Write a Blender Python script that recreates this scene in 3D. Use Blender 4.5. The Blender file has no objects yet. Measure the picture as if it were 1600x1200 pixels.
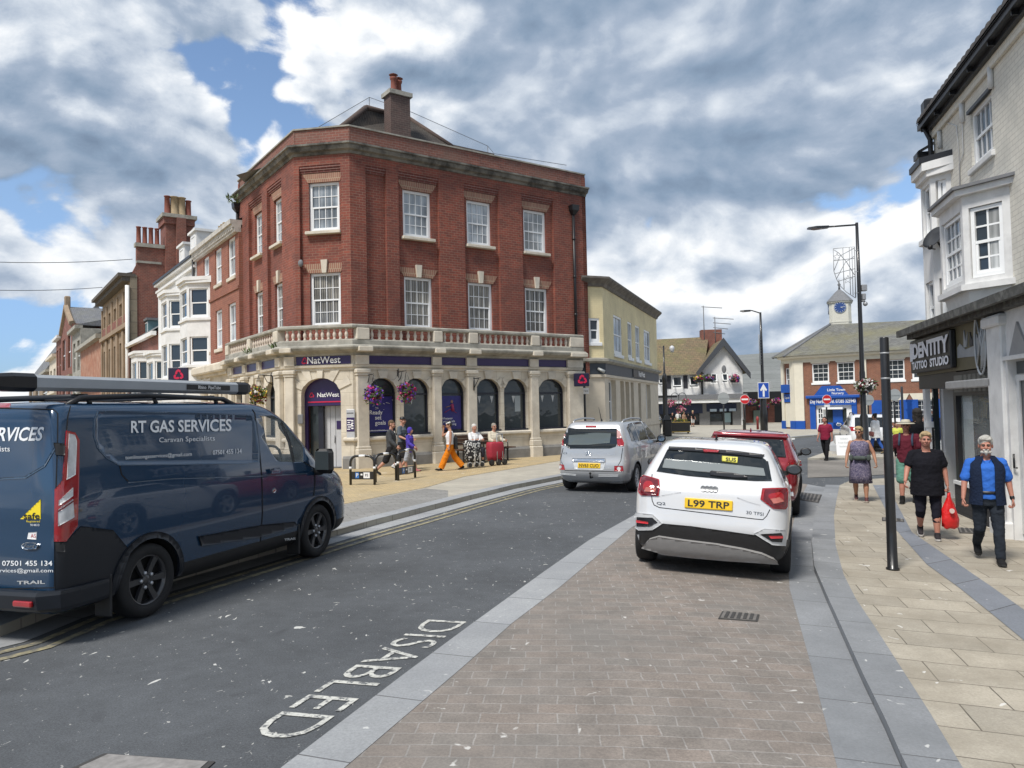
import bpy,bmesh,math,random
from mathutils import Vector,Matrix
from mathutils.bvhtree import BVHTree
from mathutils.geometry import tessellate_polygon,delaunay_2d_cdt
random.seed(7)
SC=bpy.context.scene
COL=SC.collection
V=Vector
rad=math.radians
# ---------------------------------------------------------------- camera
FPX,CAMH=1185.0,1.9
PITCH,ROLL=math.atan(38/1185.0),-0.022
cam=bpy.data.objects.new('camera',bpy.data.cameras.new('camera'))
COL.objects.link(cam)
cam.data.sensor_width=36.0
cam.data.lens=36.0*FPX/1600.0
cam.data.clip_start,cam.data.clip_end=0.1,3000
CAMM=Matrix.Rotation(math.pi/2+PITCH,3,'X')@Matrix.Rotation(ROLL,3,'Z')
cam.matrix_world=Matrix.Translation((0,0,CAMH))@CAMM.to_4x4()
SC.camera=cam
# ---------------------------------------------------------------- sky, sun, exposure
SUN_EL,SUN_AZ=rad(55),rad(216) # azimuth clockwise from +Y
w=bpy.data.worlds.new('World');SC.world=w;w.use_nodes=True
def build_world():
 nt=w.node_tree;N=nt.nodes;L=nt.links
 N.clear()
 def node(t,**k):
  n=N.new(t)
  for a,b in k.items():setattr(n,a,b)
  return n
 def val(s,x):
  if isinstance(x,(int,float)):s.default_value=x
  elif isinstance(x,tuple):s.default_value=x
  else:L.new(x,s)
 def m(op,a,b=0.0,c=0.0,clamp=False):
  n=node('ShaderNodeMath',operation=op,use_clamp=clamp)
  val(n.inputs[0],a);val(n.inputs[1],b);val(n.inputs[2],c)
  return n.outputs[0]
 def ss(x,a,b): # smoothstep
  n=node('ShaderNodeMapRange',interpolation_type='SMOOTHSTEP')
  val(n.inputs[0],x);val(n.inputs[1],a);val(n.inputs[2],b)
  return n.outputs[0]
 def noise(vec,scale,det,rough,dist=0.0):
  n=node('ShaderNodeTexNoise');val(n.inputs['Vector'],vec)
  n.inputs['Scale'].default_value=scale;n.inputs['Detail'].default_value=det
  n.inputs['Roughness'].default_value=rough;n.inputs['Distortion'].default_value=dist
  return n.outputs['Fac']
 def mix(f,a,b):
  n=node('ShaderNodeMix',data_type='RGBA')
  val(n.inputs[0],f);val(n.inputs[6],a);val(n.inputs[7],b)
  return n.outputs[2]
 sky=node('ShaderNodeTexSky',sky_type='NISHITA',sun_disc=False)
 sky.sun_elevation=SUN_EL;sky.sun_rotation=SUN_AZ
 sky.air_density=1.0;sky.dust_density=0.6;sky.ozone_density=2.0
 tc=node('ShaderNodeTexCoord')
 sep=node('ShaderNodeSeparateXYZ');L.new(tc.outputs['Generated'],sep.inputs[0])
 x,y,z=sep.outputs
 az=m('ARCTAN2',x,y) # radians right of +Y
 el=m('ARCSINE',z)
 # cloud layer coordinates: flattened towards the horizon
 inv=m('DIVIDE',1.0,m('ADD',m('MAXIMUM',z,0.0),0.16))
 cv=node('ShaderNodeCombineXYZ')
 L.new(m('MULTIPLY',x,inv),cv.inputs[0]);L.new(m('MULTIPLY',y,inv),cv.inputs[1]);cv.inputs[2].default_value=3.7
 dv=node('ShaderNodeCombineXYZ') # rounder cumulus heads
 L.new(m('MULTIPLY',az,1.0),dv.inputs[0]);L.new(m('MULTIPLY',el,1.5),dv.inputs[1]);dv.inputs[2].default_value=1.3
 # three samples of the same billowy field: at the point, and a step toward the light for shading
 def field(off):
  ad=node('ShaderNodeVectorMath',operation='ADD');L.new(dv.outputs[0],ad.inputs[0]);ad.inputs[1].default_value=off
  wn=node('ShaderNodeTexNoise');wn.inputs['Scale'].default_value=3.0;wn.inputs['Detail'].default_value=4;L.new(ad.outputs[0],wn.inputs['Vector'])
  sc=node('ShaderNodeVectorMath',operation='SCALE');L.new(wn.outputs['Color'],sc.inputs[0]);sc.inputs[3].default_value=0.16
  wd=node('ShaderNodeVectorMath',operation='ADD');L.new(ad.outputs[0],wd.inputs[0]);L.new(sc.outputs[0],wd.inputs[1])
  v=node('ShaderNodeTexVoronoi',feature='SMOOTH_F1',voronoi_dimensions='2D');v.inputs['Scale'].default_value=4.2;v.inputs['Smoothness'].default_value=0.6;v.inputs['Detail'].default_value=3.0;v.inputs['Roughness'].default_value=0.55
  L.new(wd.outputs[0],v.inputs['Vector'])
  return m('ADD',m('MULTIPLY',m('SUBTRACT',1.0,v.outputs['Distance']),0.55),m('MULTIPLY',noise(wd.outputs[0],2.6,12,0.66,0.15),0.75))
 f0,f1=field((0.0,0.0,0.0)),field((-0.016,0.040,0.0))
 n1=noise(cv.outputs[0],1.1,8,0.55,0.3)
 n3=noise(dv.outputs[0],9.0,11,0.70,0.5)
 blue_low=m('MULTIPLY',ss(az,-0.18,-0.34),m('SUBTRACT',1.0,ss(el,0.09,0.20)))
 blue_gap=m('MULTIPLY',m('MULTIPLY',ss(az,-0.36,-0.30),ss(az,-0.13,-0.21)),m('MULTIPLY',ss(el,0.27,0.35),ss(el,0.50,0.42)))
 band=m('MULTIPLY',ss(az,0.0,0.12),m('SUBTRACT',1.0,ss(el,0.20,0.27)))
 bank=m('MULTIPLY',ss(az,-0.20,0.02),ss(el,0.21,0.31))
 cov=m('ADD',m('MULTIPLY',f0,0.8),m('MULTIPLY',n1,0.3))
 cov=m('SUBTRACT',cov,m('MULTIPLY',blue_low,0.23))
 cov=m('SUBTRACT',cov,m('MULTIPLY',blue_gap,0.09))
 cov=m('ADD',cov,m('MULTIPLY',bank,0.22))
 cov=m('ADD',cov,m('MULTIPLY',band,0.10))
 cov=m('ADD',cov,0.205)
 dens=ss(m('ADD',cov,m('MULTIPLY',m('SUBTRACT',1.0,ss(el,0.02,0.07)),0.10)),0.57,0.645)
 dark=m('MULTIPLY',m('MULTIPLY',ss(az,-0.16,0.04),m('SUBTRACT',1.0,m('MULTIPLY',ss(az,0.30,0.50),0.6))),ss(el,0.20,0.34))
 soft=m('SUBTRACT',1.0,m('MULTIPLY',dark,0.42))
 lit=m('MULTIPLY',m('MULTIPLY',m('SUBTRACT',f0,f1),2.2),soft)
 edge=m('SUBTRACT',1.0,ss(cov,0.62,0.86)) # thin rims glow
 b=m('ADD',0.54,lit)
 b=m('ADD',b,m('MULTIPLY',m('MULTIPLY',edge,0.26),soft))
 b=m('ADD',b,m('MULTIPLY',m('MULTIPLY',m('SUBTRACT',n3,0.5),0.52),soft))
 b=m('ADD',b,m('MULTIPLY',m('SUBTRACT',n1,0.5),0.55))
 b=m('SUBTRACT',b,m('MULTIPLY',dark,0.11))
 b=m('ADD',b,m('MULTIPLY',band,0.11))
 b=m('SUBTRACT',b,m('MULTIPLY',m('MULTIPLY',ss(az,-0.30,-0.40),ss(el,0.14,0.24)),0.12))
 b=m('MINIMUM',m('MAXIMUM',b,0.0),1.0)
 cr=node('ShaderNodeValToRGB');L.new(b,cr.inputs[0])
 e=cr.color_ramp.elements
 e[0].position=0.0;e[0].color=(0.175,0.24,0.34,1)
 e[1].position=1.0;e[1].color=(0.93,0.95,0.97,1)
 for p,c in((0.25,(0.25,0.335,0.455,1)),(0.5,(0.37,0.445,0.56,1)),(0.75,(0.62,0.68,0.76,1))):
  q=e.new(p);q.color=c
 cl=node('ShaderNodeVectorMath',operation='SCALE');L.new(cr.outputs[0],cl.inputs[0]);cl.inputs[3].default_value=7.2
 skyc=node('ShaderNodeVectorMath',operation='MULTIPLY');L.new(sky.outputs[0],skyc.inputs[0]);L.new(mix(ss(el,0.0,0.30),(0.50,0.66,0.98,1),(1.08,1.10,1.12,1)),skyc.inputs[1])
 final=mix(dens,skyc.outputs[0],cl.outputs[0])
 bg=node('ShaderNodeBackground');L.new(final,bg.inputs[0]);bg.inputs[1].default_value=0.1
 out=node('ShaderNodeOutputWorld');L.new(bg.outputs[0],out.inputs[0])
build_world();w.cycles.sampling_method='MANUAL';w.cycles.sample_map_resolution=512
sl=bpy.data.lights.new('sun','SUN');sl.energy=2.7;sl.angle=rad(14);sl.color=(1.0,0.95,0.88)
sun=bpy.data.objects.new('sun',sl);COL.objects.link(sun)
sdir=V((math.sin(SUN_AZ)*math.cos(SUN_EL),math.cos(SUN_AZ)*math.cos(SUN_EL),math.sin(SUN_EL)))
sun.rotation_euler=sdir.to_track_quat('Z','Y').to_euler()
SC.view_settings.view_transform='Standard';SC.view_settings.look='None'
SC.view_settings.exposure=0.6;SC.view_settings.gamma=1.0
SC.render.engine='CYCLES'
SC.cycles.max_bounces=6;SC.cycles.use_denoising=True
SC.cycles.caustics_reflective=False;SC.cycles.caustics_refractive=False
# ---------------------------------------------------------------- terrain and pixel helpers
def hz(x,y):
 """the street falls away gently to the right"""
 return-0.05*min(max(x-0.9-0.17*y,0.0),8.0)
def ray(px,py):return CAMM@V(((px-800)/FPX,-(py-600)/FPX,-1.0))
def G(px,py,o=0.0):
 d=ray(px,py);z=o
 for i in range(25):
  t=(z-CAMH)/d.z;p=d*t;z=hz(p.x,p.y)+o
 return V((p.x,p.y,z))
def AT(px,py,Y):
 d=ray(px,py);p=d*(Y/d.y);return V((p.x,p.y,p.z+CAMH))
class Line:
 """a vertical plane through a with horizontal direction d; u runs along it, n points outward"""
 def __init__(s,a,d,flip=False):
  s.a=V((a[0],a[1]));s.d=V(d).to_2d().normalized();s.n=V((s.d.y,-s.d.x))*(-1 if flip else 1)
 def uz(s,px,py):
  r=ray(px,py);nn=V((s.d.y,-s.d.x))
  t=nn.dot(s.a)/(nn.x*r.x+nn.y*r.y)
  p=r*t
  return(V((p.x,p.y))-s.a).dot(s.d),p.z+CAMH
 def u(s,px,py=640):return s.uz(px,py)[0]
 def z(s,px,py):return s.uz(px,py)[1]
 def mat(s,z0=0.0,off=0.0):
  """local frame: x = along, y = inward (negative = out of the wall), z = up"""
  o=s.a+s.n*off
  i=-s.n
  return Matrix(((s.d.x,i.x,0,o.x),(s.d.y,i.y,0,o.y),(0,0,1,z0),(0,0,0,1)))
 def shifted(s,off):
  L=Line(s.a+s.n*off,s.d);L.n=s.n;return L
# ---------------------------------------------------------------- mesh builder
class MB:
 def __init__(s,M=None):
  s.v=[];s.f=[];s.mi=[];s.uv=[];s.M=M or Matrix.Identity(4);s.m=0;s.sm=[];s.smooth=False
 def at(s,M):s.M=M;return s
 def add(s,verts,faces,m=None,smooth=None):
  b=len(s.v);mm=s.m if m is None else m;sf=s.smooth if smooth is None else smooth
  vs=[V(p)for p in verts]
  s.v+=[s.M@p for p in vs]
  for f in faces:
   s.f.append([b+i for i in f]);s.mi.append(mm);s.sm.append(sf)
   p0,p1,p2=vs[f[0]],vs[f[1]],vs[f[2]]
   n=(p1-p0).cross(p2-p0)
   if len(f)>3:n=n+(vs[f[2]]-p0).cross(vs[f[3]]-p0)
   ax,ay,azz=abs(n.x),abs(n.y),abs(n.z)
   if azz>ax and azz>ay:s.uv.append([(vs[i].x,vs[i].y)for i in f])
   elif ay>=ax:s.uv.append([(vs[i].x,vs[i].z)for i in f])
   else:s.uv.append([(vs[i].y,vs[i].z)for i in f])
 def box(s,x0,x1,y0,y1,z0,z1,m=None):
  if x0>x1:x0,x1=x1,x0
  if y0>y1:y0,y1=y1,y0
  if z0>z1:z0,z1=z1,z0
  s.add([(x0,y0,z0),(x1,y0,z0),(x1,y1,z0),(x0,y1,z0),(x0,y0,z1),(x1,y0,z1),(x1,y1,z1),(x0,y1,z1)],
    [(0,3,2,1),(4,5,6,7),(0,1,5,4),(1,2,6,5),(2,3,7,6),(3,0,4,7)],m,False)
 def bbox(s,x0,x1,y0,y1,z0,z1,r=0.02,m=None):
  """box with chamfered edges (top ring and bottom ring inset)"""
  if x0>x1:x0,x1=x1,x0
  if y0>y1:y0,y1=y1,y0
  def ring(z,i):
   a,b,c,d=x0+i,x1-i,y0+i,y1-i
   k=r
   return[(a+k,c,z),(b-k,c,z),(b,c+k,z),(b,d-k,z),(b-k,d,z),(a+k,d,z),(a,d-k,z),(a,c+k,z)]
  s.loft([ring(z0,r*.6),ring(z0+r,0),ring(z1-r,0),ring(z1,r*.6)],True,True,m)
 def loft(s,rings,c0=True,c1=True,m=None,smooth=None,closed=True):
  n=len(rings[0]);vs=[p for r in rings for p in r];fs=[]
  for i in range(len(rings)-1):
   for j in range(n if closed else n-1):
    k=(j+1)%n
    fs.append((i*n+j,i*n+k,(i+1)*n+k,(i+1)*n+j))
  if c0:fs.append(tuple(reversed(range(n))))
  if c1:fs.append(tuple((len(rings)-1)*n+j for j in range(n)))
  s.add(vs,fs,m,smooth)
 def prism(s,poly,y0,y1,m=None):
  """poly in (x, z); y0 = front, y1 = back"""
  if sum(a[0]*b[1]-b[0]*a[1]for a,b in zip(poly,poly[1:]+poly[:1]))<0:poly=poly[::-1]
  n=len(poly)
  vs=[(p[0],y0,p[1])for p in poly]+[(p[0],y1,p[1])for p in poly]
  tri=tessellate_polygon([[V((p[0],p[1],0))for p in poly]])
  fs=[]
  for t in tri:
   a,b,c=[V(poly[i]).to_2d()for i in t]
   if(b-a).x*(c-a).y-(b-a).y*(c-a).x<0:t=t[::-1]
   fs.append(tuple(t));fs.append(tuple(n+i for i in reversed(t)))
  if n<=4:fs=[tuple(range(n)),tuple(n+i for i in reversed(range(n)))]
  for i in range(n):
   j=(i+1)%n;fs.append((i,n+i,n+j,j))
  s.add(vs,fs,m,False)
 def slab(s,poly,z0,z1,m=None):
  """poly in (x, y), extruded from z0 to z1"""
  n=len(poly)
  if sum(a[0]*b[1]-b[0]*a[1]for a,b in zip(poly,poly[1:]+poly[:1]))<0:poly=poly[::-1]
  vs=[(p[0],p[1],z0)for p in poly]+[(p[0],p[1],z1)for p in poly]
  fs=[tuple(reversed(range(n))),tuple(range(n,2*n))]+[(i,(i+1)%n,n+(i+1)%n,n+i)for i in range(n)]
  s.add(vs,fs,m,False)
 def wall(s,outline,holes,t,m=None,mr=None,y=0.0):
  """wall sheet in (x, z) with holes; front at y, reveals run t deep"""
  def ccw(p,want):
   a=sum(q[0]*r[1]-r[0]*q[1]for q,r in zip(p,p[1:]+p[:1]))
   return p if(a>0)==want else p[::-1]
  loops=[ccw(list(outline),True)]+[ccw(list(h),False)for h in holes]
  flat=[p for l in loops for p in l]
  tri=tessellate_polygon([[V((p[0],p[1],0))for p in l]for l in loops])
  fs=[]
  for t3 in tri:
   a,b,c=[V(flat[i])for i in t3]
   ar=(b-a).x*(c-a).y-(b-a).y*(c-a).x
   if abs(ar)<1e-9:continue
   fs.append(tuple(t3)if ar>0 else tuple(reversed(t3)))
  s.add([(p[0],y,p[1])for p in flat],fs,m,False)
  for l in loops:
   n=len(l)
   s.add([(p[0],y,p[1])for p in l]+[(p[0],y+t,p[1])for p in l],
     [(i,n+i,n+(i+1)%n,(i+1)%n)for i in range(n)],m if(mr is None or l is loops[0])else mr,False)
 def lathe(s,prof,n=16,c=(0,0,0),m=None,smooth=True,ax='z',caps=True):
  rings=[]
  for r,h in prof:
   ring=[]
   for i in range(n):
    a=2*math.pi*i/n
    p=(r*math.cos(a),r*math.sin(a),h)
    if ax=='y':p=(p[0],-p[2],p[1])
    elif ax=='x':p=(p[2],p[0],p[1])
    ring.append((p[0]+c[0],p[1]+c[1],p[2]+c[2]))
   rings.append(ring)
  s.loft(rings,caps and prof[0][0]>1e-5,caps and prof[-1][0]>1e-5,m,smooth)
 def tube(s,path,r,n=8,m=None,caps=True,smooth=True):
  P=[V(p)for p in path];rr=r if isinstance(r,(list,tuple))else[r]*len(P)
  rings=[];ref=None
  for i,p in enumerate(P):
   d=(P[min(i+1,len(P)-1)]-P[max(i-1,0)]).normalized()
   if ref is None:
    ref=d.cross(V((0,0,1))if abs(d.z)<.9 else V((1,0,0))).normalized()
   ref=(ref-d*ref.dot(d)).normalized();q=d.cross(ref)
   rings.append([p+(ref*math.cos(2*math.pi*k/n)+q*math.sin(2*math.pi*k/n))*rr[i]for k in range(n)])
  s.loft(rings,caps,caps,m,smooth)
 def ball(s,c,rx,ry=None,rz=None,n=12,k=8,m=None):
  ry=ry or rx;rz=rz or rx;rings=[]
  for j in range(k+1):
   a=math.pi*(j/k-.5);a=max(min(a,math.pi/2-.02),-math.pi/2+.02)
   rings.append([(c[0]+rx*math.cos(a)*math.cos(2*math.pi*i/n),c[1]+ry*math.cos(a)*math.sin(2*math.pi*i/n),c[2]+rz*math.sin(a))for i in range(n)])
  s.loft(rings,True,True,m,True)
 def disc(s,c,r,y0,y1,n=24,m=None,rz=None):
  rz=rz or r
  s.prism([(c[0]+r*math.cos(2*math.pi*i/n),c[1]+rz*math.sin(2*math.pi*i/n))for i in range(n)],y0,y1,m)
 def text(s,txt,x,z,size,y0,dep=0.006,align='CENTER',bold=0.0,m=None,wide=1.0,shear=0.0):
  vs,fs=text_mesh(txt,size,align,bold,wide,shear)
  if not vs:return
  n=len(vs)
  V3=[(x+p[0],y0-dep,z+p[1])for p in vs]
  s.add(V3,fs,m,False)
 def build(s,name,mats,parent=None,origin=None):
  me=bpy.data.meshes.new(name)
  o0=V(origin)if origin is not None else(root_loc(parent)if parent is not None else V((0,0,0)))
  me.from_pydata([p-o0 for p in s.v],[],s.f)
  if not isinstance(mats,(list,tuple)):mats=[mats]
  for mt in mats:me.materials.append(mt)
  me.polygons.foreach_set('material_index',[min(i,len(mats)-1)for i in s.mi])
  me.polygons.foreach_set('use_smooth',s.sm)
  ul=me.uv_layers.new(name='UVMap')
  flat=[c for f in s.uv for q in f for c in q]
  ul.data.foreach_set('uv',flat)
  me.update()
  ob=bpy.data.objects.new(name,me);COL.objects.link(ob)
  if parent is not None:ob.parent=parent
  elif origin is not None:ob.location=o0
  return ob
def root_loc(p):
 while p.parent is not None:p=p.parent
 return V(p['o0'])if 'o0' in p else V((0,0,0))
_tm={}
def text_mesh(txt,size,align='CENTER',bold=0.0,wide=1.0,shear=0.0):
 key=(txt,size,align,bold,wide,shear)
 if key in _tm:return _tm[key]
 cu=bpy.data.curves.new('t','FONT');cu.body=txt;cu.size=size;cu.align_x=align;cu.align_y='CENTER'
 cu.offset=bold*size;cu.resolution_u=3;cu.shear=shear
 ob=bpy.data.objects.new('t',cu);COL.objects.link(ob)
 dg=bpy.context.evaluated_depsgraph_get();dg.update()
 me=ob.evaluated_get(dg).to_mesh()
 r=([(v.co.x*wide,v.co.y)for v in me.vertices],[tuple(p.vertices)for p in me.polygons])
 ob.evaluated_get(dg).to_mesh_clear()
 bpy.data.objects.remove(ob);bpy.data.curves.remove(cu)
 fx=[]
 for f in r[1]:
  a,b,c=[V(r[0][i])for i in f[:3]]
  fx.append(f if(b-a).x*(c-a).y-(b-a).y*(c-a).x>0 else f[::-1])
 _tm[key]=(r[0],fx);return _tm[key]
def tag(o,label=None,cat=None,group=None,kind=None):
 if label:o['label']=label
 if cat:o['category']=cat
 if group:o['group']=group
 if kind:o['kind']=kind
 return o
def thing(name,loc,label,cat,group=None,rot=None,keep=True):
 """an Empty at the base; parts built in world coordinates are shifted to it (keep) or given locally"""
 o=bpy.data.objects.new(name,None);COL.objects.link(o);o.location=loc;o.empty_display_size=.2
 if rot is not None:o.rotation_euler=rot
 if keep:o['o0']=tuple(loc)
 return tag(o,label,cat,group)
def clone(o,parent=None):
 c=o.copy();COL.objects.link(c)
 if parent is not None:c.parent=parent
 for ch in list(o.children):clone(ch,c)
 return c
# ---------------------------------------------------------------- materials
def _nt(name):
 m=bpy.data.materials.new(name);m.use_nodes=True
 nt=m.node_tree;b=nt.nodes['Principled BSDF']
 return m,nt,b
def C4(c):return(c[0],c[1],c[2],1.0)
def lin(r,g,b):
 f=lambda u:(u/255/12.92)if u<=10 else((u/255+.055)/1.055)**2.4
 return(f(r),f(g),f(b))
_mats={}
def mat(name,col=None,rough=.7,var=.12,scale=6.0,bump=0.0,metal=0.0,coat=0.0,spec=0.5,bscale=40.0,dirt=None,dscale=1.2,damt=.5,det=5,emit=None,dlo=.45,dhi=.72):
 if name in _mats:return _mats[name]
 m,nt,b=_nt(name);N,L=nt.nodes,nt.links
 b.inputs['Roughness'].default_value=rough;b.inputs['Metallic'].default_value=metal
 b.inputs['Coat Weight'].default_value=coat;b.inputs['Coat Roughness'].default_value=.03
 b.inputs['Specular IOR Level'].default_value=spec
 b.inputs['Base Color'].default_value=C4(col)
 tc=N.new('ShaderNodeTexCoord')
 if var>0:
  n=N.new('ShaderNodeTexNoise');n.inputs['Scale'].default_value=scale;n.inputs['Detail'].default_value=det;n.inputs['Roughness'].default_value=.6
  L.new(tc.outputs['Object'],n.inputs['Vector'])
  r=N.new('ShaderNodeMapRange');r.inputs[1].default_value=.25;r.inputs[2].default_value=.75
  r.inputs[3].default_value=1-var;r.inputs[4].default_value=1+var
  L.new(n.outputs['Fac'],r.inputs[0])
  mx=N.new('ShaderNodeVectorMath');mx.operation='SCALE';mx.inputs[0].default_value=col
  L.new(r.outputs[0],mx.inputs[3]);out=mx.outputs[0]
  if dirt:
   n2=N.new('ShaderNodeTexNoise');n2.inputs['Scale'].default_value=dscale;n2.inputs['Detail'].default_value=8;n2.inputs['Roughness'].default_value=.65
   L.new(tc.outputs['Object'],n2.inputs['Vector'])
   r2=N.new('ShaderNodeMapRange');r2.inputs[1].default_value=dlo;r2.inputs[2].default_value=dhi;r2.inputs[4].default_value=damt
   L.new(n2.outputs['Fac'],r2.inputs[0])
   mm=N.new('ShaderNodeMix');mm.data_type='RGBA';L.new(r2.outputs[0],mm.inputs[0]);L.new(out,mm.inputs[6]);mm.inputs[7].default_value=C4(dirt)
   out=mm.outputs[2]
  L.new(out,b.inputs['Base Color'])
 if bump>0:
  n3=N.new('ShaderNodeTexNoise');n3.inputs['Scale'].default_value=bscale;n3.inputs['Detail'].default_value=4
  L.new(tc.outputs['Object'],n3.inputs['Vector'])
  bp=N.new('ShaderNodeBump');bp.inputs['Strength'].default_value=bump;bp.inputs['Distance'].default_value=.02
  L.new(n3.outputs['Fac'],bp.inputs['Height']);L.new(bp.outputs[0],b.inputs['Normal'])
 if emit:
  b.inputs['Emission Color'].default_value=C4(emit[0]);b.inputs['Emission Strength'].default_value=emit[1]
 _mats[name]=m;return m
def brick(name,c1,c2,mortar,bw,bh,ms=.012,var=.3,bump=.5,off=.5,rough=.85,coords='UV',rot=0.0,bias=0.0,stain=None,stamt=.4,stscale=.7,shift=(0,0),squash=1.0,speck=None,spscale=4.0,sprange=(.69,.73),grain=0.0,wob=1.0,wsc=1.3):
 if name in _mats:return _mats[name]
 m,nt,b=_nt(name);N,L=nt.nodes,nt.links
 b.inputs['Roughness'].default_value=rough
 tc=N.new('ShaderNodeTexCoord');src=tc.outputs['UV' if coords=='UV' else 'Object']
 mp=N.new('ShaderNodeMapping');mp.inputs['Rotation'].default_value=(0,0,rot);mp.inputs['Location'].default_value=(shift[0],shift[1],0)
 L.new(src,mp.inputs['Vector'])
 # a little wobble so that courses are not ruled
 wn=N.new('ShaderNodeTexNoise');wn.inputs['Scale'].default_value=wsc;L.new(mp.outputs[0],wn.inputs['Vector'])
 wv=N.new('ShaderNodeVectorMath');wv.operation='SCALE';wv.inputs[3].default_value=ms*.9*wob;L.new(wn.outputs['Color'],wv.inputs[0])
 wa=N.new('ShaderNodeVectorMath');L.new(mp.outputs[0],wa.inputs[0]);L.new(wv.outputs[0],wa.inputs[1])
 t=N.new('ShaderNodeTexBrick');t.offset=off;t.squash=squash
 t.inputs['Scale'].default_value=1.0;t.inputs['Brick Width'].default_value=bw;t.inputs['Row Height'].default_value=bh
 t.inputs['Mortar Size'].default_value=ms/2;t.inputs['Mortar Smooth'].default_value=.15;t.inputs['Bias'].default_value=bias
 t.inputs['Color1'].default_value=C4(c1);t.inputs['Color2'].default_value=C4(c2);t.inputs['Mortar'].default_value=C4(mortar)
 L.new(wa.outputs[0],t.inputs['Vector'])
 n=N.new('ShaderNodeTexNoise');n.inputs['Scale'].default_value=3.0;n.inputs['Detail'].default_value=9;n.inputs['Roughness'].default_value=.7
 L.new(tc.outputs['Object'],n.inputs['Vector'])
 r=N.new('ShaderNodeMapRange');r.inputs[1].default_value=.25;r.inputs[2].default_value=.75;r.inputs[3].default_value=1-var;r.inputs[4].default_value=1+var
 L.new(n.outputs['Fac'],r.inputs[0])
 mx=N.new('ShaderNodeVectorMath');mx.operation='SCALE';L.new(t.outputs['Color'],mx.inputs[0]);L.new(r.outputs[0],mx.inputs[3])
 if grain:
  ng=N.new('ShaderNodeTexNoise');ng.inputs['Scale'].default_value=55;ng.inputs['Detail'].default_value=6;ng.inputs['Roughness'].default_value=.8;L.new(tc.outputs['Object'],ng.inputs['Vector'])
  rg=N.new('ShaderNodeMapRange');rg.inputs[1].default_value=.3;rg.inputs[2].default_value=.7;rg.inputs[3].default_value=1-grain;rg.inputs[4].default_value=1+grain;L.new(ng.outputs['Fac'],rg.inputs[0])
  mg=N.new('ShaderNodeVectorMath');mg.operation='SCALE';L.new(mx.outputs[0],mg.inputs[0]);L.new(rg.outputs[0],mg.inputs[3]);mx=mg
 out=mx.outputs[0]
 if stain:
  n2=N.new('ShaderNodeTexNoise');n2.inputs['Scale'].default_value=stscale;n2.inputs['Detail'].default_value=8;n2.inputs['Roughness'].default_value=.6
  L.new(tc.outputs['Object'],n2.inputs['Vector'])
  r2=N.new('ShaderNodeMapRange');r2.inputs[1].default_value=.42;r2.inputs[2].default_value=.70;r2.inputs[4].default_value=stamt
  L.new(n2.outputs['Fac'],r2.inputs[0])
  mm=N.new('ShaderNodeMix');mm.data_type='RGBA';L.new(r2.outputs[0],mm.inputs[0]);L.new(out,mm.inputs[6]);mm.inputs[7].default_value=C4(stain);out=mm.outputs[2]
 if speck:
  n4=N.new('ShaderNodeTexNoise');n4.inputs['Scale'].default_value=spscale;n4.inputs['Detail'].default_value=3;n4.inputs['Distortion'].default_value=.6
  L.new(tc.outputs['Object'],n4.inputs['Vector'])
  r4=N.new('ShaderNodeMapRange');r4.inputs[1].default_value=sprange[0];r4.inputs[2].default_value=sprange[1];r4.inputs[4].default_value=.75
  L.new(n4.outputs['Fac'],r4.inputs[0])
  m4=N.new('ShaderNodeMix');m4.data_type='RGBA';L.new(r4.outputs[0],m4.inputs[0]);L.new(out,m4.inputs[6]);m4.inputs[7].default_value=C4(speck);out=m4.outputs[2]
 L.new(out,b.inputs['Base Color'])
 bp=N.new('ShaderNodeBump');bp.inputs['Strength'].default_value=bump;bp.inputs['Distance'].default_value=ms*.6;bp.invert=True
 ad=N.new('ShaderNodeMath');ad.operation='MULTIPLY_ADD';L.new(n.outputs['Fac'],ad.inputs[0]);ad.inputs[1].default_value=-.3;L.new(t.outputs['Fac'],ad.inputs[2])
 L.new(ad.outputs[0],bp.inputs['Height']);L.new(bp.outputs[0],b.inputs['Normal'])
 _mats[name]=m;return m
def glass(name,col=(.02,.025,.03),rough=.04,alpha=None):
 if name in _mats:return _mats[name]
 m,nt,b=_nt(name)
 b.inputs['Base Color'].default_value=C4(col);b.inputs['Roughness'].default_value=rough
 b.inputs['Specular IOR Level'].default_value=.6
 n=nt.nodes.new('ShaderNodeTexNoise');n.inputs['Scale'].default_value=1.7
 tc=nt.nodes.new('ShaderNodeTexCoord');nt.links.new(tc.outputs['Object'],n.inputs['Vector'])
 bp=nt.nodes.new('ShaderNodeBump');bp.inputs['Strength'].default_value=.06;bp.inputs['Distance'].default_value=.1
 nt.links.new(n.outputs['Fac'],bp.inputs['Height']);nt.links.new(bp.outputs[0],b.inputs['Normal'])
 if alpha is not None:b.inputs['Alpha'].default_value=alpha
 _mats[name]=m;return m
WHITE=mat('white paint',(.78,.78,.76),.5,.05,4)
UPVC=mat('white window frame',(.82,.83,.83),.35,.03)
BLACK=mat('black paint',(.012,.012,.014),.4,.2)
RUBBER=mat('tyre rubber',(.014,.014,.015),.8,.2,20)
CHROME=mat('chrome',(.75,.76,.78),.12,0,metal=1)
PANE=glass('window pane',(.03,.04,.05),.05)
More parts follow.
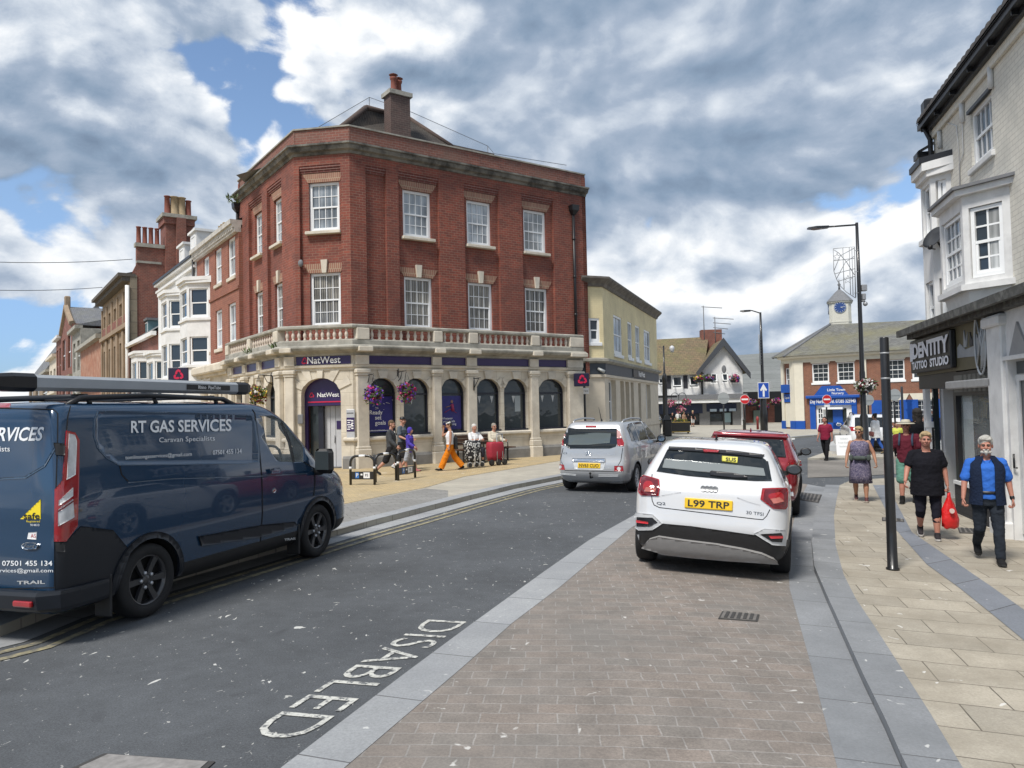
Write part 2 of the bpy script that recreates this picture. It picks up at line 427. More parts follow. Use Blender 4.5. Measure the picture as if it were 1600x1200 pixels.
# ================================================================ ground
def hz(x,y):
 """the street falls away to the right: steeper across the parking bay, gentler beyond"""
 sp=lambda q:(q+math.sqrt(q*q+.6))/2
 A=sp(x-0.2-0.17*y)
 return-(0.07*A-0.052*sp(A-2.5)-0.018*sp(A-12))
def sheet(name,poly,off,mt,step=.8,skirt=0.0,kind='structure',parent=None):
 """a ground sheet draped over the slope, off above the road"""
 P=[V((p[0],p[1]))for p in poly]
 if sum(a.x*b.y-b.x*a.y for a,b in zip(P,P[1:]+P[:1]))<0:P=P[::-1]
 pts=[]
 for a,b in zip(P,P[1:]+P[:1]):
  n=max(1,int((b-a).length/step))
  pts+=[a.lerp(b,i/n)for i in range(n)]
 nb=len(pts)
 def inside(q):
  c=False
  for a,b in zip(pts,pts[1:]+pts[:1]):
   if(a.y>q.y)!=(b.y>q.y)and q.x<(b.x-a.x)*(q.y-a.y)/(b.y-a.y)+a.x:c=not c
  return c
 x0,x1=min(p.x for p in P),max(p.x for p in P);y0,y1=min(p.y for p in P),max(p.y for p in P)
 inn=[]
 y=y0+step*.5
 while y<y1:
  st=step if y<40 else step*3
  x=x0+st*.5
  while x<x1:
   q=V((x,y))
   if inside(q):inn.append(q)
   x+=st
  y+=st
 vs,es,fs,_,_,_=delaunay_2d_cdt(pts+inn,[(i,(i+1)%nb)for i in range(nb)],[],1,1e-5)
 b=MB()
 tris=[]
 for f in fs:
  a,c,d=[vs[i]for i in f[:3]]
  if(c-a).x*(d-a).y-(c-a).y*(d-a).x<0:f=f[::-1]
  tris.append(tuple(f))
 b.add([(p.x,p.y,hz(p.x,p.y)+off)for p in vs],tris)
 if skirt:
  n=nb
  t=[(p.x,p.y,hz(p.x,p.y)+off)for p in pts];u=[(p.x,p.y,hz(p.x,p.y)+off-skirt)for p in pts]
  b.add(t+u,[(i,n+i,n+(i+1)%n,(i+1)%n)for i in range(n)])
 o=b.build(name,mt)
 if kind:o['kind']=kind
 return o
def pg(L,o=0.0):return[tuple(G(x,y,o).to_2d())for x,y in L]
def strip(left,right):return left+right[::-1]
def shift_line(L,d):
 P=[V(p)for p in L];out=[]
 for i,p in enumerate(P):
  t=(P[min(i+1,len(P)-1)]-P[max(i-1,0)]).normalized()
  out.append(tuple(p+V((t.y,-t.x))*d))
 return out
M_ASPH=None
def asphalt(name,c,speck=True):
 m,nt,b=_nt(name);N,L=nt.nodes,nt.links
 b.inputs['Roughness'].default_value=.85
 tc=N.new('ShaderNodeTexCoord')
 def nz(s,d,r=.6):
  n=N.new('ShaderNodeTexNoise');n.inputs['Scale'].default_value=s;n.inputs['Detail'].default_value=d;n.inputs['Roughness'].default_value=r
  L.new(tc.outputs['Object'],n.inputs['Vector']);return n.outputs['Fac']
 def mr(f,a,z,lo,hi):
  r=N.new('ShaderNodeMapRange');L.new(f,r.inputs[0]);r.inputs[1].default_value=a;r.inputs[2].default_value=z;r.inputs[3].default_value=lo;r.inputs[4].default_value=hi
  return r.outputs[0]
 fine,mid,big=nz(75,5,.9),nz(6,6,.7),nz(.5,6)
 f=N.new('ShaderNodeMath');f.operation='MULTIPLY';L.new(mr(fine,.3,.7,.42,1.66),f.inputs[0]);L.new(mr(mid,.3,.7,.86,1.14),f.inputs[1])
 g=N.new('ShaderNodeMath');g.operation='MULTIPLY';L.new(f.outputs[0],g.inputs[0]);L.new(mr(big,.3,.7,.74,1.24),g.inputs[1])
 s=N.new('ShaderNodeVectorMath');s.operation='SCALE';s.inputs[0].default_value=c;L.new(g.outputs[0],s.inputs[3])
 out=s.outputs[0]
 for scale,lo,hi,col,am in((6.0,.71,.725,(.60,.60,.57),.9),(13.0,.70,.715,(.5,.5,.47),.85),(2.2,.66,.74,(.035,.036,.04),.45),(27.0,.70,.72,(.40,.40,.38),.7)):
  if not speck:break
  mpn=N.new('ShaderNodeMapping');mpn.inputs['Scale'].default_value=(1.0,.62,1);mpn.inputs['Location'].default_value=(scale,3,0);L.new(tc.outputs['Object'],mpn.inputs['Vector'])
  n=N.new('ShaderNodeTexNoise');n.inputs['Scale'].default_value=scale;n.inputs['Detail'].default_value=3;n.inputs['Distortion'].default_value=.8
  L.new(mpn.outputs[0],n.inputs['Vector'])
  mx=N.new('ShaderNodeMix');mx.data_type='RGBA';L.new(mr(n.outputs['Fac'],lo,hi,0,am),mx.inputs[0]);L.new(out,mx.inputs[6]);mx.inputs[7].default_value=C4(col)
  out=mx.outputs[2]
 L.new(out,b.inputs['Base Color'])
 bp=N.new('ShaderNodeBump');bp.inputs['Strength'].default_value=.5;bp.inputs['Distance'].default_value=.008
 L.new(fine,bp.inputs['Height']);L.new(bp.outputs[0],b.inputs['Normal'])
 return m
M_ROAD=asphalt('road asphalt',(.078,.084,.091))
M_GRAN=brick('granite kerb slab',(.33,.34,.348),(.28,.29,.298),(.09,.09,.09),50,.9,.012,.10,.3,rot=rad(20),coords='OBJ',stain=(.2,.21,.23),stamt=.5,speck=(.6,.6,.58),spscale=9,grain=.22)
M_GRAN2=brick('granite channel slab',(.262,.272,.284),(.218,.228,.24),(.09,.09,.09),50,.9,.012,.14,.3,rot=rad(12),coords='OBJ',stain=(.15,.16,.17),stamt=.6,speck=(.6,.6,.58),spscale=9,grain=.22)
M_DARKG=brick('dark granite paving',(.20,.215,.245),(.17,.185,.21),(.07,.07,.07),50,.75,.014,.12,.3,rot=rad(-32),coords='OBJ',speck=(.6,.6,.58),spscale=8,grain=.2)
M_BAY=brick('worn block paving',(.235,.198,.17),(.20,.18,.16),(.29,.27,.25),.24,.15,.011,.32,.55,rot=rad(3),coords='OBJ',stain=(.17,.165,.155),stamt=.75,stscale=.45,speck=(.62,.61,.58),spscale=7,grain=.32,wob=2.6,wsc=6.0)
M_FLAG=brick('buff stone paving',(.41,.37,.30),(.335,.305,.25),(.11,.095,.075),.62,.42,.011,.16,.4,rot=rad(14),coords='OBJ',stain=(.25,.22,.17),stamt=.75,stscale=1.4,speck=(.7,.69,.66),spscale=7,sprange=(.71,.73),grain=.22,wob=2.0,wsc=2.5)
M_YEL=brick('buff block paving',(.50,.38,.20),(.42,.325,.18),(.24,.19,.13),.21,.105,.010,.2,.4,rot=rad(-20),coords='OBJ',stain=(.34,.29,.20),stamt=.6,stscale=.5,speck=(.7,.69,.66),spscale=5)
M_SETT=brick('grey block paving',(.27,.265,.25),(.23,.225,.21),(.13,.12,.11),.3,.2,.012,.2,.4,rot=rad(-20),coords='OBJ',stain=(.19,.185,.175),stamt=.6)
M_PALE=brick('pale stone paving',(.44,.41,.34),(.39,.36,.30),(.22,.2,.17),.6,.4,.01,.12,.3,rot=rad(-35),coords='OBJ',stain=(.30,.28,.24),stamt=.5)
def build_ground():
 # base road sheet, fine near the street, coarse to the horizon
 xs=[-900,-400,-200,-100,-60,-35]+[-20+i*.8 for i in range(66)]+[40,60,90,140,250,500,900]
 ys=[-60,-30,-12]+[-5+i*.8 for i in range(80)]+[66,75,90,120,180,300,600,1400]
 b=MB();n=len(xs)
 b.add([(x,y,hz(x,y))for y in ys for x in xs],[(j*n+i,j*n+i+1,(j+1)*n+i+1,(j+1)*n+i)for j in range(len(ys)-1)for i in range(n-1)])
 b.build('road',M_ROAD)['kind']='structure'
 # ---- left side: kerb line from near left round to the far right
 kerb=pg([(-1500,1330),(-700,1160),(0,996),(85,962),(526,837),(625,811),(725,784),(800,765),(870,751),(960,734),(1040,718),(1110,704),(1165,694),(1215,687),(1290,681),(1380,676.5),(1480,672)])
 back=[(90,140),(-150,140),(-150,kerb[0][1])]
 sheet('plaza_pavement',kerb+back,.10,M_PALE,1.0,.14)
 edge=shift_line(kerb,-.30)
 sheet('plaza_kerb',strip(shift_line(kerb,-.002),edge),.105,M_GRAN,.6,.12)
 sheet('gutter',strip(shift_line(kerb[:13],.36),shift_line(kerb[:13],.004)),.006,M_GRAN,.6)
 for d,nm in((.46,'yellow_line'),(.66,'yellow_line')):
  sheet(nm,strip(shift_line(kerb[:12],d+.085),shift_line(kerb[:12],d)),.007,mat('faded yellow paint',(.34,.30,.18),.8,.25,14,dirt=(.11,.112,.11),dscale=9,damt=.95,dlo=.40,dhi=.62),.6)
 yb=pg([(-900,1090),(0,905),(532,789),(600,775),(665,762),(725,745),(870,721),(940,709),(1000,699)],.1)
 sheet('buff_paving',yb+[(8,60),(-60,60),(-60,yb[0][1])],.106,M_YEL,1.0)
 sett=pg([(-900,1190),(0,960),(520,830),(700,781),(700,766.5),(665,763.5),(600,776),(532,790),(0,906),(-900,1091)],.1)
 sheet('sett_paving',sett,.104,M_SETT,.8)
 # ---- bay on the right
 bl=pg([(-200,1830),(150,1480),(300,1330),(441,1200),(632,1054),(737,976),(850,894),(920,845),(988,807),(1050,778),(1120,755),(1180,741)])
 br=pg([(100,1640),(330,1400),(420,1312),(540,1200),(725,1042),(800,975),(875,918),(988,824),(1060,790),(1130,763),(1190,747)])
 cl=pg([(1530,2100),(1430,1700),(1360,1400),(1306,1192),(1268,1043),(1233.6,920),(1232,880),(1234,850),(1240,815),(1250,780),(1262,757)])
 dk=pg([(1850,2100),(1700,1800),(1560,1520),(1450,1290),(1406,1196),(1383,1142),(1348.6,1069.5),(1318,1000),(1291,939),(1272,893),(1268,851),(1272,813),(1285,778),(1290,762)])
 kr=pg([(2200,2100),(2000,1850),(1750,1540),(1580,1310),(1502,1196),(1452,1112),(1410,1046.5),(1368,981),(1337,935),(1318,897),(1305.5,851),(1303,805),(1308,776),(1312,758)],.07)
 sheet('parking_bay',strip(br,cl),.005,M_BAY,.6)
 sheet('bay_edging',strip(bl,br),.008,M_GRAN,.6)
 sheet('channel',strip(cl,dk),.007,M_GRAN2,.5)
 sheet('bay_kerb',strip(shift_line(dk,.004),kr),.072,M_GRAN2,.5,.10)
 far=pg([(1262,748),(1262,748)])
 pave=kr+pg([(1330,750),(1400,746),(1480,741),(1600,741),(1900,760)],.07)+[(30,12),(30,-6),(kr[0][0]+.05,-6)]
 sheet('right_pavement',pave,.068,M_FLAG,.6,.10)
 sl_,sr_=pg([(1364,758),(1400,828),(1448,882),(1498,918),(1548,958),(1599.5,1000.5),(1750,1120),(2000,1330)],.07),pg([(1386,758),(1425,832),(1486.5,874),(1548,916),(1599.5,952.6),(1750,1055),(2000,1230)],.07)
 sheet('grey_stripe',strip(sl_,sr_),.0735,M_DARKG,.5)
 # crossing strip, then a paved island with the advertising board, then the far road
 M_CROSS=asphalt('brown asphalt',(.185,.17,.15),False)
 sheet('crossing',pg([(1262,747),(1330,745),(1400,741),(1480,737),(1640,735),(1640,716),(1480,716),(1262,720)]),.012,M_CROSS,.8)
 sheet('island_pavement',pg([(1262,719),(1330,694),(1400,690),(1480,688),(1640,686),(1640,715),(1480,715.5)]),.07,M_PALE,.8,.08)
 # markings
 st=[((668,969),(728,972.5)),((525,1059),(603.6,1065)),((438,1114),(522,1120.6))]
 o=G(668,969).to_2d();base=(G(438,1114).to_2d()-o)/.862;upv=V((0,0))
 for q,r in st:upv+=(G(*r)-G(*q)).to_2d()/3
 vs,fs=text_mesh('DISABLED',1.0,'LEFT',-.006,1.0)
 x0,x1=min(p[0]for p in vs),max(p[0]for p in vs);y0,y1=min(p[1]for p in vs),max(p[1]for p in vs)
 W=[o+base*((p[0]-x0)/(x1-x0))+upv*((p[1]-y0)/(y1-y0))for p in vs]
 b=MB();b.add([(p.x,p.y,hz(p.x,p.y)+.006)for p in W],[f if True else f for f in fs])
 b.build('disabled_marking',mat('worn white road paint',(.52,.52,.48),.8,.3,25,dirt=(.10,.106,.114),dscale=20,damt=.95,dlo=.50,dhi=.60))['kind']='structure'
 wp=mat('white road paint',(.6,.6,.58),.7,.2,20)
 sheet('lane_line',pg([(1213,687.5),(1242,684.5),(1242,687),(1213,690)]),.014,wp,1)
build_ground()
def cover(name,pts,label,mt,off=.016,bars=0,rim=None):
 P=pg(pts,off);c=V((sum(p[0]for p in P)/4,sum(p[1]for p in P)/4))
 o=thing(name,(c.x,c.y,hz(*c)),label,name.split('_')[-1])
 b=MB();b.slab([V(p)+(V(p)-c)*.08 for p in P],0,0);b.v=[];b.f=[];b.mi=[];b.sm=[];b.uv=[]
 def sl(q,z0,z1,m):
  n=len(q);vs=[(p[0],p[1],hz(p[0],p[1])+z0)for p in q]+[(p[0],p[1],hz(p[0],p[1])+z1)for p in q]
  fs=[tuple(range(n,2*n))]+[(i,(i+1)%n,n+(i+1)%n,n+i)for i in range(n)]
  if sum(a[0]*b_[1]-b_[0]*a[1]for a,b_ in zip(q,q[1:]+q[:1]))<0:fs=[f[::-1]for f in fs]
  b.add(vs,fs,m,False)
 sl([tuple(c+(V(p)-c)*1.06)for p in P],-.02,off,1)
 sl([tuple(c+(V(p)-c)*.95)for p in P],-.01,off+.004,0)
 for i in range(bars):
  a=(i+.5)/bars;e=.28/bars
  q0=[V(P[0]).lerp(V(P[1]),a-e),V(P[0]).lerp(V(P[1]),a+e),V(P[3]).lerp(V(P[2]),a+e),V(P[3]).lerp(V(P[2]),a-e)]
  sl([tuple(c+(p-c)*.85)for p in q0],0,off+.009,1)
 b.build('cover_plate',[mt,mat('iron slot',(.05,.048,.046),.8,.2)],o)
IRON=mat('weathered iron',(.15,.14,.13),.7,.3,15)
cover('inspection_cover',[(118,1200),(166,1178),(330,1190),(290,1225)],'flat concrete-filled manhole cover set in the asphalt at the near left',mat('cover concrete',(.24,.23,.22),.8,.3,18),.008)
cover('drain_grate',[(1130,955),(1185,960),(1182,970),(1124,966)],'small worn iron grate set in the block paving behind the white parked car',IRON,.012,5)
cover('gully_grate',[(1243,768),(1283,773),(1278,785),(1240,779)],'iron gully grate in the granite channel beside the red car front wheel',IRON,.013,6)
cover('utility_cover',[(1497,824),(1522,826),(1530,833),(1500,832)],'dark metal utility cover in the paving under the red carrier bag',IRON,.08,3)
cover('access_cover',[(1379,808),(1411,811),(1412,815),(1379,813)],'dark metal access cover set across the grey stripe beside the black post',IRON,.08,3)
# ================================================================ shared building parts
M_BRICK=brick('red brick',(.27,.070,.044),(.175,.052,.038),(.27,.165,.12),.225,.086,.014,.25,.6,stain=(.11,.045,.038),stamt=.6,stscale=.6,grain=.12)
M_BRICK2=brick('dark red brick',(.20,.062,.048),(.15,.05,.042),(.26,.18,.15),.225,.086,.014,.25,.5)
M_RUB=brick('rubbed brick arch',(.30,.15,.10),(.25,.11,.08),(.42,.34,.24),.07,.3,.016,.2,.5)
M_STONE=mat('weathered limestone',(.63,.575,.48),.85,.12,3,.25,dirt=(.33,.29,.235),dscale=1.6,damt=.55)
M_GREYST=mat('grey weathered stone',(.36,.345,.30),.9,.2,3,.35,dirt=(.14,.135,.115),dscale=2.2,damt=.8)
M_PLINTH=mat('grey plinth stone',(.215,.21,.20),.9,.2,3,.3,dirt=(.12,.12,.115),dscale=2,damt=.6)
M_PURPLE=mat('purple sign panel',(.030,.014,.085),.35,.06,3)
M_NAVY=mat('dark navy frame',(.012,.014,.026),.4,.1)
M_LETTER=mat('white lettering',(.85,.85,.85),.5,.02)
M_PINK=mat('crimson emblem',(.52,.012,.06),.45,.05)
M_TILE=brick('brown roof tile',(.060,.048,.041),(.044,.038,.034),(.02,.018,.017),.17,.11,.018,.35,.8,stain=(.14,.12,.09),stamt=.4)
M_SLATE=brick('grey roof slate',(.17,.175,.19),(.13,.135,.15),(.06,.06,.065),.3,.2,.014,.3,.6,stain=(.2,.2,.16),stamt=.5)
M_POT=mat('terracotta pot',(.20,.065,.045),.85,.2,8)
M_LEAD=mat('lead flashing',(.16,.165,.175),.7,.15)
def curtain_mat(name,c0,c1,freq,dark=.0):
 m,nt,b=_nt(name);N,L=nt.nodes,nt.links
 tc=N.new('ShaderNodeTexCoord');wv=N.new('ShaderNodeTexWave');wv.inputs['Scale'].default_value=freq;wv.inputs['Distortion'].default_value=1.2;wv.inputs['Detail'].default_value=2
 L.new(tc.outputs['UV'],wv.inputs['Vector'])
 n=N.new('ShaderNodeTexNoise');n.inputs['Scale'].default_value=.9;L.new(tc.outputs['Object'],n.inputs['Vector'])
 mx=N.new('ShaderNodeMix');mx.data_type='RGBA';L.new(wv.outputs['Fac'],mx.inputs[0]);mx.inputs[6].default_value=C4(c0);mx.inputs[7].default_value=C4(c1)
 r=N.new('ShaderNodeMapRange');r.inputs[1].default_value=.38;r.inputs[2].default_value=.62;r.inputs[3].default_value=.45;r.inputs[4].default_value=1.15;L.new(n.outputs['Fac'],r.inputs[0])
 s=N.new('ShaderNodeVectorMath');s.operation='SCALE';L.new(mx.outputs[2],s.inputs[0]);L.new(r.outputs[0],s.inputs[3])
 L.new(s.outputs[0],b.inputs['Base Color']);b.inputs['Roughness'].default_value=.06;b.inputs['Specular IOR Level'].default_value=.55
 return m
P_NET=curtain_mat('net curtain and sky pane',(.34,.38,.42),(.46,.50,.53),1.3)  # pale blue-grey holds the net curtain and a painted-in sky reflection
P_CURT=curtain_mat('curtained pane',(.05,.05,.05),(.30,.29,.26),3.2)
P_NETS=[P_NET,curtain_mat('grey net pane',(.22,.26,.30),(.36,.40,.44),1.7),curtain_mat('pale blind pane',(.42,.46,.48),(.52,.55,.57),.6)]
P_CURTS=[P_CURT,curtain_mat('drawn curtain pane',(.03,.03,.032),(.20,.19,.17),2.2),curtain_mat('cream curtain pane',(.09,.085,.08),(.36,.34,.29),4.0)]
P_DARK=PANE
P_SHOP=glass('shop glass',(.035,.045,.05),.03)
def win(parent,L,x0,x1,z0,z1,y=.10,cols=4,rows=2,fw=.09,pane=None,sash=True,bars=.022,frame=UPVC,off=0.0,M=None,name='window',sill=None,sillm=None,dep=.07):
 """a sash window: frame mesh with a pane below it; y = set-back of the frame's face"""
 M=M or L.mat(0,off);b=MB(M)
 b.box(x0,x0+fw,y,y+dep,z0,z1);b.box(x1-fw,x1,y,y+dep,z0,z1)
 b.box(x0+fw,x1-fw,y,y+dep,z0,z0+fw*1.1);b.box(x0+fw,x1-fw,y,y+dep,z1-fw,z1)
 a0,a1,c0,c1=x0+fw,x1-fw,z0+fw*1.1,z1-fw;zm=(c0+c1)/2
 if sash:
  b.box(a0,a1,y+.012,y+dep,zm-.025,zm+.025)
  sa=.035
  b.box(a0,a0+sa,y+.02,y+dep,c0,zm-.025);b.box(a1-sa,a1,y+.02,y+dep,c0,zm-.025)
  b.box(a0+sa,a1-sa,y+.02,y+dep,c0,c0+.05)
 for i in range(1,cols):
  x=a0+(a1-a0)*i/cols;b.box(x-bars/2,x+bars/2,y+.03,y+dep-.002,c0,c1)
 segs=[(c0,zm),(zm,c1)]if sash else[(c0,c1)]
 for s0,s1 in segs:
  for j in range(1,rows):
   z=s0+(s1-s0)*j/rows;b.box(a0,a1,y+.032,y+dep-.004,z-bars/2,z+bars/2)
 o=b.build(name,frame,parent)
 p=MB(M);p.box(x0+fw*.5,x1-fw*.5,y+dep-.02,y+dep+.02,z0+fw*.5,z1-fw*.5)
 pp=p.build('pane',pane or PANE,parent);pp.parent=o
 if sill:
  q=MB(M);q.bbox(x0-.08,x1+.08,-.06,y+.03,z0-sill,z0,.012);s_=q.build('sill',sillm or M_STONE,parent);s_.parent=o
 return o
def arch_poly(x0,x1,z0,zs,rise,n=12):
 cx,r=(x0+x1)/2,(x1-x0)/2
 return[(x0,z0),(x1,z0)]+[(cx+r*math.cos(math.pi*i/n),zs+rise*math.sin(math.pi*i/n))for i in range(n+1)]
def chevron_logo(b,cx,cz,r,y,m):
 """the three-armed interlocking emblem"""
 for k in range(3):
  a=math.pi/2+k*2*math.pi/3
  d=V((math.cos(a),math.sin(a)));t=V((-d.y,d.x))
  P=[d*.05+t*.42,d*.28+t*.62,d*.70+t*.44,d*.98+t*.06,d*.80-t*.34,d*.44-t*.40,d*.42-t*.10,d*.62-t*.02,d*.52+t*.16,d*.28+t*.2]
  b.prism([(cx+p.x*r,cz+p.y*r)for p in P],y-.008,y,m)
def sweep_band(b,lines,prof,m=None):
 """profile [(out, z)] swept along a chain of Lines given as [(Line, u0, u1)], mitred at the joints"""
 pts=[lines[0][0].a+lines[0][0].d*lines[0][1]]+[L.a+L.d*u1 for L,u0,u1 in lines]
 ns=[L.n for L,_,_ in lines];rings=[]
 for i,p in enumerate(pts):
  if i==0:n=ns[0]
  elif i==len(pts)-1:n=ns[-1]
  else:
   n=(ns[i-1]+ns[i]);n=n/(n.length_squared/2)
  rings.append([(p.x+n.x*o,p.y+n.y*o,z)for o,z in prof])
 b.loft(rings,True,True,m,False)
# ================================================================ the corner bank
_b6=G(650,726,.1)
_d=V((1679,1185)).normalized()
_t=Line(_b6,_d);_c1=_t.a+_t.d*_t.u(553,700)
_cd=V((math.cos(rad(9.8)),-math.sin(rad(9.8))))
LR=Line(_c1,_d);CW=2.3;_c0=_c1-_cd*CW
LC=Line(_c0,_cd);LL=Line(_c0,(.5767,-.817))
UR,UL=9.45,-6.3 # ends of the right and left fronts
BO=-.45 # brick storeys stand back from the stone ground floor
LRb,LLb=LR.shifted(BO),LL.shifted(BO)
def _isect(A,B):
 n=V((B.d.y,-B.d.x));t=n.dot(B.a-A.a)/n.dot(A.d);return A.a+A.d*t
LCb0=LC.shifted(BO)
_k1,_k0=_isect(LCb0,LRb),_isect(LCb0,LLb)
LCb=Line(_k0,_cd);CWb=(_k1-_k0).length
LRb=Line(_k1,_d);LLb=Line(_k0,LL.d)
bank=thing('corner_bank',(_c1.x,_c1.y,.1),'three-storey red brick bank on the street corner with stone ground floor and balustrade','building')
def build_bank():
 Z0=.0
 # ---------- stone ground floor
 cols={'a':(575,621),'b':(631,672),'c':(688,728),'d':(743,783),'e':(788,825),'f':(840.5,884)}
 W={k:(LR.u(p,640),LR.u(q,640))for k,(p,q)in cols.items()}
 zs,rise,zsill,ztop=2.48,.50,1.10,3.4
 b=MB(LR.mat())
 holes=[arch_poly(x0,x1,zsill,zs,rise)for x0,x1 in W.values()]
 b.wall([(0,Z0),(UR,Z0),(UR,ztop),(0,ztop)],holes,.30)
 b.box(UR-.02,UR,.3,6,Z0,4.0)
 b.at(LL.mat())
 lw=[(-5.6,-4.5),(-3.9,-2.8),(-2.0,-.9)]
 b.wall([(UL,Z0),(0,Z0),(0,ztop),(UL,ztop)],[arch_poly(x0,x1,zsill,zs,rise)for x0,x1 in lw],.30)
 b.at(LC.mat())
 dx0,dx1=LC.u(471,660),LC.u(533,660)
 b.wall([(0,Z0),(CW,Z0),(CW,ztop),(0,ztop)],[arch_poly(dx0,dx1,Z0+.02,2.45,.55,16)],.42)
 wall=b.build('stone_front',brick('ashlar limestone',(.66,.605,.50),(.62,.56,.46),(.42,.37,.29),1.1,.42,.012,.1,.3,stain=(.36,.31,.24),stamt=.6,stscale=1.1),bank)
 chain=lambda o:[(LL,UL,0),(LC,0,CW),(LR,0,UR)]
 # plinth, base course, architrave, cornice
 b=MB();
 sweep_band(b,[(LL,UL,0),(LC,0,.32)],[(-.01,0),(.10,0),(.10,.42),(.05,.50),(-.01,.50)])
 sweep_band(b,[(LC,CW-.34,CW),(LR,0,UR)],[(-.01,0),(.10,0),(.10,.42),(.05,.50),(-.01,.50)])
 b.build('plinth',M_PLINTH,bank)
 b=MB();pr=[(-.005,.96),(.06,.96),(.10,1.0),(.10,1.06),(.03,1.10),(-.005,1.10)]
 sweep_band(b,[(LL,UL,0),(LC,0,.30)],pr);sweep_band(b,[(LC,CW-.32,CW),(LR,0,UR)],pr)
 b.build('sill_course',M_STONE,bank)
 b=MB();sweep_band(b,chain(0),[(-.3,3.24),(.04,3.24),(.04,3.29),(.10,3.33),(.12,3.40),(-.3,3.40)])
 sweep_band(b,chain(0),[(-.45,3.40),(.02,3.40),(.02,3.70),(-.45,3.70)])
 b.build('frieze',M_STONE,bank)
 b=MB();sweep_band(b,chain(0),[(-.5,3.70),(.08,3.70),(.10,3.76),(.20,3.80),(.34,3.86),(.38,3.93),(.38,3.97),(.30,4.02),(-.5,4.05)])
 b.build('cornice',M_GREYST,bank)
 # pilasters with base, cap and frieze block
 pils=[(LR,LR.u(556,640),LR.u(574,640)),(LR,LR.u(675,640),LR.u(687.5,640)),(LR,LR.u(728.5,640),LR.u(742.5,640)),(LR,LR.u(827,640),LR.u(839,640)),(LR,LR.u(886,640),UR-.02),
   (LC,.06,.36),(LL,-.55,-.12),(LL,-2.55,-2.25),(LL,-4.3,-4.0),(LL,UL+.05,UL+.5)]
 for L,x0,x1 in pils:
  b=MB(L.mat())
  b.bbox(x0,x1,-.16,0,.5,3.05,.02)
  b.bbox(x0-.05,x1+.05,-.22,0,.5,.72,.03);b.bbox(x0-.03,x1+.03,-.19,0,.72,.80,.02)
  b.bbox(x0-.07,x1+.07,-.25,0,0,.5,.03)
  b.bbox(x0-.03,x1+.03,-.19,0,3.05,3.12,.015);b.bbox(x0-.06,x1+.06,-.22,0,3.12,3.26,.03)
  b.box(x0-.02,x1+.02,-.15,0,3.405,3.695)
  b.bbox(x0-.05,x1+.05,-.43,-.05,3.80,3.955,.02)
  b.build('pilaster',M_STONE,bank)
 # fascia panels
 def fascia(L,x0,x1,m=M_PURPLE):
  b=MB(L.mat());b.box(x0,x1,-.06,-.02,3.43,3.685);return b.build('fascia_panel',m,bank)
 pr_=[p for p in pils if p[0]is LR]
 for(L,a0,a1),(_,c0,c1)in zip(pr_,pr_[1:]):fascia(LR,a1+.03,c0-.03)
 pl_=sorted([p for p in pils if p[0]is LL],key=lambda p:p[1])
 for(L,a0,a1),(_,c0,c1)in zip(pl_,pl_[1:]):fascia(LL,a1+.03,c0-.03)
 f=fascia(LC,.42,CW-.05)
 b=MB(LC.mat());b.text('NatWest',1.36,3.555,.30,-.06,.03,'CENTER',.014,1,1.0);chevron_logo(b,.72,3.55,.13,-.066,0)
 s=b.build('sign_lettering',[M_PINK,M_LETTER],bank);s.parent=f
 # keystones and voussoirs
 def voussoirs(L,x0,x1,zs,rise,n,t,outx):
  b=MB(L.mat());cx,r=(x0+x1)/2,(x1-x0)/2
  for k in range(n):
   a0,a1=math.pi*(.10+.8*k/n),math.pi*(.10+.8*(k+1)/n)
   if k%2==1 and k!=n//2:continue
   e=.012;pr=.035 if k!=n//2 else .07
   I0,I1=(cx+(r)*math.cos(a0+e),zs+rise*math.sin(a0+e)),(cx+r*math.cos(a1-e),zs+rise*math.sin(a1-e))
   R0=min(outx,(3.23-zs)/max(.05,math.sin(a0)));R1=min(outx,(3.23-zs)/max(.05,math.sin(a1)))
   O0,O1=(cx+R0*math.cos(a0+e),zs+R0*math.sin(a0+e)),(cx+R1*math.cos(a1-e),zs+R1*math.sin(a1-e))
   b.prism([I0,O0,O1,I1],-pr,.02)
  return b.build('voussoirs',M_STONE,bank)
 for x0,x1 in W.values():voussoirs(LR,x0,x1,zs,rise,5,.3,(x1-x0)/2+.24)
 for x0,x1 in lw:voussoirs(LL,x0,x1,zs,rise,5,.3,(x1-x0)/2+.24)
 voussoirs(LC,dx0,dx1,2.45,.55,9,.3,(dx1-dx0)/2+.42)
 # arched shop windows
 def arch_window(L,x0,x1,poster=None,pens=(),words=None,paper=None):
  P=arch_poly(x0,x1,zsill,zs,rise);cx=(x0+x1)/2;r=(x1-x0)/2;fr=.06
  I=arch_poly(x0+fr,x1-fr,zsill+fr,zs,rise-fr)
  b=MB(L.mat());b.wall(P,[I],.08,y=.16)
  b.box(x0+fr,x1-fr,.155,.23,zs-.06,zs+.0)
  b.box(x0-.02,x1+.02,.0,.17,zsill,zsill+.06)
  o=b.build('window',M_NAVY,bank)
  g=MB(L.mat());g.prism(arch_poly(x0+.02,x1-.02,zsill+.02,zs,rise-.02),.21,.235);p=g.build('pane',P_SHOP,bank);p.parent=o
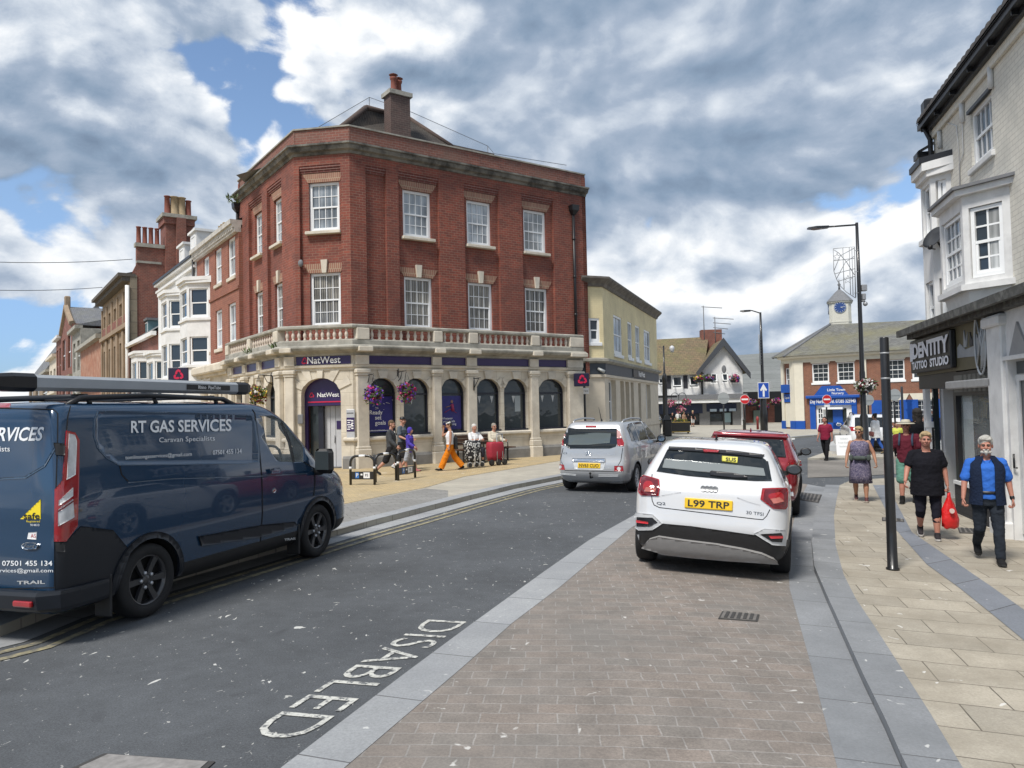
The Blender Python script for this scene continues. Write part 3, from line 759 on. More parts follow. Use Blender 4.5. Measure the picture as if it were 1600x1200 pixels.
  if poster:
   q=MB(L.mat());a0,a1=x0+fr+.02,x1-fr-.02
   q.box(a0,a1,.195,.209,zsill+.12,zs-.10,0)
   if poster=='ready':
    for i,(t,dx)in enumerate((('Ready',-.10),('set',-.02),('goals',.06))):q.text(t,cx+dx-.06,1.86-i*.17,.19,.195,.004,'CENTER',.012,1)
    q.text('terms and conditions apply',cx-.1,1.29,.045,.195,.004,'CENTER',.002,1)
    q.box(a0,a1,.19,.196,zsill+.16,zsill+.18,1)
    for i in range(14):
     u=a0+(a1-a0)*random.random();z=zs-.2-random.random()*.35;q.tube([(u,.192,z),(u+random.uniform(-.15,.15),.192,z+random.uniform(-.05,.08))],.006,4,1)
   else:
    for i,(t,dx)in enumerate((('Whatever',-.06),('your goals',.02),('get going',.10))):q.text(t,cx+dx-.08,1.60-i*.10,.11,.195,.004,'CENTER',.006,1)
    q.ball((cx+.06,.19,2.18),.05,.02,.06,m=3);q.tube([(cx+.06,.19,2.10),(cx+.10,.19,1.85)],.06,6,2)
    q.tube([(cx-.25,.19,1.80),(cx+.0,.19,1.92),(cx+.25,.19,1.78)],.012,5,2);q.tube([(cx-.2,.19,1.98),(cx+.06,.19,2.05)],.014,5,3)
    q.text('Olympic hopefuls',cx+.1,1.22,.045,.195,.004,'CENTER',.002,1)if False else None
   z=q.build('window_poster',[mat('blue poster',(.022,.02,.17),.4,.15,3),M_LETTER,mat('poster red',(.30,.03,.10),.5,.1),mat('poster skin',(.3,.16,.12),.6,.1)],bank);z.parent=o
  for u in pens:
   q=MB(L.mat());q.prism([(cx+u-.07,zs-.12),(cx+u+.07,zs-.12),(cx+u,zs-.38)],.20,.206);z=q.build('pennant',mat('pale pennant',(.5,.52,.53),.6,.05),bank);z.parent=o
  if paper:
   q=MB(L.mat());q.box(cx+paper[0],cx+paper[1],.20,.207,paper[2],paper[3]);z=q.build('window_poster',mat('pale paper',(.30,.34,.36),.5,.06),bank);z.parent=o
  return o
 K=list(W.values())
 arch_window(LR,*K[0],poster='ready');arch_window(LR,*K[1],pens=(-.1,));arch_window(LR,*K[2],poster='goals')
 arch_window(LR,*K[3],pens=(-.25,.28));arch_window(LR,*K[4],pens=(.02,),paper=(.08,.33,1.78,zs-.12));arch_window(LR,*K[5],pens=(-.3,.2))
 for q in lw:arch_window(LL,*q)
 # doorway
 M=LC.mat();cx=(dx0+dx1)/2
 b=MB(M);b.wall(arch_poly(dx0,dx1,.12,2.45,.55,16),[[(dx0+.10,.12),(dx1-.08,.12),(dx1-.08,2.12),(dx0+.10,2.12)]],.10,y=.25)
 b.box(dx0+.12,dx1-.10,.235,.25,2.22,2.26,1)
 b.text('NatWest',cx+.14,2.46,.20,.25,.02,'CENTER',.012,2);chevron_logo(b,cx-.42,2.46,.10,.245,3)
 door=b.build('door_surround',[M_PURPLE,M_PINK,M_LETTER,M_PINK],bank)
 q=MB(M);q.box(dx0+.55,dx1-.09,.55,.60,.14,2.11,0);q.box(dx0+.10,dx0+.50,.45,.50,.14,2.11,1);q.box(dx0+.40,dx0+.56,.40,.60,.14,2.11,2)
 q.box(dx0+.92,dx0+.93,.54,.552,.14,2.1,3);q.box(dx0+.74,dx0+.75,.54,.552,.14,2.1,3);q.box(dx1-.38,dx1-.22,.535,.555,1.35,1.62,4);q.tube([(dx0+.9,.52,.9),(dx0+.9,.52,1.15)],.012,6,3)
 q.box(dx0+.14,dx1-.1,.30,1.0,.10,.135,5)
 z=q.build('door',[mat('pale door',(.50,.51,.53),.45,.06),P_SHOP,M_NAVY,mat('door joint',(.2,.2,.21),.6,0),M_PURPLE,M_PLINTH],bank);z.parent=door
 # wall notice and letter box
 b=MB(LC.mat());x0=LC.u(542,660);b.bbox(x0,x0+.28,-.05,0,.98,1.98,.015,0);b.box(x0+.01,x0+.27,-.058,-.045,1.28,1.72,1)
 for i in range(5):b.box(x0+.03+.02*(i%2),x0+.13+.04*(i%3),-.062,-.05,1.34+i*.07,1.37+i*.07,2)
 for i in range(4):b.box(x0+.17,x0+.24,-.062,-.05,1.36+i*.08,1.40+i*.08,2)
 b.box(x0+.02,x0+.24,-.056,-.045,1.84,1.88,3)
 b.build('notice_panel',[mat('brushed panel',(.45,.46,.48),.4,.06),M_PURPLE,M_LETTER,M_LEAD],bank)
 b=MB(LC.mat());b.bbox(.44,.62,-.06,0,1.55,1.85,.015);b.build('intercom_box',M_LEAD,bank)
 # ---------- balustrade
 RO=.10
 Lrail=[(LL,UL,0),(LC,0,CW),(LR,0,UR)]
 b=MB();sweep_band(b,Lrail,[(RO-.14,4.0),(RO+.12,4.0),(RO+.12,4.17),(RO+.08,4.20),(RO-.10,4.20),(RO-.14,4.17)]);b.build('balustrade_base',M_GREYST,bank)
 b=MB();sweep_band(b,Lrail,[(RO-.10,4.54),(RO+.08,4.54),(RO+.12,4.58),(RO+.12,4.64),(RO+.06,4.68),(RO-.08,4.68),(RO-.14,4.64),(RO-.14,4.58)]);b.build('balustrade_rail',M_GREYST,bank)
 piers={}
 def pier(L,x0,x1):
  b=MB(L.mat());b.bbox(x0,x1,-RO-.13,-RO+.15,4.19,4.56,.02);b.build('balustrade_pier',M_STONE,bank)
 prs=[(LR,.06,.5),(LR,LR.u(673,530),LR.u(687,530)),(LR,LR.u(728,530),LR.u(742,530)),(LR,LR.u(825,530),LR.u(838,530)),(LR,LR.u(885,530),UR),(LL,-.5,-.05),(LL,-3.4,-3.05),(LL,UL,UL+.4)]
 for L,x0,x1 in prs:pier(L,x0,x1)
 bb=MB();bb.lathe([(.055,0),(.055,.03),(.035,.05),(.045,.09),(.062,.14),(.058,.19),(.036,.25),(.03,.29),(.045,.31),(.05,.34)],8)
 proto=bb.build('baluster',mat('baluster stone',(.60,.52,.44),.85,.12,5,dirt=(.35,.3,.25),dscale=5,damt=.5),None,origin=(0,0,0));first=[True]
 def balusters(L,x0,x1,n):
  for i in range(n):
   x=x0+(x1-x0)*(i+.5)/n;p=L.a+L.d*x+L.n*RO
   o=proto if first[0]else proto.copy()
   if not first[0]:COL.objects.link(o)
   first[0]=False;o.parent=bank;o.location=V((p.x,p.y,4.20))-V(bank['o0'])
 rp=[q for q in prs if q[0]is LR]
 for(_,a0,a1),(_,c0,c1),n in zip(rp,rp[1:],(9,4,10,6)):balusters(LR,a1,c0,n)
 balusters(LC,.05,CW-.05,11);balusters(LL,-3.05,-.5,10);balusters(LL,UL+.4,-3.4,10)
 # ---------- brick storeys
 ZB,ZT=4.0,10.42
 def U(px,py=480):return LRb.u(px,py)
 bays=[(U(623,330),U(686,330),U(632,335),U(676,335)),(U(726,350),U(780,350),U(732,350),U(770,350)),(U(816,360),U(865,360),U(821,360),U(856,360))]
 blind=(U(573,400),U(605,400));UE=U(917,400)
 zr=10.02 # top of recesses
 b=MB(LRb.mat())
 b.wall([(0,ZB),(UE,ZB),(UE,ZT),(0,ZT)],[[(x0,ZB+.1),(x1,ZB+.1),(x1,zr),(x0,zr)]for x0,x1,_,_ in bays]+[[(blind[0],ZB+.1),(blind[1],ZB+.1),(blind[1],zr),(blind[0],zr)]],.12)
 def inner(L,x0,x1,wx0=None,wx1=None):
  hs=[]if wx0 is None else[[(wx0,4.70),(wx1,4.70),(wx1,6.48),(wx0,6.48)],[(wx0,7.84),(wx1,7.84),(wx1,9.48),(wx0,9.48)]]
  b.at(L.mat());b.wall([(x0,ZB),(x1,ZB),(x1,zr),(x0,zr)],hs,.16,y=.12)
 for x0,x1,a,c in bays:inner(LRb,x0,x1,a,c)
 inner(LRb,*blind)
 cu=lambda px:LCb.u(px,420)
 cb=(cu(469),cu(534),cu(481.5),cu(529.5))
 b.at(LCb.mat());b.wall([(0,ZB),(CWb,ZB),(CWb,ZT),(0,ZT)],[[(cb[0],ZB+.1),(cb[1],ZB+.1),(cb[1],zr),(cb[0],zr)]],.12);inner(LCb,*cb)
 lu=lambda px:LLb.u(px,420)
 lb=[(lu(418),lu(441),lu(424),lu(438.5)),(lu(389),lu(410),lu(394),lu(407.5))];LE=lu(373)
 b.at(LLb.mat());b.wall([(LE,ZB),(0,ZB),(0,ZT),(LE,ZT)],[[(q[0],ZB+.1),(q[1],ZB+.1),(q[1],zr),(q[0],zr)]for q in lb],.12)
 for q in lb:inner(LLb,*q)
 # far side walls
 b.at(LRb.mat());b.wall([(0,0),(8,0),(8,11),(0,11)],[],.2)if False else None
 e=LRb.a+LRb.d*UE;L2=Line(e,-LRb.n);b.at(L2.mat());b.wall([(0,3),(9,3),(9,ZT+.7),(0,ZT+.7)],[],.2)
 e2=LLb.a+LLb.d*LE;L3=Line(e2-LLb.n*8,LLb.n);b.at(L3.mat());b.wall([(0,3),(8,3),(8,ZT+.7),(0,ZT+.7)],[],.2)
 b.build('brick_wall',M_BRICK,bank)
 def brickwork(L,x0,x1,wx0,wx1):
  """corbel strips, flat arches and the stone keystone of one bay"""
  cx=(wx0+wx1)/2
  b=MB(L.mat())
  for i in range(3):b.box(x0,x1,.02+.03*i,.13,zr-.07*(i+1)-.01,zr-.07*i-.005,0)
  b.build('brick_corbel',M_BRICK2,bank)
  for z in(9.48,6.48):
   b=MB(L.mat());b.prism([(wx0-.02,z),(wx1+.02,z),(wx1+.22,z+.30),(wx0-.22,z+.30)],.10,.15);b.build('brick_arch',M_RUB,bank)
  b=MB(L.mat());b.prism([(cx-.075,6.47),(cx+.075,6.47),(cx+.115,6.90),(cx-.115,6.90)],.03,.15);b.build('keystone',M_STONE,bank)
  win(bank,L,wx0,wx1,7.84,9.48,y=.20,cols=4,rows=2,pane=random.choice(P_NETS),sill=.10,M=L.mat())
  win(bank,L,wx0,wx1,4.70,6.48,y=.20,cols=4,rows=2,pane=random.choice(P_CURTS),M=L.mat())
 for q in bays:brickwork(LRb,*q)
 brickwork(LCb,*cb)
 for q in lb:brickwork(LLb,*q)
 b=MB(LRb.mat())
 for i in range(3):b.box(blind[0],blind[1],.02+.03*i,.13,zr-.07*(i+1)-.01,zr-.07*i-.005)
 b.build('brick_corbel',M_BRICK2,bank)
 ch=[(LLb,LE,0),(LCb,0,CWb),(LRb,0,UE)]
 b=MB();sweep_band(b,ch,[(-.25,10.34),(.03,10.34),(.06,10.42),(.16,10.46),(.20,10.55),(.20,10.58),(.26,10.60),(.26,10.66),(.04,10.72),(-.25,10.72)])
 b.build('upper_cornice',mat('sooty stone',(.20,.19,.165),.9,.25,3,.3,dirt=(.025,.025,.024),dscale=1.9,damt=.85,dlo=.44,dhi=.64),bank)
 b=MB();sweep_band(b,ch,[(-.33,10.66),(-.02,10.66),(-.02,11.22),(-.33,11.22)])
 # the sweep has no brick coordinates, so lay the parapet again as walls
 b=MB(LRb.mat(0,-.02));b.box(-.01,UE,0,.3,10.66,11.22);b.at(LCb.mat(0,-.02));b.box(-.01,CWb+.01,0,.3,10.66,11.22);b.at(LLb.mat(0,-.02));b.box(LE,.01,0,.3,10.66,11.22)
 par=b.build('parapet',brick('parapet brick',(.24,.085,.06),(.17,.065,.05),(.26,.19,.15),.225,.086,.014,.25,.5,stain=(.2,.13,.1),stamt=.6,stscale=.9),bank)
 b=MB();sweep_band(b,ch,[(-.36,11.22),(.03,11.22),(.03,11.27),(-.16,11.30),(-.36,11.27)]);q=b.build('coping',M_GREYST,bank)
 # roof and chimney
 A,B_=AT(572,168,29.6),AT(640,186,31.5)
 fl,fr=AT(528,203,28.0),AT(706,229,31.0)
 bl_,br_=V((A.x-4.5,A.y+6,10.9)),V((B_.x+3.4,B_.y+6,10.9))
 b=MB();b.add([fl,fr,br_,bl_,A,B_],[(0,1,5,4),(1,2,5),(2,3,4,5),(3,0,4)],0,False)
 r1,r2=AT(690,222,32.5),AT(772,240,33.6)
 b.add([V((r1.x-.6,r1.y-1.6,10.9)),V((r2.x,r2.y-1.4,10.9)),r1,r2,V((r1.x-.5,r1.y+3,10.9)),V((r2.x+1,r2.y+3,10.9))],[(0,1,3,2),(1,5,3),(5,4,2,3),(4,0,2)],0,False)
 for p,q in((fl,A),(A,B_),(fr,B_)):b.tube([p,q],.11,6,1)
 b.add([V((_k0.x-3,_k0.y+3,10.75)),V((_k1.x,_k1.y+.2,10.75)),V((LRb.a+LRb.d*UE).to_3d())+V((0,0,10.75)),V((br_.x,br_.y,10.75)),V((bl_.x,bl_.y,10.75))],[(0,1,2,3,4)],2)
 b.build('roof',[M_TILE,mat('hip tiles',(.085,.06,.05),.85,.2,5),M_LEAD],bank)
 c=AT(621,200,29.6);Mc=Matrix.Translation((c.x,c.y,0))@Matrix.Rotation(math.atan2(_d.y,_d.x),4,'Z')
 b=MB(Mc);b.box(-.42,.42,-.3,.3,10.8,14.25,0);b.box(-.46,.46,-.34,.34,12.6,12.7,0);b.box(-.50,.50,-.38,.38,14.25,14.42,1)
 b.build('chimney_stack',[brick('chimney brick',(.115,.07,.06),(.085,.058,.052),(.15,.12,.1),.225,.086,.014,.3,.5),M_GREYST],bank)
 for dx in(-.2,.12):
  b=MB(Mc);b.lathe([(.13,14.42),(.14,14.5),(.115,14.55),(.105,14.86),(.13,14.9),(.15,14.98),(.06,15.0),(.06,15.05),(.18,15.08),(.02,15.16)],12,(dx,dx*.6,0));b.build('chimney_pot',M_POT,bank)
 # rainwater pipes
 def pipe(L,x,z0,z1,hop=True):
  b=MB(L.mat());b.tube([(x,-.07,z0),(x,-.07,z1)],.055,8)
  for z in(z0+1.4,z0+2.9,z0+4.4):b.tube([(x,-.07,z),(x,-.07,z+.08)],.07,8)
  if hop:b.loft([[(x-k,-.07-k,z),(x+k,-.07-k,z),(x+k,.0,z),(x-k,.0,z)]for k,z in((.06,z1-.05),(.16,z1+.12),(.18,z1+.32))])
  b.build('drainpipe',BLACK,bank)
 pipe(LRb,LRb.u(896,420),4.1,9.55);pipe(LLb,LE+.12,4.2,10.0)
 # bird netting over the roof: wires and a faint net
 T=[AT(490,203,29),AT(577,152,31),AT(645,176,31.5),AT(762,228,34),AT(772,240,34),AT(885,258,36)]
 b=MB();b.tube(T,.012,4)
 for p in(T[1],T[3]):b.tube([p,V((p.x,p.y,11))],.015,4)
 base=[V((p.x,p.y,11.0))for p in T]
 b.loft([T,base],False,False,1,False,closed=False)
 net=_nt('roof net')[0];bn=net.node_tree.nodes['Principled BSDF'];bn.inputs['Base Color'].default_value=(.6,.63,.68,1);bn.inputs['Alpha'].default_value=.16
 b.build('bird_netting',[M_LEAD,net],bank)
 # weeds on the ledge and an alarm box
 for px,py in((440,545),(448,546),(402,552),(397,553),(372,318),(368,312)):
  b=MB();L=LL;u,z=L.uz(px,py);p0=L.a+L.d*min(u,-.1)+L.n*.15
  for i in range(26):
   a=random.uniform(0,6.28);l=random.uniform(.08,.24);d=V((math.cos(a)*l,math.sin(a)*l,random.uniform(.05,.25)))
   q=V((p0.x+random.uniform(-.2,.2),p0.y+random.uniform(-.1,.1),z));s=V((-d.y,d.x,0)).normalized()*.03
   b.add([q,q+d*.6+s,q+d,q+d*.6-s],[(0,1,2,3)])
  b.build('ledge_weed',mat('weed leaf',(.07,.11,.03),.7,.3),bank)
 b=MB(LCb.mat());b.ball((.22,-.06,6.8),.09,.06,.12);b.build('alarm_sounder',M_LEAD,bank)
build_bank()
# ================================================================ left street
M_WHITEW=mat('white painted render',(.74,.74,.73),.7,.06,3,.08,dirt=(.42,.42,.41),dscale=1.4,damt=.4)
M_SANDST=mat('brown sandstone',(.30,.225,.155),.9,.2,3,.3,dirt=(.16,.12,.085),dscale=1.5,damt=.6)
M_BR_OR=brick('orange brick',(.30,.105,.065),(.24,.08,.055),(.30,.2,.15),.225,.086,.014,.25,.5,stain=(.2,.1,.07),stamt=.4)
M_BR_CH=brick('soot red brick',(.24,.075,.05),(.18,.062,.048),(.26,.18,.14),.225,.10,.016,.3,.5,stain=(.10,.06,.05),stamt=.5)
M_CREAMB=brick('cream painted brick',(.80,.69,.42),(.77,.66,.40),(.70,.60,.36),.225,.086,.01,.1,.4,stain=(.48,.40,.24),stamt=.5)
M_CREAMST=mat('cream stone',(.64,.57,.46),.85,.08,2.5,.12,dirt=(.42,.36,.28),dscale=1.3,damt=.4)
def rect(x0,x1,z0,z1):return[(x0,z0),(x1,z0),(x1,z1),(x0,z1)]
def pxrect(L,q):
 """rectangle on a wall from two opposite pixels (left top, right bottom)"""
 (x0,y0),(x1,y1)=q;ym=(y0+y1)/2
 u0,u1=L.u(x0,ym),L.u(x1,ym);um=(x0+x1)/2
 return min(u0,u1),max(u0,u1),L.z(um,y1),L.z(um,y0)
def pots(parent,M,xs,z,h=.45,r=.11,m=None):
 for x in xs:
  b=MB(M);b.lathe([(r*1.1,z),(r*1.1,z+.06),(r*.9,z+.1),(r*.8,z+h-.08),(r,z+h-.05),(r,z+h),(r*.7,z+h),(r*.7,z+h-.1)],10,(x[0],x[1],0));b.build('chimney_pot',m or M_POT,parent)
def bay(parent,L,uc,wd,proj,z0,z1,wins,mwall,cornice=True,cols=1,pane=None,M=None):
 """a canted bay; wins = [(z0, z1)] storeys of sash windows on front and both cants"""
 c=proj*.9
 P=[(uc-wd/2-c,0),(uc-wd/2,-proj),(uc+wd/2,-proj),(uc+wd/2+c,0)]
 M=M or L.mat();b=MB(M)
 faces=[]
 for(xa,ya),(xb,yb)in zip(P,P[1:]):
  d=V((xb-xa,yb-ya));ln=d.length;d.normalize()
  F=M@Matrix(((d.x,-d.y,0,xa),(d.y,d.x,0,ya),(0,0,1,0),(0,0,0,1)));faces.append((F,ln))
  b.at(F);hs=[rect(.10,ln-.10,a,q)for a,q in wins]
  b.wall(rect(0,ln,z0,z1),hs,.12)
 b.at(M)
 for z,o in([(z1,.16)]if cornice else[])+[(a-.14,.07)for a,q in wins]:
  Q=[(uc-wd/2-c-o*1.2,0),(uc-wd/2-o*.4,-proj-o),(uc+wd/2+o*.4,-proj-o),(uc+wd/2+c+o*1.2,0)]
  b.slab(Q,z,z+(.16 if o>.1 else .1))
  if o>.1:b.slab([(x*1 if i in(0,3)else x,y+(.08 if i in(1,2)else 0))for i,(x,y)in enumerate(Q)],z-.12,z)
 o=b.build('bay_window',mwall,parent)
 for F,ln in faces:
  for a,q in wins:
   w_=win(parent,L,.12,ln-.12,a,q,y=.05,cols=cols,rows=1,fw=.06,pane=pane or P_DARK,M=F);w_.parent=o
 return o
LS=LL.shifted(-.3)
def build_left():
 u=lambda px,py:LS.u(px,py)
 # --- red brick neighbour with the single-storey stone extension
 ua,ub=LE_u+.02,u(308,470);o0=LS.a+LS.d*ub
 t=thing('red_brick_building',(o0.x,o0.y,.1),'three-storey red brick building with dentil cornice and stone shopfront left of the corner bank','building')
 tops=[((318,401),(326.7,457)),((336,388),(346,444)),((356,371),(367.5,433)),((319,493),(328,551)),((337,484),(347,545)),((357,473),(368.5,536))]
 R=[pxrect(LS,q)for q in tops];ze=9.25
 b=MB(LS.mat());b.wall(rect(ub,ua,0,ze),[rect(*q)for q in R],.16)
 b.box(ub,ub+.25,.2,8,0,ze);b.box(ub,ua,-.05,.0,R[3][3]+.5,R[3][3]+.62)
 b.build('wall',M_BR_OR,t)
 for q in R:win(t,LS,*q,y=.06,cols=2,rows=1,pane=P_NET,sill=.14,sillm=M_STONE)
 b=MB(LS.mat());b.box(ub-.1,ua,-.32,.2,ze+.12,ze+.30);b.box(ub-.05,ua,-.16,.1,ze-.18,ze)
 b.box(ub-.05,ua,-.24,.1,ze,ze+.12)
 n=30
 for i in range(n):x=ub+(ua-ub)*(i+.3)/n;b.box(x,x+.11,-.23,-.1,ze-.10,ze+.005)
 b.build('dentil_cornice',mat('cornice paint',(.52,.50,.46),.8,.15,4,dirt=(.2,.19,.17),dscale=3,damt=.6),t)
 b=MB(LS.mat());b.add([(ub,-.1,ze+.30),(ua,-.1,ze+.30),(ua,5,ze+2.6),(ub,5,ze+2.6),(ua,9,ze),(ub,9,ze)],[(0,1,2,3),(3,2,4,5)]);b.build('roof',M_SLATE,t)
 # chimney and dormer on the roof
 cu,cz=LS.uz(350,345);Mx=LS.mat(0,-2.2);cu=LS.shifted(-2.2).u(349,345)
 b=MB(Mx);b.box(cu-.7,cu+.7,-.35,.35,ze,11.05,0);b.box(cu-.78,cu+.78,-.42,.42,11.0,11.15,0);b.build('chimney_stack',M_GREYST,t)
 pots(t,Mx,[(cu-.45,0),(cu,0),(cu+.45,0)],11.15,.75,.16,mat('buff pot',(.33,.25,.15),.85,.2,6))
 # extension
 E0,E1=LL.u(305,575),UL-.06;L=LL
 z1=3.62
 b=MB(L.mat());hs=[rect(E0+.9+i*1.75,E0+1.9+i*1.75,.8,2.75)for i in range(3)if E0+1.9+i*1.75<E1]
 b.wall(rect(E0,E1,0,z1),hs,.3);b.box(E0,E0+.02,.3,.9,0,z1);b.box(E0,E1,-.1,.3,3.0,3.1);b.bbox(E0-.15,E1,-.38,.4,z1,z1+.35,.06);b.box(E0-.05,E1,-.2,.4,z1-.12,z1)
 for i in range(4):x=E0+.35+i*1.75;b.lathe([(.2,.1),(.2,.4),(.16,.5),(.15,2.7),(.2,2.85),(.24,2.98)],12,(x,-.1,0))if x<E1 else None
 e=b.build('stone_shopfront',M_STONE,t)
 for q in hs:
  g=MB(L.mat());g.box(q[0][0],q[1][0],.2,.25,q[0][1],q[2][1]);g.build('window',P_SHOP,t)
 b=MB(L.mat());lu=L.u(320,581);b.text('NatWest',lu+.2,3.36,.5,-.02,.06,'CENTER',.012,1,1.1);chevron_logo(b,lu-1.2,3.36,.2,-.05,0);b.build('sign_lettering',[M_PINK,M_LETTER],t)
 # --- white building with two-storey canted bays
 uc=ub-.06;ud=u(247,450);o0=LS.a+LS.d*ud
 t=thing('white_bay_building',(o0.x,o0.y,.1),'white painted building with two stacks of canted bay windows and black gutter','building')
 zw=LS.z(275,425)
 b=MB(LS.mat());b.wall(rect(ud,uc,0,zw),[],.3);b.box(ud,ud+.2,.3,8,0,zw);b.build('wall',M_WHITEW,t)
 b=MB(LS.mat());b.box(ud,uc,-.28,.0,zw-.02,zw+.10);b.build('gutter',BLACK,t)
 b=MB(LS.mat());b.box(ud,uc,-.14,.0,zw-.5,zw-.38);b.box(ud,uc,-.22,0,zw-.14,zw-.03);b.build('eaves_moulding',M_WHITEW,t)
 b=MB(LS.mat());b.add([(ud,-.2,zw+.10),(uc,-.2,zw+.10),(uc,4.5,zw+2.9),(ud,4.5,zw+2.9),(uc,9,zw),(ud,9,zw)],[(0,1,2,3),(3,2,4,5)]);b.build('roof',M_SLATE,t)
 Lb=LS.shifted(.8)
 for x0,x1,ya,yb,yc,yd in((281,300,452,497,527,570),(252,268,470,513,538,590)):
  xm=(x0+x1)/2;um=Lb.u(xm-4,480)
  za,zb,zc,zd=Lb.z(xm,ya),Lb.z(xm,yb),Lb.z(xm,yc),Lb.z(xm,yd)
  bay(t,LS,um,1.5,.8,0,za+.35,[(zd,zc),(zb,za)],M_WHITEW)
 for px,py in((284,400),(302,380)):
  Ld=LS.shifted(-1.3);x,z=Ld.uz(px,py)
  b=MB(Ld.mat());b.box(x-.7,x+.7,0,2.5,z-1.2,z+.55,0);b.box(x-.85,x+.85,-.12,2.5,z+.55,z+.68,0);d_=b.build('dormer',M_WHITEW,t);w_=win(t,Ld,x-.5,x+.5,z-.9,z+.4,y=-.03,cols=1,rows=1,fw=.08);w_.parent=d_
 b=MB(LS.mat());x=uc-.1;b.tube([(x,-.12,1),(x,-.12,zw)],.07,8);b.build('drainpipe',BLACK,t)
 # --- low building with slate roof, teal dormer and white shop bays
 ue=ud-.05;uf=u(204,470);o0=LS.a+LS.d*uf
 t=thing('low_slate_building',(o0.x,o0.y,.1),'low brick house with slate roof, teal dormer and white ground-floor bays','building')
 zl=LS.z(220,530);Lm=LS
 b=MB(LS.mat());b.wall(rect(uf,ue,0,zl),[],.3);b.build('wall',M_BR_CH,t)
 b=MB(LS.mat());b.add([(uf,-.3,zl),(ue,-.3,zl),(ue,4.5,zl+3.2),(uf,4.5,zl+3.2),(ue,9,zl),(uf,9,zl)],[(0,1,2,3),(3,2,4,5)]);b.box(uf,ue,-.35,-.1,zl-.25,zl-.02,1);b.build('roof',[M_SLATE,M_WHITEW],t)
 Ld=LS.shifted(-.9);x,z=Ld.uz(227,520)
 b=MB(Ld.mat());b.box(x-1.1,x+1.1,0,4,z-1.0,z+.75,0);b.box(x-1.25,x+1.25,-.12,4,z+.75,z+.9,1);d_=b.build('dormer',[mat('teal paint',(.11,.20,.23),.5,.1),M_LEAD],t);w_=win(t,Ld,x-.95,x+.95,z-.8,z+.65,y=-.03,cols=3,rows=1,fw=.07);w_.parent=d_
 Lb=LS.shifted(.7)
 for xm in(212,237):
  um=Lb.u(xm-3,570);bay(t,LS,um,1.9,.7,0,Lb.z(xm,553),[(Lb.z(xm,620),Lb.z(xm,565))],M_WHITEW)
 # --- stone fronted building with tall brick gable and chimneys
 ug=uf-.05;uh=u(160,470);o0=LS.a+LS.d*ug
 t=thing('sandstone_building',(o0.x,o0.y,.1),'tall brown sandstone-fronted building with exposed brick gable and row of red chimney pots','building')
 zt=LS.z(204,432);zs=LS.z(200,507);b=MB(LS.mat());hs=[];n=5
 for i in range(n):
  x0=uh+(ug-uh)*(i+.22)/n;x1=uh+(ug-uh)*(i+.72)/n
  hs+=[rect(x0,x1,zs+.9,zt-1.3),rect(x0,x1,zs-4.6,zs-1.0)]
 b.wall(rect(uh,ug,0,zt),hs,.35,0);b.box(uh,ug,-.25,.1,zs-.2,zs+.1);b.box(uh,ug,-.2,.1,zs-5.6,zs-5.3)
 for i in range(n+1):
  x=uh+(ug-uh)*i/n;b.bbox(max(uh,x-.35),min(ug,x+.35),-.14,.1,zs-5.2,zs-.25,.04);b.bbox(max(uh,x-.4),min(ug,x+.4),-.5,.1,zs-7.0,zs-5.5,.1)
  b.bbox(max(uh,x-.25),min(ug,x+.25),-.10,.1,zs+.2,zt-.7,.03)
 b.box(uh,ug,-.06,.0,zs+.15,zs+.8,1)
 b.build('stone_front',[M_SANDST,M_BR_CH],t)
 for q in hs:
  g=MB(LS.mat());g.box(q[0][0],q[1][0],.25,.3,q[0][1],q[2][1]);g.build('window',PANE,t)
 b=MB(LS.mat());b.box(uh-.4,ug+.1,-.75,.3,zt,zt+.22);b.box(uh-.3,ug,-.5,.3,zt-.3,zt);b.build('eaves_cornice',mat('dark cornice',(.10,.088,.075),.85,.2),t)
 c=LS.a+LS.d*ug;S=Line(c,(-LS.d.y,LS.d.x))
 P=[S.uz(*p)for p in((206,432),(213.5,413),(213.5,385),(252,386),(268,384),(300,420))]
 P[0]=(0,P[0][1]);zz=[(p[0],p[1])for p in P]
 outl=[(0,0),(zz[-1][0],0)]+[zz[5],zz[4],zz[3],zz[2],zz[1],zz[0]]
 b=MB(S.mat());b.wall(outl,[],.4,0);b.build('gable_wall',M_BR_CH,t)
 b=MB(S.mat());b.box(-.02,max(.4,S.u(214,480)),-.05,.3,0,zz[0][1]+.1)
 b.build('quoins',brick('quoin stone',(.27,.23,.17),(.22,.18,.13),(.12,.1,.08),2.2,.75,.03,.2,.4),t)
 b=MB(S.mat());b.box(zz[2][0]-.1,zz[3][0]+.2,-.12,.5,zz[2][1],zz[2][1]+.25);b.box(zz[1][0],zz[3][0],-.06,.4,zz[2][1]-1.1,zz[2][1]-.95);b.build('gable_coping',M_GREYST,t)
 n=4
 pots(t,S.mat(),[(zz[2][0]+(zz[3][0]-zz[2][0])*(i+.4)/n,.2)for i in range(n)],zz[2][1]+.25,1.15,.17)
 x0,z0=S.uz(258,385);x1,z1=S.uz(300,345)
 b=MB(S.mat());b.box(x0,x1,-.2,1.6,zz[4][1]-3,z1,0);b.box(x0-.25,x1+.25,-.45,1.8,z1,z1+.25,1);b.box(x0-.12,x1+.12,-.32,1.7,z1-.45,z1,0);b.box(x0+(x1-x0)*.38,x0+(x1-x0)*.72,-.5,-.2,zz[4][1]-2,z1,0)
 b.build('chimney_stack',[M_BR_CH,M_GREYST],t)
 for i,m_ in enumerate((M_POT,None,None,M_POT)):
  pots(t,S.mat(),[(x0+(x1-x0)*(.12+.26*i),.3)],z1+.25,1.35 if i!=3 else 1.2,.32 if m_ is None else .22,m_ or mat('buff pot',(.33,.25,.15),.85,.2,6))
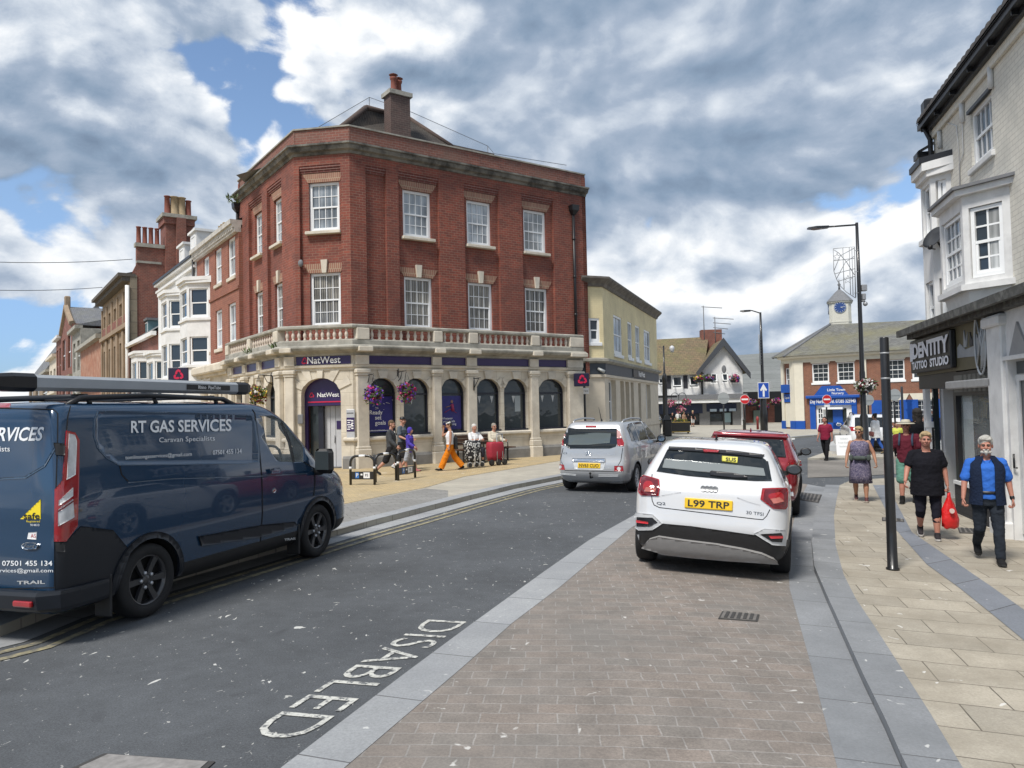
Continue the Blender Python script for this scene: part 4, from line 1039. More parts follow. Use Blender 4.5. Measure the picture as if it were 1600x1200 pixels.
 b=MB(LS.mat());x=ug-.05;b.tube([(x+.1,-.2,1),(x+.1,-.2,zt-.6)],.13,8);b.build('drainpipe',WHITE,t)
 b=MB(LS.mat());b.add([(uh,-.3,zt+.22),(ug,-.3,zt+.22),(ug,6,zt+2.0),(uh,6,zt+2.0)],[(0,1,2,3)]);b.build('roof',M_SLATE,t)
 # --- farther frontages
 def front(name,label,px0,px1,ytop,mt,rows,trim=M_WHITEW,ncol=3,gable=None,wh=.55,roofm=M_SLATE,rise=3.0,shop=None):
  a,c=u(px0,560),u(px1,560);z=LS.z(px1,ytop);o0=LS.a+LS.d*a
  t=thing(name,(o0.x,o0.y,.1),label,'building');hs=[]
  for(f0,f1)in rows:
   for i in range(ncol):hs.append(rect(a+(c-a)*(i+.5-wh/2)/ncol,a+(c-a)*(i+.5+wh/2)/ncol,z*f0,z*f1))
  b=MB(LS.mat());outl=rect(a,c,0,z)
  if gable:outl=[(a,0),(c,0),(c,z),(a+(c-a)*.7,z+gable*.55),(a+(c-a)*.5,z+gable),(a+(c-a)*.3,z+gable*.55),(a,z)]
  b.wall(outl,hs,.3);b.box(c-.3,c,.3,9,0,z);b.build('wall',mt,t)
  for q in hs:
   g=MB(LS.mat());x0,x1,z0,z1_=q[0][0],q[1][0],q[0][1],q[2][1];g.box(x0,x1,.2,.28,z0,z1_,0);g.box((x0+x1)/2-.06,(x0+x1)/2+.06,.12,.2,z0,z1_,1);g.box(x0,x1,.12,.2,(z0+z1_)/2-.06,(z0+z1_)/2+.06,1);g.build('window',[PANE,UPVC],t)
  b=MB(LS.mat());b.box(a,c,-.5,.2,z-.05,z+.3)if not gable else None;b.box(a,c,-.3,.2,z*.52,z*.55);b.box(a,c,-.4,.2,z*.30,z*.33)
  if gable:
   G_=[(c,z),(a+(c-a)*.7,z+gable*.55),(a+(c-a)*.5,z+gable),(a+(c-a)*.3,z+gable*.55),(a,z)]
   for p,q in zip(G_,G_[1:]):b.tube([(p[0],0,p[1]),(q[0],0,q[1])],.35,5,smooth=False)
   b.bbox(a+(c-a)*.5-.35,a+(c-a)*.5+.35,-.2,.4,z+gable-.3,z+gable+1.2,.1)
  b.build('trim',trim,t)
  b=MB(LS.mat())
  if gable:xm=(a+c)/2;b.add([(a,.3,z),(xm,.3,z+gable),(c,.3,z),(a,12,z),(xm,12,z+gable),(c,12,z)],[(0,1,4,3),(1,2,5,4)])
  else:b.add([(a,-.4,z+.3),(c,-.4,z+.3),(c,6,z+rise),(a,6,z+rise),(c,12,z),(a,12,z)],[(0,1,2,3),(3,2,4,5),(1,4,2)])
  b.build('roof',roofm,t)
  return t
 front('terracotta_shop','low orange terracotta shop with grey parapet beside the sandstone-fronted building',125,160,527,mat('terracotta front',(.34,.15,.09),.85,.25,2,.1,dirt=(.45,.36,.28),dscale=1.0,damt=.5),[(.12,.28)],M_GREYST,3,rise=4)
 front('stone_parapet_building','grey stone building with rough stone parapet and white lower front',113,126,512,M_GREYST,[(.62,.9),(.36,.5)],M_GREYST,2,rise=2)
 front('gabled_red_building','red brick building with pale stone shaped gable and slate roof',96,113,505,M_BR_CH,[(.62,.92),(.36,.5)],M_SANDST,2,gable=2.6)
 front('white_trim_building','small red and white building left of the shaped gable',88,96,527,M_BR_CH,[(.55,.9),(.3,.46)],M_WHITEW,2,rise=2)
 front('cream_far_building','cream rendered building far along the left street',77,88,556,M_CREAMST,[(.6,.85),(.3,.45)],M_CREAMST,2,rise=3)
 front('distant_house','small distant grey-roofed building at the far end of the left street',45,77,580,M_SANDST,[(.5,.85)],M_GREYST,3,rise=10)
LE_u=LS.u(373,420)
build_left()
# overhead wires
def wire(name,label,pts,r=.012):
 P=[AT(*p)for p in pts];o=thing(name,P[0],label,'wire');b=MB()
 path=[]
 for a,c in zip(P,P[1:]):
  for i in range(12):t=i/12;q=a.lerp(c,t);q.z-=.5*4*t*(1-t);path.append(q)
 b.tube(path+[P[-1]],r,5);b.build('cable',BLACK,o)
_p=[LS.a+LS.d*(LS.u(207,405))][0];_y=LS.a.y+LS.d.y*LS.u(205,430)
wire('overhead_wire','upper thin overhead wire crossing the sky on the left to the brick gable',[(-300,385,40),(207,405,_y-.6)],.02)
wire('overhead_wire','lower thin overhead wire crossing the sky on the left to the sandstone eaves',[(-300,428,40),(160,449,_y+4)],.02)
# ================================================================ right of the bank
def build_cream():
 p0=LRb.a+LRb.d*(LRb.u(917,400));L1=Line(p0-V((.35,0)),(1,.41));ux=L1.u(944,560)
 p1=L1.a+L1.d*ux;L2=Line(p1,(.37,1));L2.n=V((L2.d.y,-L2.d.x));ue=L2.u(1027,560)
 t=thing('cream_building',(p1.x,p1.y,.05),'two-storey cream building with dark fascia and parapet to the right of the bank','building')
 zt=6.75;zf0,zf1=L2.z(1000,595),L2.z(1000,578);zf0,zf1=3.2,3.72
 w1=pxrect(L1,((920,497),(937,535)))
 W=[pxrect(L2,q)for q in(((959,497),(972,557)),((981,508),(988,561)),((993,515),(1000,565)),((1006.5,521),(1016,570)))]
 W=[(a,c,4.15,5.85)for a,c,_,_ in W]
 b=MB(L1.mat());b.wall(rect(0,ux,zf1,zt),[rect(*w1)],.15);b.at(L2.mat());b.wall(rect(0,ue,zf1,zt),[rect(*q)for q in W],.15)
 e=L2.a+L2.d*ue;L3=Line(e,(-.9,.44));b.at(L3.mat());b.wall(rect(0,8,0,zt),[],.2)
 b.build('upper_wall',M_CREAMB,t)
 win(t,L1,*w1,y=.03,cols=1,rows=1,sill=.14,sillm=UPVC)
 for q in W:win(t,L2,*q,y=.03,cols=2,rows=1,pane=P_NET,sill=.14,sillm=UPVC)
 ch=[(L1,0,ux),(L2,0,ue)]
 b=MB();sweep_band(b,ch,[(-.2,zt),(.06,zt),(.12,zt+.12),(.32,zt+.30),(.32,zt+.38),(-.2,zt+.45)]);b.build('parapet_cornice',mat('dark stone cornice',(.14,.125,.11),.9,.3,3,.3,dirt=(.3,.27,.22),dscale=3,damt=.5),t)
 b=MB();sweep_band(b,ch,[(-.2,zf0),(.06,zf0),(.06,zf1-.08),(.02,zf1-.08),(-.2,zf1-.08)]);f=b.build('fascia',mat('slate grey fascia',(.045,.055,.068),.5,.1),t)
 b=MB(L2.mat());lu=L2.u(997,596);b.box(lu-1.6,lu+1.6,-.10,-.062,zf0+.06,zf1-.1,1);b.text('NatWest',lu+.4,(zf0+zf1)/2-.03,.36,-.10,.02,'CENTER',.02,0,1.2);q=b.build('sign_lettering',[M_LETTER,BLACK],t);q.parent=f
 b=MB();sweep_band(b,ch,[(-.2,zf1-.08),(.10,zf1-.08),(.22,zf1),(.22,zf1+.1),(-.2,zf1+.2)]);b.build('fascia_cornice',M_GREYST,t)
 LW=[pxrect(L2,q)for q in(((952,606),(963,660)),((970,610),(976,660)),((978,610),(984,660)),((986.5,612),(991,660)),((998,612),(1002,658)),((1010,614),(1017,655)))]
 LW=[(a,c,1.2,3.0)for a,c,_,_ in LW]
 b=MB(L1.mat());b.wall(rect(0,ux,0,zf0),[],.2);b.at(L2.mat());b.wall(rect(0,ue,0,zf0),[rect(*q)for q in LW],.35)
 b.build('lower_wall',M_CREAMST,t)
 b=MB();sweep_band(b,ch,[(-.2,.86),(.07,.86),(.07,1.0),(-.2,1.05)]);sweep_band(b,ch,[(-.2,3.08),(.07,3.08),(.07,3.19),(-.2,3.19)]);sweep_band(b,ch,[(-.1,0),(.03,0),(.03,.84),(-.1,.86)]);b.build('stone_bands',M_CREAMST,t)
 for i,q in enumerate(LW):win(t,L2,*q,y=.2,cols=1,rows=1,pane=P_DARK,sash=i in(0,5),frame=UPVC if i in(0,5)else M_CREAMST)
 b=MB(L1.mat());b.box(ux*.3,ux+.0,.5,6,zt+.3,zt+.4);r=AT(962,446,38);b.at(Matrix.Identity(4))
 q0=AT(955,447,36);q1=AT(985,475,40);b.add([q0,AT(966,446,36),q1,AT(955,470,36),V((q0.x-3,q0.y+3,6.7)),V((q1.x-3,q1.y+3,6.7))],[(0,1,2,3),(0,1,5,4)],1)
 b.build('roof',[M_LEAD,M_BR_CH],t)
 c=AT(1018,486,45);b=MB(Matrix.Translation((c.x-.6,c.y+1,0)));b.box(-.5,.5,-.4,.4,6.5,8.1);b.build('chimney_stack',M_GREYST,t)
build_cream()
def build_white_gable():
 Y=74.0;L=Line(AT(1027,640,Y).to_2d()-V((14,-1.4)),(1,-.1));L.n=V((L.d.y,-L.d.x))
 u=lambda px,py=620:L.u(px,py);z=lambda px,py:L.z(px,py)
 gz=-.4
 t=thing('gabled_shop_building',(L.a.x+15,L.a.y,gz),'white gabled two-storey shop building with mossy tiled roof and flower boxes','building')
 uw,ug0,ug1=0.0,u(1098),u(1160)
 ze=z(1097,583);za=z(1133,536);zb=z(1120,617)
 M=L.mat()
 WL=[pxrect(L,q)for q in(((1028,590),(1040,603)),((1050,587),(1066,607)),((1076,586),(1092,606)))]
 WG=[pxrect(L,q)for q in(((1108.5,583),(1120,600)),((1126,583),(1137,599)),((1142.5,583),(1154,600)))]
 b=MB(M);b.wall(rect(uw,ug0,zb,ze),[rect(*q)for q in WL],.2)
 b.wall([(ug0,zb),(ug1,zb),(ug1,z(1160,580)),((ug0+ug1)/2+.1,za),(ug0,z(1098,580))],[rect(*q)for q in WG],.2,y=-.35)
 b.box(ug1-.2,ug1,-.15,10,gz,ze);b.box(ug0,ug0+.15,-.15,.2,zb,ze)
 b.build('upper_wall',M_WHITEW,t)
 for q in WL:win(t,L,*q,y=.06,cols=1,rows=1,fw=.12,sash=False)
 for q in WG:win(t,L,*q,y=-.30,cols=1,rows=1,fw=.12,sash=False)
 for i,q in enumerate(WL+WG): # open top-hung casements
  yy=0 if i<3 else-.35;x0,x1,z0,z1=q;b=MB(M);k=.55
  def bar(p,r):b.tube([p,r],.05,4,smooth=False)
  A_,B_,C_,D_=(x0+.1,yy,z1-.1),(x1-.1,yy,z1-.1),(x1-.1,yy-k,z0+.25),(x0+.1,yy-k,z0+.25)
  for p,r in((A_,B_),(B_,C_),(C_,D_),(D_,A_)):bar(p,r)
  b.build('open_casement',UPVC,t)
 b=MB(M)
 for a,c in((WL[0][1],WL[1][0]),(WL[1][1],WL[2][0])):b.box(a+.1,c-.1,-.04,.02,WL[1][2],WL[1][3])
 b.build('dark_panels',mat('dark cladding',(.02,.022,.03),.6,.1),t)
 b=MB(M);zr=z(1127,534)
 b.add([(uw,-.5,ze-.1),(ug0+.1,-.5,ze-.1),((ug0+ug1)/2-.3,5.5,zr+1.0),(uw,5.5,zr+.6),(ug0,11,ze),(uw,11,ze)],[(0,1,2,3),(3,2,4,5)],0)
 xm=(ug0+ug1)/2+.1
 b.add([(ug0-.6,-.8,z(1094,582)),(xm,-.8,za+.35),(xm,8,za+.35),(ug0-.6,8,z(1094,582)),(ug1+.6,-.8,z(1166,583)),(ug1+.6,8,z(1166,583))],[(0,1,2,3),(1,4,5,2)],0)
 b.build('roof',brick('mossy roof tile',(.19,.135,.08),(.15,.12,.07),(.06,.05,.04),.4,.3,.03,.4,.6,stain=(.16,.16,.06),stamt=.7,stscale=.5),t)
 b=MB(M)
 for x,zz in((ug0-.65,z(1094,582)),(ug1+.65,z(1166,583))):
  b.prism([(x,zz-.55),(x,zz),(xm,za+.45),(xm,za-.35)],-.95,-.72)
 b.build('bargeboards',mat('dark grey bargeboard',(.05,.055,.065),.6,.1),t)
 b=MB(M);b.box(uw,ug1+.2,-1.3,.1,zb-.35,zb,0);b.box(uw,ug1+.2,-1.35,-1.25,zb-.4,zb+.06,0);b.box(uw,ug1,-1.25,-.4,zb-.75,zb-.36,1);b.build('canopy',[M_LEAD,M_WHITEW],t)
 # shop fronts under the canopy
 b=MB(M);zs=zb-.75
 b.box(uw,ug1,.3,.6,gz-.1,zs,0)
 for px in(1100,1152):b.bbox(u(px)-.5,u(px)+.5,-.1,.35,gz,zs,.03,1)
 b.box(u(1103),u(1150),-.12,.2,zs-.85,zs-.1,2);b.box(uw,u(1097),-.12,.2,zs-1.0,zs-.1,2)
 b.box(u(1107),u(1140),.15,.3,gz,gz+.6,1)
 b.text('OPTICAL  SUITES',u(1126),zs-.47,.42,-.13,.02,'CENTER',.01,3)if False else None
 for i in range(3):b.box(u(1108+i*15),u(1118+i*15),-.4,-.12,zs-.85,zs-.6,3)
 b.text('ELLIS',u(1077),zs-.5,.6,-.13,.02,'CENTER',0,4)if False else None
 b.build('shopfront',[BLACK,mat('grey speckled pier',(.2,.2,.2),.8,.3,20),mat('dark blue fascia',(.012,.022,.06),.5,.1),mat('pale awning',(.45,.55,.65),.6,.05),M_PURPLE],t)
 for x0,x1 in((u(1108),u(1127)),(u(1072),u(1096)),(u(1034),u(1066))):
  b=MB(M);b.box(x0,x1,.18,.26,gz+.65,zs-1.1);b.build('shop_window',P_SHOP,t)
 b=MB(M);b.box(u(1129),u(1141),.1,.26,gz+.5,zs-1.0);b.build('shop_window',mat('frosted shop panel',(.30,.42,.44),.3,.06),t)
 b=MB(M);b.box(xm-1.2,xm+.9,5,6.2,zr-.5,zr+1.7);b.build('chimney_stack',M_BR_CH,t)
 b=MB(M);b.ball((u(1131.5),-.36,z(1131,577)),.22,.05,.38);b.build('gable_vent',M_LEAD,t)
 for px,h,arms in((1113,4.2,1),(1131.5,3.0,4)):
  b=MB(M);x=u(px,530);b.tube([(x,5,zr),(x,5,zr+h)],.05,5)
  for i in range(arms):b.tube([(x-.2,5,zr+h-.1-i*.5),(x+(1.9-i*.3),5,zr+h-.3-i*.5)],.035,4)
  b.build('roof_aerial',M_LEAD,t)
 b=MB(M);x=ug0-.1;b.tube([(x,-.45,zb),(x,-.45,ze-.3)],.1,6);b.build('drainpipe',BLACK,t)
 return t
build_white_gable()
def flowers(b,c,rx,ry,rz,n,cols,leaf=0,size=.05,trail=.0):
 """a loose mass of leaves and blooms; material 0 = leaf, others = blooms"""
 for i in range(n):
  d=V((random.gauss(0,1),random.gauss(0,1),random.gauss(0,1))).normalized()*(random.random()**.4)
  p=V((c[0]+d.x*rx,c[1]+d.y*ry,c[2]+d.z*rz-trail*random.random()**3))
  m=0 if random.random()<.52 else random.choice(cols)
  s=size*random.uniform(.6,1.3)
  a=V((random.gauss(0,1),random.gauss(0,1),random.gauss(0,1))).normalized();q=a.cross(V((0,.3,1))).normalized();r=a.cross(q)
  if m==0:b.add([p-q*s*1.3,p+r*s*.5,p+q*s*1.3,p-r*s*.5],[(0,1,2,3)],m)
  else:
   pts=[p+(q*math.cos(k*1.2566)+r*math.sin(k*1.2566))*s for k in range(5)]
   b.add([p+a*s*.3]+pts,[(0,k+1,(k+1)%5+1)for k in range(5)],m)
FLM=[mat('flower leaf',(.07,.13,.03),.6,.35,9),mat('magenta bloom',(.42,.02,.13),.6,.2),mat('purple bloom',(.16,.05,.42),.6,.2),mat('white bloom',(.6,.57,.55),.6,.1),mat('yellow bloom',(.6,.42,.06),.6,.15),mat('dark red bloom',(.16,.012,.025),.6,.2),mat('pink bloom',(.55,.22,.30),.6,.15)]
# ================================================================ clock building and market hall
M_BR_TAN=brick('orange-brown brick',(.25,.105,.062),(.20,.085,.055),(.27,.19,.14),.225,.086,.014,.2,.4)
M_BLUEP=mat('bright blue paint',(.008,.075,.36),.45,.08,3)
M_CREAMP=mat('cream paint',(.68,.64,.53),.6,.06,3)
def build_clock():
 Y0=60.0;c=AT(1243,640,Y0);d=V((1,-.75)).normalized();L=Line(c.to_2d(),d)
 u=lambda px,py=600:L.u(px,py);z=lambda px,py:L.z(px,py)
 gz=hz(c.x,c.y)+.05
 t=thing('clock_building',(c.x,c.y,gz),'two-storey brick building with slate roof, white clock turret and bright blue shopfront','building')
 ze=z(1300,553)-.1;ue=u(1452)
 M=L.mat()
 W=[pxrect(L,q)for q in(((1269,568),(1288,598)),((1308,566),(1327,597)),((1384,563),(1398,594)),((1425,562),(1441,592)))]
 zt,zb_=W[0][3],W[0][2];W=[(a,a+1.25,zb_,zt)for a,b_,_,_ in W]
 GW=[(u(1385)-.1,u(1385)+1.2),(u(1427.5),u(1427.5)+1.3)]
 zg0,zg1=z(1440,656),z(1440,625)
 b=MB(M);uA=u(1256)
 b.wall(rect(0,ue+2,gz-.2,ze-.4),[rect(*q)for q in W]+[rect(a,e,zg0,zg1)for a,e in GW]+[rect(u(1274),u(1330),gz+.02,z(1300,632))],.2)
 # corner pilaster, splayed return
 cd=V((-.30,.95)).normalized();RW=1.5;L2=Line(c.to_2d()+cd*RW,-cd);L2.n=V((L2.d.y,-L2.d.x))
 b.at(L2.mat());b.wall(rect(0,RW,gz-.2,ze-.4),[rect(.38,.95,gz+3.1,ze-.8)],.2)
 b.build('brick_wall',M_BR_TAN,t)
 win(t,L2,.38,.95,gz+3.1,ze-.8,y=.08,cols=2,rows=2,M=L2.mat())
 b=MB(L2.mat());b.box(.3,1.05,-.4,0,gz+2.95,gz+3.6,0);b.box(.3,1.05,-.12,.05,gz+2.2,gz+2.85,0);b.text('Open',.68,gz+2.55,.25,-.12,.02,'CENTER',.005,1);b.build('balcony',[M_BLUEP,M_LETTER],t)
 for Q,x0,x1 in((L,-.02,uA),(L,u(1349),u(1355)),(L2,RW-.42,RW+.1),(L2,0,.3)):
  b=MB(Q.mat());b.box(x0,x1,-.14,.05,gz+.7,ze-.4,0);b.box(x0-.04,x1+.04,-.18,.05,gz-.1,gz+.7,1);b.build('pilaster',[M_CREAMP,M_BLUEP],t)
 b=MB(L2.mat());b.box(.34,RW-.46,-.05,.04,gz+.2,gz+2.15,0);b.build('cream_boarding',M_CREAMP,t)
 b=MB();sweep_band(b,[(L2,0,RW),(L,0,ue+2)],[(-.2,ze-.45),(.08,ze-.45),(.08,ze-.12),(.35,ze-.1),(.45,ze),(.45,ze+.12),(-.2,ze+.14)]);b.build('eaves_cornice',M_CREAMP,t)
 for q in W:
  win(t,L,*q,y=.05,cols=3,rows=2,fw=.08,sill=.16,sillm=UPVC)
  b=MB(M);x0,x1,z0,z1=q;b.prism([(x0-.05,z1+.02),(x1+.05,z1+.02),(x1+.22,z1+.34),(x0-.22,z1+.34)],-.06,.05);b.build('lintel',M_CREAMP,t)
 for a,e in GW:
  win(t,L,a,e,zg0,zg1,y=.05,cols=3,rows=2,fw=.08,sill=.16,sillm=UPVC)
  b=MB(M);b.prism([(a-.05,zg1+.02),(e+.05,zg1+.02),(e+.3,zg1+.5),(a-.3,zg1+.5)],-.06,.05);b.build('lintel',M_CREAMP,t)
  for x0,x1 in((a-.95,a-.06),(e+.06,e+.85)):
   b=MB(M);b.box(x0,x1,-.08,-.02,zg0-.1,zg1+.05);b.box(x0+.08,x1-.08,-.09,-.07,zg0+.1,(zg0+zg1)/2-.06);b.box(x0+.08,x1-.08,-.09,-.07,(zg0+zg1)/2+.06,zg1-.1);b.build('shutter',M_BLUEP,t)
 # blue shopfront
 x0,x1=u(1265),u(1338);zf=z(1300,622);zs=z(1300,633)
 b=MB(M);b.box(x0,u(1273.5),-.16,.0,gz,zf,0);b.box(u(1330),x1,-.16,.0,gz,zf,0);b.box(x0,x1,-.2,.02,zs,zf,0);b.bbox(x0-.25,x1+.25,-.36,.0,zf,zf+.22,.03,0)
 xa,xb=u(1283),u(1315);b.prism([(xa-.5,zf+.22),(xb+.5,zf+.22),(xb,zf+.85),(xb-.1,zf+.95),(xa+.1,zf+.95),(xa,zf+.85)],-.24,-.04,0)
 b.text('Day Nursery  Tel. 07385 325940',(x0+x1)/2,(zs+zf)/2+.02,.40,-.2,.02,'CENTER',.012,1,.62);b.text('Little Town',(xa+xb)/2+.4,zf+.62,.28,-.24,.02,'CENTER',.01,1);b.text('Nursery',(xa+xb)/2+.5,zf+.36,.26,-.24,.02,'CENTER',.01,1)
 s=b.build('shopfront',[M_BLUEP,M_LETTER],t)
 b=MB(M);p,q=u(1274),u(1330);zd=zs
 b.box(p,q,.05,.12,zd-.25,zd,0);
 for a,e in((p,p+.15),(u(1283),u(1283)+.25),(u(1321),u(1321)+.22),(q-.15,q)):b.box(a,e,.05,.14,gz,zd-.25,0)
 for a,e in((p+.15,u(1283)),(u(1321)+.22,q-.15)):
  b.box(a,e,.05,.12,gz,gz+.5,0)
  for i in range(1,3):zz=gz+.5+(zd-gz-.75)*i/3;b.box(a,e,.06,.12,zz-.03,zz+.03,0)
  m_=(a+e)/2;b.box(m_-.03,m_+.03,.06,.12,gz+.5,zd-.25,0)
 b.box(p+.5,q-.6,-.35,.05,zd-.32,zd-.16,0)
 b.build('shop_window_frame',UPVC,t)
 b=MB(M);b.box(p,q,.16,.2,gz,zd);g=b.build('shop_window',P_SHOP,t)
 b=MB(M);a,e=u(1283)+.25,u(1321);m_=(a+e)/2+.1
 b.box(m_-.35,m_+.35,.10,.15,gz+.05,zd-.3);b.box(a,e,.10,.15,gz,gz+.55);b.build('blue_door',M_BLUEP,t)
 # roof: hipped slate over both wings
 ro=.5;P={}
 def W3(x,y,zz):q=M@V((x,y,zz));return q
 rz_=z(1345,508)
 b=MB();A,B_,Cc,D=W3(-.6,-.6,ze+.1),W3(ue+3,-.6,ze+.1),W3(ue+3,12,ze+.1),W3(-2.5,12,ze+.1)
 R1,R2=AT(1297,507,63.5),AT(1460,499,60);E=L2.mat()@V((-.5,-.5,ze+.1))
 b.add([A,B_,R2,R1,Cc,D,E],[(0,1,2,3),(2,4,5,3),(0,3,6),(6,3,5)])
 for p,q in((A,R1),(E,R1)):b.tube([p,q],.12,5,1)
 b.build('roof',[brick('grey green slate',(.165,.165,.15),(.125,.125,.12),(.07,.07,.065),.45,.3,.02,.35,.6,stain=(.19,.175,.085),stamt=.7,stscale=.35),M_LEAD],t)
 # clock turret
 Yt=66.0;q=AT(1313,500,Yt);z0=AT(1313,512,Yt).z-.6;z1=AT(1313,473,Yt).z;sx=(AT(1333,500,Yt).x-AT(1292,500,Yt).x)/2/1.30
 Mt=Matrix.Translation((q.x,q.y,0))@Matrix.Rotation(math.atan2(d.y,d.x)+.25,4,'Z')
 b=MB(Mt);k=sx
 oc=lambda r,zz:[(r*x,r*y,zz)for x,y in((-1,-.72),(-.72,-1),(.72,-1),(1,-.72),(1,.72),(.72,1),(-.72,1),(-1,.72))]
 b.loft([oc(k*1.06,z0),oc(k*1.06,z0+.5),oc(k,z0+.5),oc(k,z0+1.0),oc(k*1.03,z0+1.0),oc(k*1.03,z0+1.1),oc(k,z0+1.1),oc(k,z1-.15),oc(k*1.14,z1-.05),oc(k*1.14,z1+.05)])
 for zz in range(3):pass
 b.build('clock_turret',mat('cream weatherboard',(.60,.59,.52),.6,.06,4),t)
 zp=AT(1313,452,Yt).z
 b=MB(Mt);b.loft([oc(k*1.2,z1+.05),oc(k*.75,z1+(zp-z1)*.45),oc(k*.42,z1+(zp-z1)*.75),oc(k*.06,zp)]);b.lathe([(.1,zp-.1),(.06,zp+.25),(.14,zp+.4),(.05,zp+.55),(.02,zp+.9)],8,(0,0,0));b.build('turret_roof',M_LEAD,t)
 zc=AT(1310,482,Yt).z
 for rot,nm in((0,'a'),(-math.pi/2,'b')):
  F=Mt@Matrix.Rotation(rot,4,'Z');b=MB(F);r=k*.56
  b.disc((0,zc),r,-k-.06,-k+.02,28,0);b.disc((0,zc),r*.9,-k-.075,-k-.05,28,1)
  for i in range(12):
   a=i*math.pi/6;b.prism([(math.sin(a+s_)*r*rr,zc+math.cos(a+s_)*r*rr)for s_,rr in((-.05,.68),(.05,.68),(.05,.86),(-.05,.86))],-k-.09,-k-.07,2)
  for a,ln in((1.45,.75),(1.9,.5)):b.prism([(math.sin(a+s_)*r*rr,zc+math.cos(a+s_)*r*rr)for s_,rr in((-.5,.08),(.5,.08),(.05,ln),(-.05,ln))],-k-.1,-k-.085,2)
  b.build('clock_face',[mat('clock rim',(.3,.35,.45),.5,0),mat('clock dial blue',(.02,.06,.22),.5,.05),mat('gilt mark',(.50,.55,.60),.5,.1)],t)
 return t
build_clock()
def build_hall():
 Y=82.0;L=Line(AT(1105,640,Y).to_2d(),(1,-.02));z=L.z;ue=L.u(1262);gz=-.4
 t=thing('market_hall',(L.a.x+ue/2,L.a.y,gz),'low brick market hall with long grey sheet roof behind the blue arrow sign','building')
 M=L.mat();ze=z(1170,612)
 b=MB(M);b.wall(rect(0,ue,gz-.2,ze),[rect(L.u(1182),L.u(1200),gz,ze-1.2),rect(L.u(1210),L.u(1225),gz,ze-.6)],.3);b.build('wall',M_BR_CH,t)
 b=MB(M);b.box(L.u(1180),L.u(1228),.3,.4,gz,ze);b.build('dark_opening',BLACK,t)
 b=MB(M);zr=z(1175,571);b.add([(-4,-1.5,ze-.1),(ue+2,-1.5,ze-.1),(ue+2,14,zr+2.3),(-4,14,zr+1.5)],[(0,1,2,3)])
 b.box(-4,ue+2,-1.6,-1.3,ze-.8,ze-.05,1)
 b.build('roof',[brick('grey sheet roof',(.21,.22,.215),(.19,.20,.195),(.12,.125,.125),40,1.6,.1,.2,.4,stain=(.13,.14,.13),stamt=.6,stscale=.15),BLACK],t)
 b=MB(M);b.box(L.u(1176),L.u(1187),-.3,0,gz,gz+1.5);b.build('utility_cabinet',mat('green cabinet',(.16,.2,.17),.6,.1),t)
 b=MB(M);b.prism([(L.u(1197),gz+3.0),(L.u(1212),gz+3.0),(L.u(1205),gz+4.6)],-.1,0);b.build('notice_board',mat('grey board',(.35,.36,.36),.6,.1),t)
build_hall()
